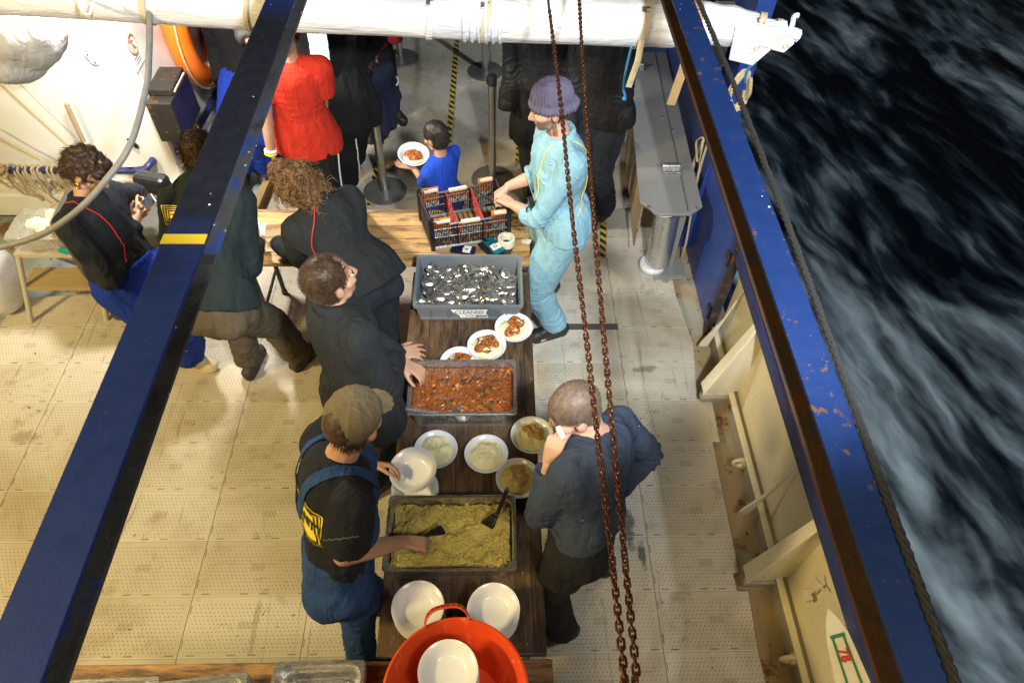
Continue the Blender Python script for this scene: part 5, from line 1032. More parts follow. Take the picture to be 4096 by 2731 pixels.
# ------------------------------------------------------------------ spoon crate
sb = np.array([1.4165, 1.748, TZ + .006]); SB = thing('spoon_crate', sb, 'grey plastic crate of loose spoons with a handwritten paper label', 'crate'); h = .118
mb = MB(); loops(mb, [(.555, .36, .02, 0), (.575, .378, .02, h - .02), (.60, .40, .022, h - .018), (.60, .40, .022, h), (.570, .370, .018, h), (.562, .362, .016, h - .012), (.545, .345, .014, .008)], sb); mb.build('crate_body', M['euro'], SB, smooth=True, angle=30)
mb = MB(); [mb.box(sb + (x, -.186, .055), (.006, .012, .09)) for x in (-.21, -.11, .11, .21)]; [mb.box(sb + (x, -.1925, .092), (.10 if abs(x) < .2 else .09, .008, .006)) for x in (-.16, 0, .16)]; mb.box(sb + (0, -.188, .010), (.53, .010, .014)); mb.build('rib_frame', M['euro'], SB, smooth=False)
lo = sb + (.005, -.1945, .052); mb = MB(); mb.prism([lo + np.array(p) for p in ((-.10, 0, .032), (.10, .0, .034), (.092, 0, .01), (.104, 0, -.03), (-.05, 0, -.031), (-.055, 0, -.012), (-.085, 0, .012))], (0, .003, 0)); lb_ = mb.build('paper_label', M['paper'], SB, smooth=False)
text_mb('CLEANED', .036, lo + (0, -.001, .014), (1, 0, 0), (0, 0, 1)).build('handwriting', M['ink'], lb_, smooth=False); text_mb('1/12', .026, lo + (.0, -.001, -.014), (1, 0, 0), (0, 0, 1)).build('handwriting', M['ink'], lb_, smooth=False); text_mb('spoons', .022, lo + (.065, -.001, -.013), (1, 0, 0), (0, 0, 1), bold=.001).build('handwriting', M['ink'], lb_, smooth=False)
def spoon_mesh():
    mb = MB(); nu, nv = 12, 8; V = []; F = []
    for i in range(nu + 1):
        t = math.pi * i / nu; y = -.032 * math.cos(t); w = .0215 * math.sin(t) ** .75 if 0 < i < nu else .001
        for j in range(nv + 1): s_ = j / nv * 2 - 1; V.append((s_ * w, y, -.012 * (1 - s_ * s_) * math.sin(t) ** 1.2))
    for i in range(nu):
        for j in range(nv): a = i * (nv + 1) + j; F.append((a, a + 1, a + nv + 2, a + nv + 1))
    mb.add(V, F); pts = [(0, .031, -.0005), (0, .045, .004), (0, .08, .009), (0, .13, .008), (0, .160, .004)]; P = catmull(pts, 4); ws = np.interp(np.linspace(0, 1, len(P)), [0, .15, .5, 1], [.006, .004, .005, .0085]); V = []; F = []
    for p, w in zip(P, ws): V += [p + (-w, 0, -.0006), p + (w, 0, -.0006), p + (w, 0, .0010), p + (-w, 0, .0010)]
    n = len(P)
    for i in range(n - 1):
        for k in range(4): F.append((i * 4 + k, i * 4 + (k + 1) % 4, i * 4 + 4 + (k + 1) % 4, i * 4 + 4 + k))
    F += [(0, 1, 2, 3), tuple(range(4 * n - 4, 4 * n))]; mb.add(np.array(V), F); mb.v = [v * 1.28 for v in mb.v]; me = mb.mesh('spoon'); me.materials.append(M['spoon']); me.shade_smooth(); me.set_sharp_from_angle(angle=rad(50)); return me
SM = spoon_mesh(); rng = np.random.RandomState(21)
for i in range(135):
    o = bpy.data.objects.new('spoon', SM); COL.objects.link(o); yaw = rng.uniform(0, 2 * math.pi); c, s_ = math.cos(yaw), math.sin(yaw); lvl = i / 135
    for _ in range(20):
        x, y = rng.uniform(-.245, .245), rng.uniform(-.145, .145); ex, ey = x - s_ * .2, y + c * .2
        if abs(ex) < .262 and abs(ey) < .165: break
        yaw = rng.uniform(0, 2 * math.pi); c, s_ = math.cos(yaw), math.sin(yaw)
    mound = .012 * (1 - (x / .27) ** 2) ; o.location = sb + (x, y, .020 + .055 * lvl + mound + rng.uniform(-.004, .004)); o.rotation_euler = (rng.normal(0, .10), (math.pi if rng.rand() < .35 else 0) + rng.normal(0, .16), yaw)
    tag(o, 'polished steel spoon loose in the pile inside the grey crate', 'spoon', 'loose spoons in the grey crate')
# ------------------------------------------------------------------ black crate
o4 = [at(990, 510, .945), at(962, 441, .945), at(1138, 408, .945), at(1170, 484, .945)]; FLc, BLc, BRc, FRc = o4
KC = thing('folding_crate', ((FLc + BRc) / 2) * (1, 1, 0) + (0, 0, TZ + .004), 'black slatted plastic crate with orange cards, red dividers and tape', 'crate'); zb = TZ + .006; H_ = .945 - zb
mb = MB()
def side(a, b, dips, bars):
    d = b - a; L = np.linalg.norm(d); d = d / L; n = np.cross(d, (0, 0, 1)); dz = np.array([0, 0, 1.])
    def top(t): return -(.035 if dips and .22 < t < .78 else 0) - (.035 * min(1, (min(abs(t - .10), abs(.90 - t)) / .12)) * (.10 < t < .22 or .78 < t < .90) if dips else 0)
    ts = np.linspace(0, 1, 41); mb.tube([a + d * L * t + dz * top(t) for t in ts], .0075, 4, cap=True)
    for z in (.012, H_ * .42, H_ * .70): mb.tube([a - dz * (H_ - z), b - dz * (H_ - z)], .0045 if z > .02 else .010, 4)
    for t in np.linspace(.03, .97, bars): mb.tube([a + d * L * t - dz * (H_ - .01), a + d * L * t + dz * top(t)], .0030, 4)
    for t in (.02, .33, .66, .98): mb.tube([a + d * L * t - dz * (H_ - .01), a + d * L * t + dz * top(t)], .0065, 4)
    for s0 in (.02, .34, .67): mb.tube([a + d * L * s0 - dz * (H_ - .02), a + d * L * (s0 + .31) - dz * .04], .003, 4); mb.tube([a + d * L * s0 - dz * .04, a + d * L * (s0 + .31) - dz * (H_ - .02)], .003, 4)
side(BLc, BRc, True, 44); side(FLc, FRc, True, 44); side(FLc, BLc, False, 22); side(FRc, BRc, False, 22)
for p in o4: mb.box((p[0], p[1], zb + H_ / 2 + .003), (.026, .026, H_ + .012))
for i in range(16): t_ = i / 15; mb.tube([FLc * (1 - t_) + FRc * t_ - (0, 0, H_ - .008), BLc * (1 - t_) + BRc * t_ - (0, 0, H_ - .008)], .003, 4)
mb.build('slatted_frame', M['crate'], KC, smooth=False)
for a, b, inn in ((BLc, BRc, -1), (FLc, FRc, 1)):
    d = unit(b - a); L = np.linalg.norm(b - a); n = np.cross(d, (0, 0, 1)) * (-inn) * -1
    nin = unit((FLc - BLc) if inn < 0 else (BLc - FLc))
    for s0, s1, zz in ((.04, .25, .01), (.37, .62, -.03), (.77, .95, .012)):
        for nm, z0, z1, mt in (('orange_card', -.095, zz, 'crate_orange'), ('white_card', -.125, -.095, 'crate_white')):
            q = MB(); p0, p1 = a + d * L * s0 + nin * .007 * inn, a + d * L * s1 + nin * .007 * inn; q.prism([p0 + (0, 0, z0), p1 + (0, 0, z0), p1 + (0, 0, z1), p0 + (0, 0, z1)], nin * .003); q.build(nm, M[mt], KC, smooth=False)
    for s0, s1, z in ((.06, .24, -.008), (.38, .62, -.030), (.80, .96, -.002)): q = MB(); q.box(a + d * L * (s0 + s1) / 2 + (0, 0, z), (L * (s1 - s0), .020, .020), np.stack([d, unit(np.cross((0, 0, 1), d)), (0, 0, 1)], 1)); q.build('masking_tape_strip', M['masking'], KC, smooth=False, bevel=.004)
for t_ in (.33, .66):
    a, b = BLc * (1 - t_) + BRc * t_, FLc * (1 - t_ - .02) + FRc * (t_ + .02); q = MB(); rng = np.random.RandomState(4)
    for k in range(9): f = k / 8; q.tube([a + (0, 0, -.02 - .12 * f), b + (0, 0, -.045 - .12 * f)], .0014, 4)
    for k in range(11): f = k / 10; p = a * (1 - f) + b * f; q.tube([p + (.006 * math.sin(k * 2), 0, -.02 - .025 * f), p + (.01, .012 * math.sin(k), -.14 - .025 * f)], .0013, 4)
    q.build('net_divider', M['red_net'], KC, smooth=False)
# phones and tape
def phone(c, rz, back, label, num=None, tilt=0, size=(.072, .15, .010)):
    t = thing('phone', c, label, 'phone'); R = rotm(rz, tilt); mb = MB(); loops(mb, [(size[0] - .003, size[1] - .003, .011, 0), (size[0], size[1], .012, .003), (size[0], size[1], .012, size[2] - .003), (size[0] - .003, size[1] - .003, .011, size[2])], c, R); mb.add((np.array([(x, y, 0) for x, y in rrect(size[0] - .003, size[1] - .003, .011)]) @ R.T + c)[::-1], [tuple(range(28))]); mb.build('phone_case', back, t, smooth=False)
    X, Y, Z = R[:, 0], R[:, 1], R[:, 2]; mb = MB(); mb.box(c + Z * (size[2] + .001) + Y * size[1] * .40 - X * size[0] * .28, (.018, .03, .003), R); mb.build('camera_lens', M['screen'], t, smooth=False)
    if num:
        o = c + Z * (size[2] + .0006) - Y * .022; mb = MB(); mb.prism([o + X * a + Y * b for a, b in ((-.03, -.022), (.028, -.026), (.031, .02), (.012, .018), (.01, .025), (-.027, .023))], Z * .0012); lb = mb.build('paper_label', M['paper'], t, smooth=False)
        for wd, dx in ((num, 0),): text_mb(wd, .03, o + Z * .0018, X, Y, bold=.0008).build('handwriting', M['ink'], lb, smooth=False)
    return t
tp = TZ + .006
p1 = at(1122, 572, tp + .03); phone(np.array([*at(1128, 574, tp + .015)[:2], tp]), rad(38), M['navy_phone'], 'bottom phone of the small pile beside the tape roll'); phone(np.array([*at(1126, 570, tp + .02)[:2], tp + .011]), rad(44), M['screen'], 'middle phone of the small pile, dark and glossy')
phone(np.array([*at(1133, 562, tp + .03)[:2], tp + .022]), rad(36), M['teal'], 'teal backed phone labelled 52 on top of the pile', '52')
phone(np.array([*at(1064, 572, tp + .01)[:2], tp]), rad(82), M['navy_phone'], 'navy phone labelled 4 between the black crate and spoons', '4')
phone(np.array([*at(1162, 572, tp + .01)[:2], tp]), rad(-20), M['black'], 'black phone under the masking tape roll')
c = at(1163, 556, tp + .036); c = np.array([c[0], c[1] + .012, tp + .011]); TP = thing('tape_roll', c, 'cream masking tape roll lying on a black phone', 'tape roll'); mb = MB(); mb.lathe([(.036, 0), (.052, 0), (.052, .048), (.036, .048), (.036, 0)], c, 40, close=False); mb.build('tape', M['masking'], TP, angle=30); mb = MB(); mb.lathe([(.0355, .001), (.0355, .047), (.034, .047), (.034, .001)], c, 36, close=False); co_ = mb.build('core', M['paper'], TP)
mb = MB(); [mb.box(c + (.0335 * math.cos(a), .0335 * math.sin(a), .03), (.001, .016, .008), rotm(a)) for a in np.linspace(0, 6.28, 9)[:-1]]; mb.build('core_print', M['yellow'], co_, smooth=False)
for (u, v) in ((1208, 527), (1210, 555)): c = at(u, v, TZ + .006); mb = MB(); mb.prism([c + np.array(p) for p in ((-.03, -.015, 0), (.02, -.02, 0), (.03, .012, .004), (.0, .02, 0), (-.035, .012, .003))], (0, 0, .002)); tag(mb.build('tape_scrap', M['masking'], smooth=False), 'torn scrap of masking tape %s on the back table corner' % ('above another' if v < 540 else 'hanging over the edge'), 'tape scrap', 'torn tape scraps')
mb = MB(); c = at(565, 552, TZ + .006); mb.box(c, (.21, .297, .003), rotm(.1)); PD = tag(mb.build('paper_sheet', M['paper'], smooth=False), 'white paper sheet being written on at the left table end', 'paper')
# ------------------------------------------------------------------ stanchions with belts
def stanchion(c, label, h=.93):
    t = thing('stanchion', c, label, 'stanchion', 'steel queue stanchions'); c = np.asarray(c); mb = MB(); mb.lathe([(.001, 0), (.172, 0), (.175, .005), (.172, .012), (.12, .020), (.05, .026), (.001, .027)], c, 48); mb.build('base_disc', M['disc'], t)
    mb = MB(); mb.lathe([(.045, .024), (.042, .034), (.032, .04), (.0315, h - .07), (.001, h - .07)], c, 28); mb.build('post', M['post'], t); mb = MB(); mb.lathe([(.030, h - .075), (.034, h - .07), (.034, h - .012), (.030, h), (.001, h + .002)], c, 24); mb.box(c + (0, .036, h - .04), (.022, .014, .05)); mb.box(c + (-.036, 0, h - .04), (.014, .022, .05)); mb.build('head', M['black'], t); return t
S1, S2, S3, S4 = np.array([.68, 3.532, .0]), np.array([1.547, 3.694, .0]), np.array([.636, 5.566, 0]), np.array([1.479, 5.34, 0])
st1 = stanchion(S1, 'steel stanchion the dark suited man rests his hand on'); st2 = stanchion(S2, 'steel stanchion standing behind the black crate, in front of another'); stanchion(S3, 'farthest left stanchion standing near the awning edge'); stanchion(S4, 'farther right stanchion partly behind the nearer post')
for st, a, b in ((st1, S1, S3), (st2, S2, S4)):
    mb = MB(); p, q = a + (0, .045, .89), b + (0, -.04, .89); ribbon(mb, [p, (p + q) / 2 - (0, 0, .05), q], [(1, 0, 0)] * 3, .048, .002); mb.build('belt', M['belt'], st, smooth=False)
# ------------------------------------------------------------------ people
M['skin'] = m_skin('fair_skin', (.56, .34, .25)); M['skin_tan'] = m_skin('tanned_skin', (.42, .24, .155)); M['skin_warm'] = m_skin('warm_skin', (.48, .28, .18))
M['beard'] = m_hair('short_beard', (.14, .085, .055), (.30, .19, .13)); M['stubble'] = m_hair('shaved_scalp_stubble', (.085, .058, .042), (.17, .118, .085))
M['hair_dk'] = m_hair('dark_brown_hair', (.018, .011, .008), (.075, .040, .022)); M['hair_br'] = m_hair('brown_hair', (.026, .014, .007), (.085, .046, .022)); M['hair_curl'] = m_hair('curly_light_brown_hair', (.045, .021, .008), (.30, .16, .062)); M['hair_blk'] = m_hair('black_hair', (.010, .008, .008), (.035, .025, .020))
M['navy'] = m_cloth('navy_sweatshirt', (.018, .023, .031)); M['black_cov'] = m_cloth('black_coverall', (.019, .022, .024)); M['dark_trs'] = m_cloth('washed_navy_trousers', (.017, .021, .030)); M['teal_dk'] = m_cloth('dark_teal_hooded_jacket', (.017, .026, .028))
M['royal'] = m_cloth('royal_blue_work_trousers', (.010, .036, .32), stains=(.5, .5, .6), amt=.73); M['brown_trs'] = m_cloth('brown_work_trousers', (.085, .068, .044)); M['tee'] = m_cloth('black_tshirt', (.013, .0145, .018)); M['bib'] = m_cloth('blue_bib_overall', (.022, .058, .165)); M['slate'] = m_cloth('slate_blue_coverall', (.044, .060, .098), stains=(.5, .52, .54), amt=.735); M['slate_dk'] = m_cloth('faded_black_trousers', (.017, .0175, .020))
M['sky'] = m_cloth('light_blue_coverall', (.25, .46, .56), .14, 7); M['beanie'] = m_cloth('purple_grey_wool', (.135, .12, .19), .15, 20, 220); M['cap'] = m_cloth('olive_cap_cotton', (.155, .12, .065), .25, 14); M['red'] = m_cloth('red_tshirt', (.52, .030, .015), .12); M['blue_tee'] = m_cloth('bright_blue_tshirt', (.015, .065, .48), .12); M['black_suit'] = m_cloth('black_suit_cloth', (.007, .007, .008)); M['navy_trk'] = m_cloth('navy_tracksuit', (.016, .020, .045)); M['charcoal'] = m_cloth('charcoal_puffer', (.010, .0105, .0115), rough=.6); M['grey_puff'] = m_cloth('grey_quilted_sleeve', (.13, .125, .115), rough=.6); M['dk_red'] = m_cloth('dark_red_top', (.16, .010, .012)); M['towel'] = m_cloth('pale_blue_towel', (.50, .66, .66), .1, 12, 260)
M['boot'] = m_plain('black_leather_boot', (.017, .016, .015), .5, 0, .4, 30, .2); M['boot_br'] = m_plain('dark_brown_boot', (.035, .027, .020), .65, 0, .4, 30, .25); M['sole'] = m_plain('rubber_sole', (.03, .028, .026), .8); M['shoe_y'] = m_plain('pale_yellow_shoe', (.62, .52, .30), .6); M['lanyard'] = m_plain('red_lanyard', (.55, .015, .02), .6)
A_ = lambda u, v, z: at(u, v, z)
def nv(*a): return unit(np.array(a, float))
def tube_on(name, pts, r, mat, parent, seg=6): mb = MB(); mb.tube(pts, r, seg); return mb.build(name, mat, parent)
def surf_line(tree, pts, off=.004, n=6):
    out = []
    for p in catmull(pts, n): q = tree.find_nearest(Vector(p)); out.append(np.array(q[0]) + np.array(q[1]) * off)
    return np.array(out)
def logo(word, O, X, Y, D, tree, parent, w=.26, h=.20):
    """yellow print: dark word in concentric frames"""
    mb = MB(); quad_grid(mb, O, X, Y, w, h, 14, 12); d = decal('printed_patch', mb, M['yellow'], parent, tree, D, .0035); X, Y = unit(X), unit(Y); mb = MB()
    for k, f in enumerate((.93, .83, .73)):
        P = [(-w / 2 * f, -h / 2 * f), (w / 2 * f, -h / 2 * f), (w / 2 * f, h / 2 * f), (-w / 2 * f, h / 2 * f)]; t = .0028
        for i in range(4):
            a, b = np.array(P[i]), np.array(P[(i + 1) % 4]); n = unit(np.array([-(b - a)[1], (b - a)[0]])) * t
            for s in range(8): q0, q1 = a + (b - a) * s / 8, a + (b - a) * (s + 1) / 8; mb.add([O + X * p[0] + Y * p[1] for p in (q0 - n, q0 + n, q1 + n, q1 - n)], [(0, 1, 2, 3)])
    decal('print_lines', mb, M['ink'], d, tree, D, .0062); decal('lettering', text_mb(word, w * .19, O + Y * .012, X, Y, bold=.0022), M['ink'], d, tree, D, .0065)
    mb = MB(); quad_grid(mb, O - Y * h * .16, X, Y, w * .12, .012, 2, 2); decal('print_mark', mb, M['ink'], d, tree, D, .0065)

def seams(jk, s, mat, sleeves=True, waist=True, zipf=True):
    t = bvh(jk); k = s.k; L = []
    L.append(surf_line(t, [s.sh['L'] - s.up * .06 - s.sfw * .12, s.nk - s.up * .13 - s.sfw * .16, s.sh['R'] - s.up * .06 - s.sfw * .12], .0005)); L.append(surf_line(t, [s.nk - s.up * .13 - s.sfw * .16, s.nk - s.up * .3 - s.sfw * .16, s.pel + s.up * .12 - s.sfw * .16], .0003))
    if zipf: L.append(surf_line(t, [s.nk + s.sfw * .15 - s.up * .05, s.nk + s.sfw * .18 - s.up * .25, s.pel + s.up * .1 + s.sfw * .17], .001))
    if waist: L.append(surf_line(t, [s.pel + s.up * .13 + (s.lp * math.cos(a) * .2 + s.fw * math.sin(a) * .2) for a in np.linspace(0, 2 * math.pi, 15)], .0005, 3))
    if sleeves:
        for i, g in (('L', 1), ('R', -1)):
            o = unit(np.cross(s.el[i] - s.sh[i], s.wr[i] - s.sh[i])); ax = unit(s.el[i] - s.sh[i]); x, y, z = frame(ax); c = s.sh[i] + ax * .035; L.append(surf_line(t, [c + (x * math.cos(a) + y * math.sin(a)) * .12 for a in np.linspace(0, 2 * math.pi, 13)], .0003, 3))
    for q in L: mb = MB(); mb.tube(q, .0024, 5); mb.build('seam', mat, jk)
# --- man in light blue coverall with purple beanie
s = Pose(1.80, (1.93, 2.12, .95), (1.905, 2.17, 1.475), A_(1262, 243, 1.66) + (0, -.01, 0), 190, (192, -12), A_(1278, 748, .1), A_(1258, 642, .1), A_(1178, 470, 1.055), A_(1168, 428, 1.065), syaw=200, toeL=nv(-1, -.35, 0), toeR=nv(-1, .3, 0), poleL=nv(.3, -.7, -.5), poleR=nv(.1, .6, -.7), eL=A_(1232, 500, 1.10), eR=A_(1240, 400, 1.14)); s.report('sky')
def beardf(a, b, d): return (b > -.01) & (d < -.035 - .02 * (np.abs(a) < .03)) & ~((np.abs(a) < .024) & (d > -.080) & (d < -.052)) & (d > -.14) & ((b > .02) | (np.abs(a) > .05))
o = person('person', s, 'man in light blue coverall and purple beanie with both hands over the black crate', {'L': dict(d=unit(A_(1140, 448, 1.05) - s.wr['L']), n=(0, -.2, 1), side=(0, 1, 0), curl=(38, 50, 35), thumb=30), 'R': dict(d=unit(A_(1135, 450, 1.01) - s.wr['R']), n=(-.1, .3, 1), side=(0, -1, .2), curl=(42, 50, 30), thumb=25)}, M['skin'], voxel=.0062, regions=[(M['beard'], beardf)])
def sky_extra(mb):
    for i in (1, -1): mb.cap(s.nk + s.sf * .055 + s.ls * .035 * i + (0, 0, .01), .014, s.nk + s.sf * .115 + s.ls * .05 * i - (0, 0, .10), .018)
    mb.box(s.nk + s.sfw * .145 - s.up * .20 + s.ls * .09, (.02, .11, .10), rotm(rad(200)))
    for i in (-1, 0, 1): mb.cap(s.pel + s.lp * .1 * i + s.up * .10, .115 if i == 0 else .09, s.pel + s.lp * .09 * i - s.up * .02, .112 if i == 0 else .09)
jk = jacket(s, M['sky'], o, 'coverall_top', .026, slv={'L': .32, 'R': .30}, amp=.012, seed=3, extra=sky_extra, hem=-.02, voxel=.008)
trousers(s, M['sky'], o, 'coverall_legs', .030, amp=.013, seed=4, bag=1.02, cuffr=1.05); shoes(s, M['boot'], o, sole=M['sole'])
mb = MB(); c = s.hd + s.hu * .045 - s.lf * .022; mb.ell(c + s.hu * .010, [s.hl * .090, s.lf * .109, s.hu * .098], 40, 18); mb.tube([c - s.hu * .028 - s.lf * .004 + s.hl * .090 * math.cos(t) + s.lf * .108 * math.sin(t) + s.hu * (.022 * math.sin(t)) for t in np.linspace(0, 2 * math.pi, 41)[:-1]], .019, 10, True)
def ribs(P):
    d = P - c; a = np.arctan2(d @ s.hl, d @ s.lf); return .0045 * np.sin(a * 34) + .003 * vfbm(P, 30, 2, 2)
blob('beanie', mb, M['beanie'], o, .005, 1, ribs)
hair_cap(s, M['hair_br'], o, 'hair', .975, 500, .012, .0014, .014, low=-.075, seed=3, jit=.3, high=-.02)
seams(jk, s, M['sky']); bt = bvh(jk)
tube_on('yellow_cord', surf_line(bt, [s.nk + s.ls * .07 + s.sfw * .03, s.nk + s.ls * .10 - s.sfw * .13 - s.up * .08, s.nk + s.ls * .16 - s.sfw * .14 - s.up * .24, s.nk + s.ls * .22 - s.sfw * .05 - s.up * .36]), .0024, M['yellow'], o); tube_on('yellow_cord', surf_line(bt, [s.nk + s.ls * .06 + s.sfw * .06, s.nk + s.sfw * .2 + s.ls * .07 - s.up * .14, s.nk + s.sfw * .2 + s.ls * .08 - s.up * .27]), .0024, M['yellow'], o)
q = bt.find_nearest(Vector(s.nk + s.sfw * .2 + s.ls * .09 - s.up * .29)); qc = np.array(q[0]); mb = MB(); mb.box(qc + s.sfw * .012, (.03, .045, .075), rotm(rad(195), .2)); mb.tube([qc + s.sfw * .02 + (.02 * math.cos(t), 0, .03 * math.sin(t) - .04) for t in np.linspace(0, 6.28, 13)[:-1]], .005, 6, True); mb.build('radio_clip', M['black'], o, smooth=False, bevel=.005)
mb = MB(); mb.ell(s.nk + s.sfw * .045 - s.up * .06, [s.ls * .05, s.sfw * .05, s.up * .06]); blob('tshirt', mb, M['tee'], o, .009, 1)
mb = MB()
for k in range(5): q = bt.find_nearest(Vector(s.nk + s.sfw * .17 + s.ls * (.055 if k < 3 else .14) - s.up * (.05 + .08 * (k % 3)))); mb.ell(np.array(q[0]), np.eye(3) * .0065, 8, 5)
mb.build('snap_buttons', M['steel'], o)

# --- woman with a phone
s = Pose(1.66, A_(292, 628, .80), A_(196, 462, 1.235), A_(205, 392, 1.39), -35, (-12, -42), A_(432, 822, .1), A_(395, 800, .1), A_(300, 508, .99), A_(318, 492, 1.02), syaw=-12, toeL=nv(.95, -.1, 0), toeR=nv(1, -.3, 0), eR=A_(252, 640, .93), poleL=nv(.2, .3, -1)); s.report('woman')
pd = unit(A_(347, 457, 1.05) - A_(308, 490, 1.0))
o = person('person', s, 'woman with dark hair in navy sweatshirt looking down at a phone', {'R': dict(d=unit(A_(330, 478, 1.02) - s.wr['R'] + (0, 0, .0)), n=(.1, -.9, .1), side=(.2, .2, 1), curl=(35, 45, 40), thumb=30), 'L': dict(d=unit(A_(335, 476, 1.04) - s.wr['L']), n=(.1, .9, -.3), side=(0, -.3, 1), curl=(30, 45, 40), thumb=35)}, M['skin_warm'], build=.93, hk=.96, voxel=.0065)
jk = jacket(s, M['navy'], o, 'sweatshirt', .030, slv={'L': .84, 'R': .84}, amp=.012, seed=8, hem=.07)
trousers(s, M['royal'], o, 'work_trousers', .040, top=.10, amp=.016, seed=9, bag=1.05)
shoes(s, M['shoe_y'], o, 'shoe', .04)
seams(jk, s, M['navy'], waist=False, zipf=False); hk = s.hk; hc = s.hd
hair_cap(s, M['hair_dk'], o, 'hair', 1.08, 3000, .042, .0017, .010, flow=lambda p, n: -s.hu * .9 - s.lf * .45, low=-.12, seed=5, jit=.28, stiff=.0, wid=5, tang=.9, fwd=.07, shells=[(hc - s.lf * .078 - s.hu * .045, [s.hl * .066, s.lf * .05, s.hu * .085], 16, 10), (hc + s.hu * .09 - s.lf * .035, [s.hl * .055, s.lf * .06, s.hu * .045], 16, 10), (hc + s.hu * .072 + s.lf * .035, [s.hl * .07, s.lf * .045, s.hu * .035], 16, 10)], bump=.012)
mb = MB(); e = hc - s.hl * .082 - s.hu * .055 + s.lf * .0; mb.tube([e + s.lf * .016 * math.cos(t) + s.hu * (.016 * math.sin(t)) for t in np.linspace(0, 6.28, 17)[:-1]], .0045, 7, True); mb.build('earring', M['gold'], o)
bt = bvh(jk); tube_on('lanyard', surf_line(bt, [s.nk - s.ls * .07 - s.sfw * .03, s.nk - s.ls * .06 + s.sfw * .10 - s.up * .05, s.nk + s.sfw * .22 - s.up * .18 - s.ls * .06, s.nk + s.sfw * .25 - s.up * .3 - s.ls * .1]), .003, M['lanyard'], o)
ph = thing('phone', A_(328, 474, 1.04), 'phone held in both hands by the woman in navy sweatshirt', 'phone'); mb = MB(); x, y, z = pd, unit(np.cross(nv(-.45, -.45, .8), pd)), None; z = np.cross(x, y); R = np.stack([y, x, z], 1); z = z if z[2] > 0 else -z; mb.box(A_(330, 474, 1.045), (.074, .15, .010), R); mb.build('phone_case', M['paper'], ph, smooth=False, bevel=.004); mb = MB(); mb.box(A_(330, 474, 1.045) + z * .0058, (.068, .142, .002), R); scn = NT('lit_phone_screen'); vv = scn.voro(60, 'Color'); hs = scn.n('ShaderNodeHueSaturation'); scn.lk(vv, hs.inputs['Color']); hs.inputs['Value'].default_value = .5; scn.set((.02, .02, .03), .1, 0); scn.lk(hs.outputs[0], scn.b.inputs['Emission Color']); scn.b.inputs['Emission Strength'].default_value = .25; mb.build('screen', scn.m, ph, smooth=False)
tb_ = None
rd = A_(222, 612, .87); mb = MB(); mb.box(rd, (.06, .035, .11), rotm(rad(20), .25)); mb.cyl(rd + (.015, 0, .05), rd + (.03, 0, .14), .007, seg=8); mb.box(rd + (-.02, -.006, .062), (.012, .012, .02)); mb.build('radio', M['black'], o, smooth=False, bevel=.006)
bd = A_(262, 620, .92); X, Y = nv(.55, -.5, -.28), unit(np.cross(nv(-.2, -.75, .62), nv(.55, -.5, -.28))); Y = nv(.50, -.55, -.55); X = nv(.82, .50, .10); mb = MB(); mb.prism([bd - X * .028 - Y * .05, bd + X * .028 - Y * .05, bd + X * .028 + Y * .05, bd - X * .028 + Y * .05], np.cross(X, Y) * -.002); cd = mb.build('id_badge', M['paper'], o, smooth=False)
N_ = unit(np.cross(X, Y)); N_ = N_ if N_[2] > 0 else -N_; mb = MB(); mb.prism([bd - X * .024 - Y * .045 + N_ * .003, bd + X * .024 - Y * .045 + N_ * .003, bd + X * .024 + Y * .018 + N_ * .003, bd - X * .024 + Y * .018 + N_ * .003], N_ * .001); pb = mb.build('badge_photo', M['grey_puff'], cd, smooth=False); mb = MB(); mb.ell(bd - Y * .018 + N_ * .005, [X * .015, Y * .020, N_ * .001], 12, 6); mb.build('portrait_hair', M['hair_dk'], pb); mb = MB(); mb.ell(bd - Y * .016 + N_ * .0065, [X * .008, Y * .012, N_ * .001], 12, 6); mb.build('portrait_face', M['skin_warm'], pb); mb = MB(); mb.ell(bd + Y * .008 + N_ * .006, [X * .018, Y * .011, N_ * .001], 12, 6); mb.build('portrait_top', M['teal_dk'], pb)

# --- man in hooded jacket writing at the back table
s = Pose(1.76, (.11, 1.53, .90), A_(478, 425, 1.36) + (0, -.04, 0), A_(462, 355, 1.50), 78, (95, -35), A_(572, 832, .1), A_(688, 815, .1), A_(470, 600, .80), A_(588, 556, .775), syaw=82, toeL=nv(.12, 1, 0), toeR=nv(.55, .9, 0), eR=A_(572, 612, 1.02), kneeL=nv(.2, 1, .2), kneeR=nv(.2, 1, .2), poleL=nv(-.6, -.5, -.6)); s.report('hum')
o = person('person', s, 'man in dark hooded jacket with yellow back print leaning over the back table writing', {'R': dict(d=nv(-.1, .9, -.2), n=(.5, -.2, .8), side=(-.8, 0, .3), curl=(45, 50, 40), thumb=30), 'L': dict(d=nv(.2, .9, -.3), n=(0, 0, 1), side=(1, 0, 0), curl=(15, 20, 15))}, M['skin'], voxel=.007)
jk = jacket(s, M['teal_dk'], o, 'hooded_jacket', .030, amp=.012, seed=11, hood=True, hem=-.0, slv={'L': .97, 'R': .97}); trousers(s, M['brown_trs'], o, 'work_trousers', .030, amp=.014, seed=12, cuffr=1.05); shoes(s, M['boot_br'], o, sole=M['sole'])
hair_cap(s, M['hair_br'], o, 'hair', 1.03, 2600, .016, .0015, .006, seed=7, low=-.08, flow=lambda p, n: -s.hu * .6 - s.lf * .3, stiff=.5); seams(jk, s, M['teal_dk'], waist=False); bt = bvh(jk); nb = -s.sfw
O = s.nk - s.up * .17 + nb * .15 + s.ls * .055; X = -s.ls; X = unit(X - nb * (X @ nb)); logo('HUMANITY', O, X, s.up, -nb, bt, jk, .30, .20)
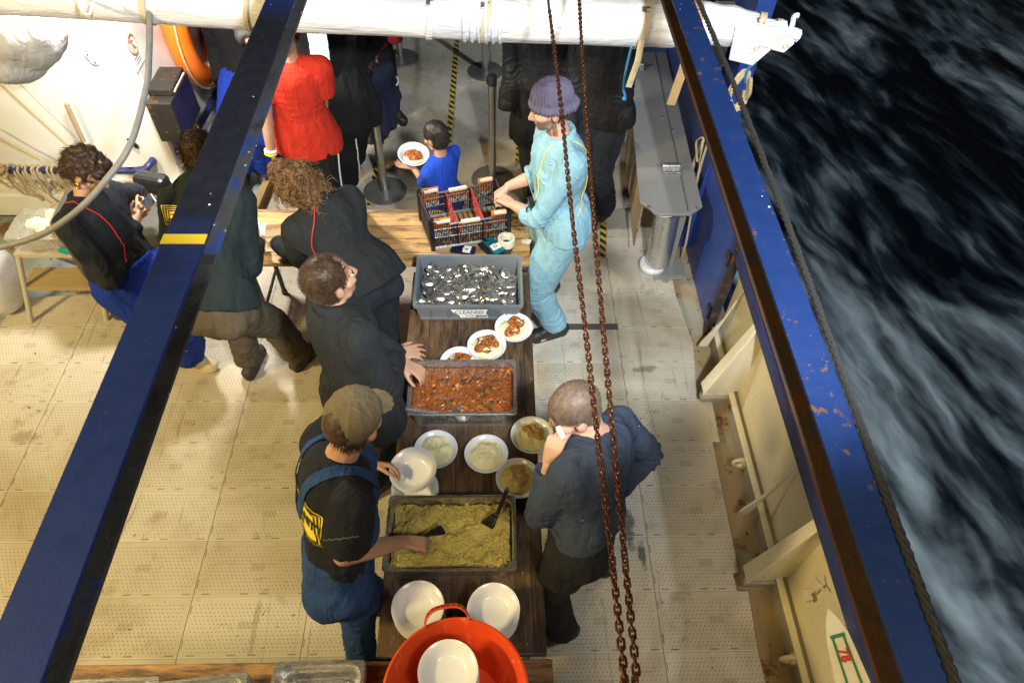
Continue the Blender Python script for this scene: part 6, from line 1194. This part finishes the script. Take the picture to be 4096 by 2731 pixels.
tube_on('lanyard', surf_line(bt, [s.nk + s.ls * .03 - s.sfw * .06 + s.up * .03, s.nk - s.ls * .06 - s.sfw * .02 + s.up * .03, s.nk - s.ls * .1 + s.sfw * .1]), .003, M['lanyard'], o); pn = s.wr['R'] + (.0, .095, -.015); pe = thing('pen', pn, 'pen in the hand of the man writing at the back table', 'pen'); mb = MB(); mb.cyl(pn + (-.015, .03, -.03), pn + (.012, -.02, .075), .005, seg=8); mb.build('barrel', M['paper'], pe); mb = MB(); mb.cyl(pn + (.012, -.02, .075), pn + (.016, -.028, .092), .006, seg=8); mb.build('pen_cap', M['green_ink'], pe)

# --- curly haired person bent over the back table
s = Pose(1.68, A_(832, 640, .95), A_(730, 474, 1.29), A_(677, 428, 1.40), 128, (172, -28), (.84, 1.40, .1), (.93, 1.62, .1), A_(640, 560, .80), A_(800, 470, .80), syaw=128, eL=A_(688, 592, .98), kneeL=nv(-.5, .5, .2), kneeR=nv(-.5, .5, .2), poleR=nv(.5, .4, -.6)); s.report('curly')
o = person('person', s, 'curly haired person in black coverall bent over the back table, seen from behind', {'L': dict(d=nv(-.4, .7, -.3), n=(0, 0, 1), curl=(15, 20, 15)), 'R': dict(d=nv(-.4, .8, -.2), n=(0, 0, 1), curl=(15, 20, 15))}, M['skin'], hk=.97, voxel=.0075)
jk = jacket(s, M['black_cov'], o, 'coverall_top', .024, amp=.014, seed=15, hem=-.04); trousers(s, M['dark_trs'], o, 'coverall_legs', .022, amp=.015, seed=16); shoes(s, M['boot'], o); hc = s.hd
hair_cap(s, M['hair_curl'], o, 'hair', 1.02, 1300, .105, .0042, .0, flow=lambda p, n: -s.hu * .9 - s.lf * .30 - np.array([0, 0, .35]), low=-.15, seed=9, curl=.0095, jit=.35, stiff=.05, wid=20, tang=.85, fwd=.06, shells=[(hc - s.lf * .05 - s.hu * .06, [s.hl * .086, s.lf * .06, s.hu * .085], 16, 10), (hc + s.hu * .125 - s.lf * .0, [s.hl * .042, s.lf * .042, s.hu * .036], 14, 9)], bump=.014, voxel=.008)
bt = bvh(jk); tube_on('lanyard', surf_line(bt, [A_(722, 450, 1.36), A_(722, 500, 1.33), A_(716, 560, 1.22), A_(722, 600, 1.15)], .006), .003, M['lanyard'], o)

seams(jk, s, M['black_cov'])
# --- buzz cut man in black coverall
s = Pose(1.77, (.955, .90, .95), A_(772, 708, 1.455), A_(760, 642, 1.60), 42, (38, 6), (.87, .88, .1), (.95, 1.14, .1), A_(922, 832, .985), A_(905, 812, 1.0), syaw=38, eR=A_(893, 900, 1.08), poleL=nv(0, .6, -.7)); s.report('buzz')
o = person('person', s, 'buzz cut man in black coverall resting his hands beside the stew pan', {'R': dict(d=nv(.85, .25, -.16), n=(.1, -.2, 1), side=(0, 1, 0), curl=(12, 16, 12), spread=8, thumb=42), 'L': dict(d=nv(.8, -.4, -.1), n=(0, .2, 1), side=(0, -1, 0), curl=(25, 35, 25))}, M['skin_warm'], voxel=.0065)
jk = jacket(s, M['black_cov'], o, 'coverall_top', .030, amp=.014, seed=19, hem=-.08, slv={'L': .93, 'R': .93}); trousers(s, M['dark_trs'], o, 'coverall_legs', .028, amp=.014, seed=20); shoes(s, M['boot'], o, sole=M['sole'])
hair_cap(s, M['hair_br'], o, 'hair', 1.02, 6500, .009, .0011, .004, flow=lambda p, n: n * .4 - s.hu * .4 - s.lf * .2, low=-.085, seed=11, jit=.35, fwd=.078)

seams(jk, s, M['black_cov'])
# --- man in olive cap serving couscous
s = Pose(1.78, A_(782, 1288, .95), A_(770, 1058, 1.435), A_(816, 965, 1.595), 10, (58, -14), (.93, -.06, .1), (.90, .22, .1), A_(880, 1068, .935), A_(925, 1243, .945), syaw=26, eR=A_(790, 1274, 1.20), poleL=nv(0, .7, -.5)); s.report('cap')
s.wr['L'] = A_(852, 1062, .885)
o = person('person', s, 'man in olive cap and blue bib overalls serving couscous with a spatula', {'R': dict(d=nv(.95, -.05, -.22), n=(.1, .25, 1), side=(0, 1, -.3), curl=(50, 60, 45), thumb=20), 'L': dict(d=nv(.85, -.10, -.05), n=(0, .8, .5), side=(.1, -.5, .8), curl=(25, 30, 20), thumb=25)}, M['skin_warm'], voxel=.0062)
jk = jacket(s, M['tee'], o, 'tshirt', .024, amp=.011, seed=23, hem=.12, slv={'L': -.25, 'R': -.24}, shr=1.12, collar=False, voxel=.008)
def bibx(mb):
    for t in (.1, .25, .40): 
        for a in (-.5, 0, .5): mb.ell(s.pel + s.up * t + s.lp * a * .14 + s.fw * (.060 if t > .2 else .03), [s.lp * .09, s.fw * .092, s.up * .10])
trousers(s, M['bib'], o, 'bib_overall', .026, top=.13, amp=.014, seed=24, bag=1.0, extra=bibx); shoes(s, M['boot'], o)
bt = bvh(jk); sB = s.sfw
for g in (1, -1):
    top = s.nk + s.ls * .105 * g + s.up * .05; a = surf_line(bt, [s.pel + s.up * .30 - s.fw * .17 + s.lp * .012 * g, s.nk - s.up * .20 - s.fw * .16 + s.ls * .02 * g, s.nk - s.up * .06 - s.fw * .12 + s.ls * .07 * g, top, s.nk + s.ls * .10 * g + s.sfw * .14 - s.up * .08, s.nk + s.ls * .085 * g + s.sfw * .16 - s.up * .22], .005, 6); N = []
    for p in a: q = bt.find_nearest(Vector(p)); N.append(np.array(q[1]))
    mb = MB(); ribbon(mb, a, N, .042, .004); mb.build('brace', M['bib'], o, smooth=False)
for g in (1, -1):
    O = s.nk - s.up * .19 - s.fw * .16 + s.ls * .105 * g; X = -s.ls
    if g < 0: logo('HUMANITY', s.nk - s.up * .20 - s.sfw * .15 - s.ls * .005, -s.ls, s.up, s.sfw, bt, jk, .27, .18)
q0 = s.sh['R'] * .42 + s.el['R'] * .58; ad = unit(s.el['R'] - s.sh['R']); dn = unit(np.array([-.1, -.5, .85])); decal('faint_sleeve_print', text_mb('~~~~~', .05, q0, nv(1, .1, .1), unit(np.cross(dn, nv(1, .1, .1)))), M['grey_puff'], jk, bt, -dn)
hair_cap(s, M['hair_br'], o, 'hair', .97, 700, .026, .0016, .022, low=-.10, seed=13, jit=.3, high=-.045, flow=lambda p, n: -s.hu * .8, stiff=.15); c = s.hd + s.hu * .038 - s.lf * .014; mb = MB(); mb.ell(c, [s.hl * .093, s.lf * .112, s.hu * .102], 32, 18); mb.ell(c + s.lf * .125 - s.hu * .028, [s.hl * .072, s.lf * .062, s.hu * .008], 18, 8); mb.ell(c + s.hu * .103, np.eye(3) * .009)
blob('cap', mb, M['cap'], o, .006, 1, lambda P: .0022 * np.cos(6 * np.arctan2((P - c) @ s.hl, (P - c) @ s.lf)) ** 8 + .0022 * vfbm(P, 18, 4, 3)); mb = MB(); mb.tube([c - s.hu * .055 - s.lf * .085 + s.hl * x for x in (-.04, 0, .04)], .008, 6); mb.build('cap_strap', M['cap'], o)
rd = A_(772, 1268, 1.06); mb = MB(); mb.box(rd + (.02, 0, -.05), (.058, .036, .12), rotm(.3, -.35)); mb.cyl(rd + (-.02, 0, .02), rd + (-.065, -.0, .13), .0075, seg=8); mb.box(rd + (-.0, -.02, .0), (.04, .02, .03), rotm(.3, -.35)); mb.build('radio', M['black'], o, smooth=False, bevel=.006)

# --- man with shaved head holding his ear
s = Pose(1.78, A_(1335, 1205, .965), A_(1368, 1012, 1.385), A_(1316, 940, 1.505), 160, (192, -30), A_(1292, 1448, .1), A_(1372, 1296, .1), A_(1262, 1072, 1.32), A_(1400, 1130, 1.02), syaw=140, eL=A_(1240, 1180, 1.10), eR=A_(1487, 1040, 1.13), toeL=nv(-1, -.3, 0), toeR=nv(-1, .2, 0), sroll=-6); s.report('shaved')
def scalp(a, b, d): return (d > .015 - .55 * np.maximum(0, -.03 - b) - .0 * a) & (b < .078 + .0 * d) | ((b < -.035) & (d > -.085)) 
o = person('person', s, 'man with shaved head in slate coverall pressing a hand to his ear', {'L': dict(d=unit(A_(1278, 995, 1.46) - s.wr['L']), n=(-.5, -.75, .2), side=(.75, -.3, .1), curl=(22, 32, 24), spread=3, thumb=30), 'R': dict(d=nv(-.6, -.2, -.3), n=(0, 0, 1), curl=(30, 40, 30))}, M['skin'], voxel=.0062, regions=[(M['stubble'], scalp)])
hair_cap(s, M['stubble'], o, 'hair', .985, 5000, .0045, .0007, .008, low=-.07, seed=17, jit=.3, stiff=.5, fwd=.07, bump=.001, flow=lambda p, n: -s.hu * .5 - s.lf * .3)
def slx(mb):
    pass
jk = jacket(s, M['slate'], o, 'coverall_top', .034, amp=.015, seed=27, hem=.05, extra=slx, voxel=.008, slv={'L': .90, 'R': .95}); trousers(s, M['slate_dk'], o, 'trousers', .022, amp=.014, seed=28, bag=1.0, cuffr=1.15); shoes(s, M['boot'], o)
ph = thing('phone', A_(1283, 985, 1.47), 'pale handset pressed between hand and ear of the shaved headed man', 'phone'); mb = MB(); hx = unit(A_(1294, 1005, 1.44) - A_(1281, 972, 1.50)); mb.tube([A_(1280, 972, 1.47), A_(1287, 990, 1.455), A_(1293, 1006, 1.44)], [.012, .014, .012], 8); mb.build('handset', M['masking'], ph)

seams(jk, s, M['slate'])
# --- boy in blue shirt with a plate of stew
s = Pose(1.24, (1.215, 2.74, .60), A_(1012, 362, .955), A_(1000, 313, 1.09), 140, (148, -18), (1.20, 2.70, .065), (1.26, 2.84, .065), A_(948, 384, .80), A_(968, 352, .82), syaw=140, eL=A_(972, 415, .78)); s.report('boy')
o = person('person', s, 'small boy in bright blue t-shirt carrying a plate of stew', {'L': dict(d=nv(-.9, .2, .0), n=(0, 0, -1), side=(0, 1, .3), curl=(5, 15, 10), k=1.05), 'R': dict(d=nv(-.8, -.4, .0), n=(0, .4, -1), side=(0, -.6, .5), curl=(10, 20, 10), k=1.05)}, M['skin_tan'], voxel=.006, hk=.80, build=.88, feet=True)
jacket(s, M['blue_tee'], o, 'tshirt', .010, slv={'L': .02, 'R': .02}, amp=.007, seed=31, hem=-.10, collar=False, shr=1.0, voxel=.007); trousers(s, M['navy_trk'], o, 'trousers', .012, amp=.007, seed=32, voxel=.007, end=.7); hair_cap(s, M['hair_blk'], o, 'hair', 1.05, 3600, .022, .0015, .0, seed=19, low=-.075, flow=lambda p, n: -s.hu * .9 + s.lf * .1, stiff=.2, tang=.4)
bp = A_(949, 356, .845); bp[2] -= .03; pl = thing('food_plate', bp, 'white plate of orange stew carried by the boy in blue', 'plate'); RB = rotm(0, rad(6), rad(10)); bowl_mb(bp, 1.0, RB).build('bowl_dish', M['plate'], pl); heap(bp + (0, 0, .004), .07, .022, 40).build('couscous', M['cous_pale'], pl); h = heap(bp + (.0, .006, .018), .06, .022, 41, rough=.008, irr=.3).build('stew_topping', M['stew2'], pl); crumbs('stew_pieces', on_heap(h, 80, 3), .003, .0065, CHUNK, pl, 3, 1.6)

# --- boy in red shirt
s = Pose(1.66, (.30, 3.08, .88), (.33, 3.02, 1.40), (.33, 3.0, 1.60), -85, (-80, -15), (.38, 3.2, .09), (.22, 3.25, .09), A_(738, 310, .80), A_(622, 352, .80), syaw=-80, toeL=nv(.5, -.8, 0), poleL=nv(.9, .3, -.2), poleR=nv(-.7, .5, -.2)); s.report('red')
o = person('person', s, 'youth in bright red t-shirt and black track trousers with wristbands', {'L': dict(d=nv(.1, -.1, -1), n=(.7, -.3, 0), side=(-.3, -1, 0), curl=(15, 20, 15)), 'R': dict(d=nv(.15, -.1, -1), n=(-.7, -.3, 0), side=(.4, -1, 0), curl=(25, 35, 25))}, M['skin_tan'], voxel=.0075, feet=True)
jacket(s, M['red'], o, 'tshirt', .030, slv={'L': -.40, 'R': -.40}, amp=.006, seed=35, hem=-.16, collar=False, shr=1.15); tr = trousers(s, M['black_suit'], o, 'track_trousers', .018, amp=.011, seed=36, top=-.02); hair_cap(s, M['hair_blk'], o, 'hair', 1.04, 900, .03, .003, .0, seed=21)
d = unit(s.wr['R'] - s.el['R']); 
for k, m in ((-.0, 'yellow'), (-.022, 'paper')): mb = MB(); x, y, z = frame(d); mb.tube([s.wr['R'] + d * k + (x * math.cos(t) + y * math.sin(t)) * .033 for t in np.linspace(0, 6.28, 17)[:-1]], .009, 6, True); mb.build('wristband', M[m], o)
bt = bvh(tr); tube_on('white_piping', surf_line(bt, [s.hip['L'] + s.lp * .15, s.kn['L'] + s.lp * .12, s.an['L'] + s.lp * .1]), .005, M['paper'], o)

# --- person in black tracksuit with a towel, behind the red shirt
s = Pose(1.74, (.36, 3.42, .93), (.35, 3.50, 1.46), (.35, 3.48, 1.66), -75, (-70, -10), (.42, 3.50, .09), (.27, 3.62, .09), (.55, 3.40, .80), (.12, 3.36, .85), toeL=nv(.5, -.8, 0)); s.report('trk')
o = person('person', s, 'person in black track jacket with a pale towel over the shoulder, behind the red shirt', {}, M['skin_tan'], voxel=.009, feet=True); jk = jacket(s, M['black_suit'], o, 'track_jacket', .03, seed=41); tr = trousers(s, M['black_suit'], o, 'track_trousers', .024, seed=42, end=.88); hair_cap(s, M['hair_blk'], o, 'hair', 1.05, 700, .03, .003, seed=23)
bt = bvh(jk); a = surf_line(bt, [A_(722, 20, 1.50), A_(728, 70, 1.42), A_(737, 120, 1.30), A_(741, 168, 1.16)], .012); mb = MB(); mb = ribbon(mb, a, [(-.1, -1, .35)] * len(a), .125, .012); tw = mb.build('towel', M['towel'], o, smooth=False, bevel=.005); bt2 = bvh(tr); tube_on('white_piping', surf_line(bt, [s.sh['L'] + s.ls * .05, s.nk + s.ls * .22 - s.up * .2 + s.fw * .05, s.pel + s.lp * .2 + s.up * .1]), .004, M['paper'], o); tube_on('white_piping', surf_line(bt2, [s.hip['L'] + s.lp * .15, s.kn['L'] + s.lp * .12, s.an['L'] + s.lp * .1]), .005, M['paper'], o)

# --- barefoot man in dark suit
s = Pose(1.76, A_(785, 222, .93), (.50, 3.62, 1.48), (.50, 3.60, 1.67), -70, (-60, -15), A_(812, 360, .09), A_(768, 380, .09), A_(815, 160, 1.03), (.22, 3.6, .85), syaw=-65, toeL=nv(.35, -.85, 0), toeR=nv(.1, -1, 0), poleL=nv(.4, .6, -.5)); s.report('suit')
o = person('person', s, 'barefoot man in loose black suit resting one ringed hand on the stanchion', {'L': dict(d=unit(A_(833, 190, .985) - s.wr['L']), n=(.3, -.3, 1), side=(-.9, -.3, 0), curl=(28, 38, 25), spread=9)}, M['skin_tan'], voxel=.0065, feet=True)
jk = jacket(s, M['black_suit'], o, 'jacket', .036, amp=.014, seed=45, hem=-.22, skirt=1.1, slv={'L': .95, 'R': 1}); trousers(s, M['black_suit'], o, 'trousers', .034, amp=.013, seed=46, end=.90, bag=1.1, cuffr=1.15); hair_cap(s, M['hair_blk'], o, 'hair', 1.04, 700, .03, .003, seed=25)
mb = MB(); rp = s.wr['L'] + unit(A_(833, 190, .985) - s.wr['L']) * .108 + (.004, -.004, -.004); mb.tube([rp + (.0105 * math.cos(t), .004 * math.sin(t), .0105 * math.sin(t)) for t in np.linspace(0, 6.28, 13)[:-1]], .0028, 6, True); mb.build('ring', M['steel'], o)

# --- small girl in navy tracksuit
s = Pose(1.08, A_(878, 218, .50), A_(858, 158, .80), A_(848, 120, .93), -60, (-40, -18), A_(878, 292, .06), A_(862, 316, .06), A_(903, 190, .45), A_(851, 230, .45), toeL=nv(.7, -.6, 0), toeR=nv(.5, -.8, 0)); s.report('girl')
o = person('person', s, 'small barefoot girl in navy tracksuit standing behind the stanchion', {'L': dict(d=nv(.3, -.3, -.9), n=(.5, .3, 0), curl=(15, 20, 15)), 'R': dict(d=nv(0, -.3, -.9), n=(-.5, 0, 0), curl=(15, 20, 15))}, M['skin_warm'], voxel=.0065, hk=.80, feet=True); jk = jacket(s, M['navy_trk'], o, 'track_top', .026, amp=.009, seed=49, voxel=.008, hem=-.14); trousers(s, M['navy_trk'], o, 'track_trousers', .026, amp=.010, seed=50, voxel=.008, cuffr=1.15)
hc = s.hd; hair_cap(s, M['hair_dk'], o, 'hair', 1.06, 1300, .12, .003, .004, seed=27, low=-.09, flow=lambda p, n: -np.array([0, 0, 1.]) - s.lf * .2, stiff=.25, wid=4, jit=.3, shells=[(hc - s.lf * .05 - s.hu * .09, [s.hl * .075, s.lf * .04, s.hu * .10], 14, 9)])
for i in 'LR':
    d = unit(s.wr[i] - s.el[i]); x, y, z = frame(d)
    for k in (-.03, -.045): mb = MB(); mb.tube([s.wr[i] + d * k + (x * math.cos(t) + y * math.sin(t)) * .046 for t in np.linspace(0, 6.28, 17)[:-1]], .004, 5, True); mb.build('cuff_stripe', M['paper'], o)
# --- adult behind the girl
s = Pose(1.72, (.53, 4.42, .92), (.55, 4.45, 1.45), (.55, 4.43, 1.64), -70, (-60, -10), (.66, 4.56, .09), (.42, 4.30, .09), (.78, 4.4, .8), (.32, 4.3, .85), toeL=nv(.6, -.6, 0), toeR=nv(.5, -.8, 0)); s.report('behind')
o = person('person', s, 'adult in dark red top and black trousers standing behind the small girl', {}, M['skin_tan'], voxel=.009); jacket(s, M['dk_red'], o, 'top', .03, seed=53); trousers(s, M['black_suit'], o, 'trousers', .03, seed=54); shoes(s, M['boot'], o); hair_cap(s, M['hair_blk'], o, 'hair', 1.05, 500, .03, .003, seed=29)
# --- person in long charcoal puffer coat
s = Pose(1.78, (1.90, 3.42, .95), (1.87, 3.44, 1.50), (1.86, 3.42, 1.69), -105, (-100, -10), (1.98, 3.62, .09), (1.88, 3.50, .09), (2.04, 3.32, .88), (1.66, 3.36, .88), toeL=nv(-.1, -1, 0), toeR=nv(-.3, -1, 0)); s.report('puffer')
o = person('person', s, 'person in long charcoal puffer coat and black leather boots beside the stanchion', {}, M['skin_tan'], voxel=.009); jacket(s, M['charcoal'], o, 'puffer_coat', .040, amp=.018, seed=57, hem=-.36, skirt=1.02, shr=1.08, hemw=1.0); trousers(s, M['boot'], o, 'leather_trousers', .018, seed=58); shoes(s, M['boot'], o); hair_cap(s, M['hair_blk'], o, 'hair', 1.05, 500, .03, .003, seed=31)
# --- tall person in dark trousers by the bench
s = Pose(1.80, (2.28, 3.20, .97), (2.24, 3.24, 1.52), (2.24, 3.22, 1.71), -125, (-120, -10), A_(1388, 478, .1), A_(1350, 488, .1), (2.40, 3.10, .88), (2.08, 3.14, .88), toeL=nv(-.7, -.7, 0), toeR=nv(-.8, -.5, 0)); s.report('dark')
o = person('person', s, 'tall person in washed black trousers and boots between the beanie man and bench', {}, M['skin'], voxel=.009); jacket(s, M['charcoal'], o, 'dark_jacket', .016, seed=61, hem=-.06); trousers(s, M['dark_trs'], o, 'trousers', .022, amp=.016, seed=62, cuffr=1.3); shoes(s, M['boot'], o); hair_cap(s, M['hair_br'], o, 'hair', 1.05, 500, .03, .003, seed=33)
# --- person in grey quilted jacket holding a plate, behind the girder
s = Pose(1.72, (.10, 4.25, .92), (.06, 4.2, 1.45), (.06, 4.18, 1.64), -80, (-75, -15), (.18, 4.3, .09), (.0, 4.35, .09), (.2, 4.0, 1.0), A_(573, 98, 1.06), poleR=nv(-.8, .3, -.3)); s.report('grey')
o = person('person', s, 'person in grey quilted jacket holding a white plate behind the girder', {'R': dict(d=nv(.5, -.6, -.35), n=(-.5, -.3, .7), side=(.3, -.4, .7), curl=(30, 30, 20))}, M['skin'], voxel=.008); jacket(s, M['grey_puff'], o, 'quilted_jacket', .045, amp=.014, seed=65, shr=1.2, slv={'L': .95, 'R': .9}); trousers(s, M['black_suit'], o, 'trousers', .03, seed=66); shoes(s, M['boot'], o); hair_cap(s, M['hair_br'], o, 'hair', 1.05, 500, .03, .003, seed=35)
bp = A_(600, 128, 1.02); pl = thing('held_plate', bp, 'white plate held by the grey jacketed person, mostly behind the girder', 'plate'); bowl_mb(bp, 1.0, rotm(0, rad(10), rad(12))).build('bowl_dish', M['plate'], pl)
# --- person in royal blue trousers beside the lifebuoy
s = Pose(1.76, (-.29, 3.98, .74), (-.32, 4.13, 1.26), (-.32, 4.11, 1.46), -85, (-80, -20), (-.30, 3.75, .09), (-.48, 3.72, .09), (-.08, 3.9, .74), (-.50, 3.9, .74)); s.report('bluecov')
o = person('person', s, 'dark figure in black top and royal blue work trousers beside the lifebuoy', {}, M['skin'], voxel=.009); jacket(s, M['black_suit'], o, 'black_top', .036, seed=69); trousers(s, M['royal'], o, 'work_trousers', .046, amp=.016, seed=70, bag=1.15); shoes(s, M['boot'], o); hair_cap(s, M['hair_blk'], o, 'hair', 1.05, 500, .03, .003, seed=37)
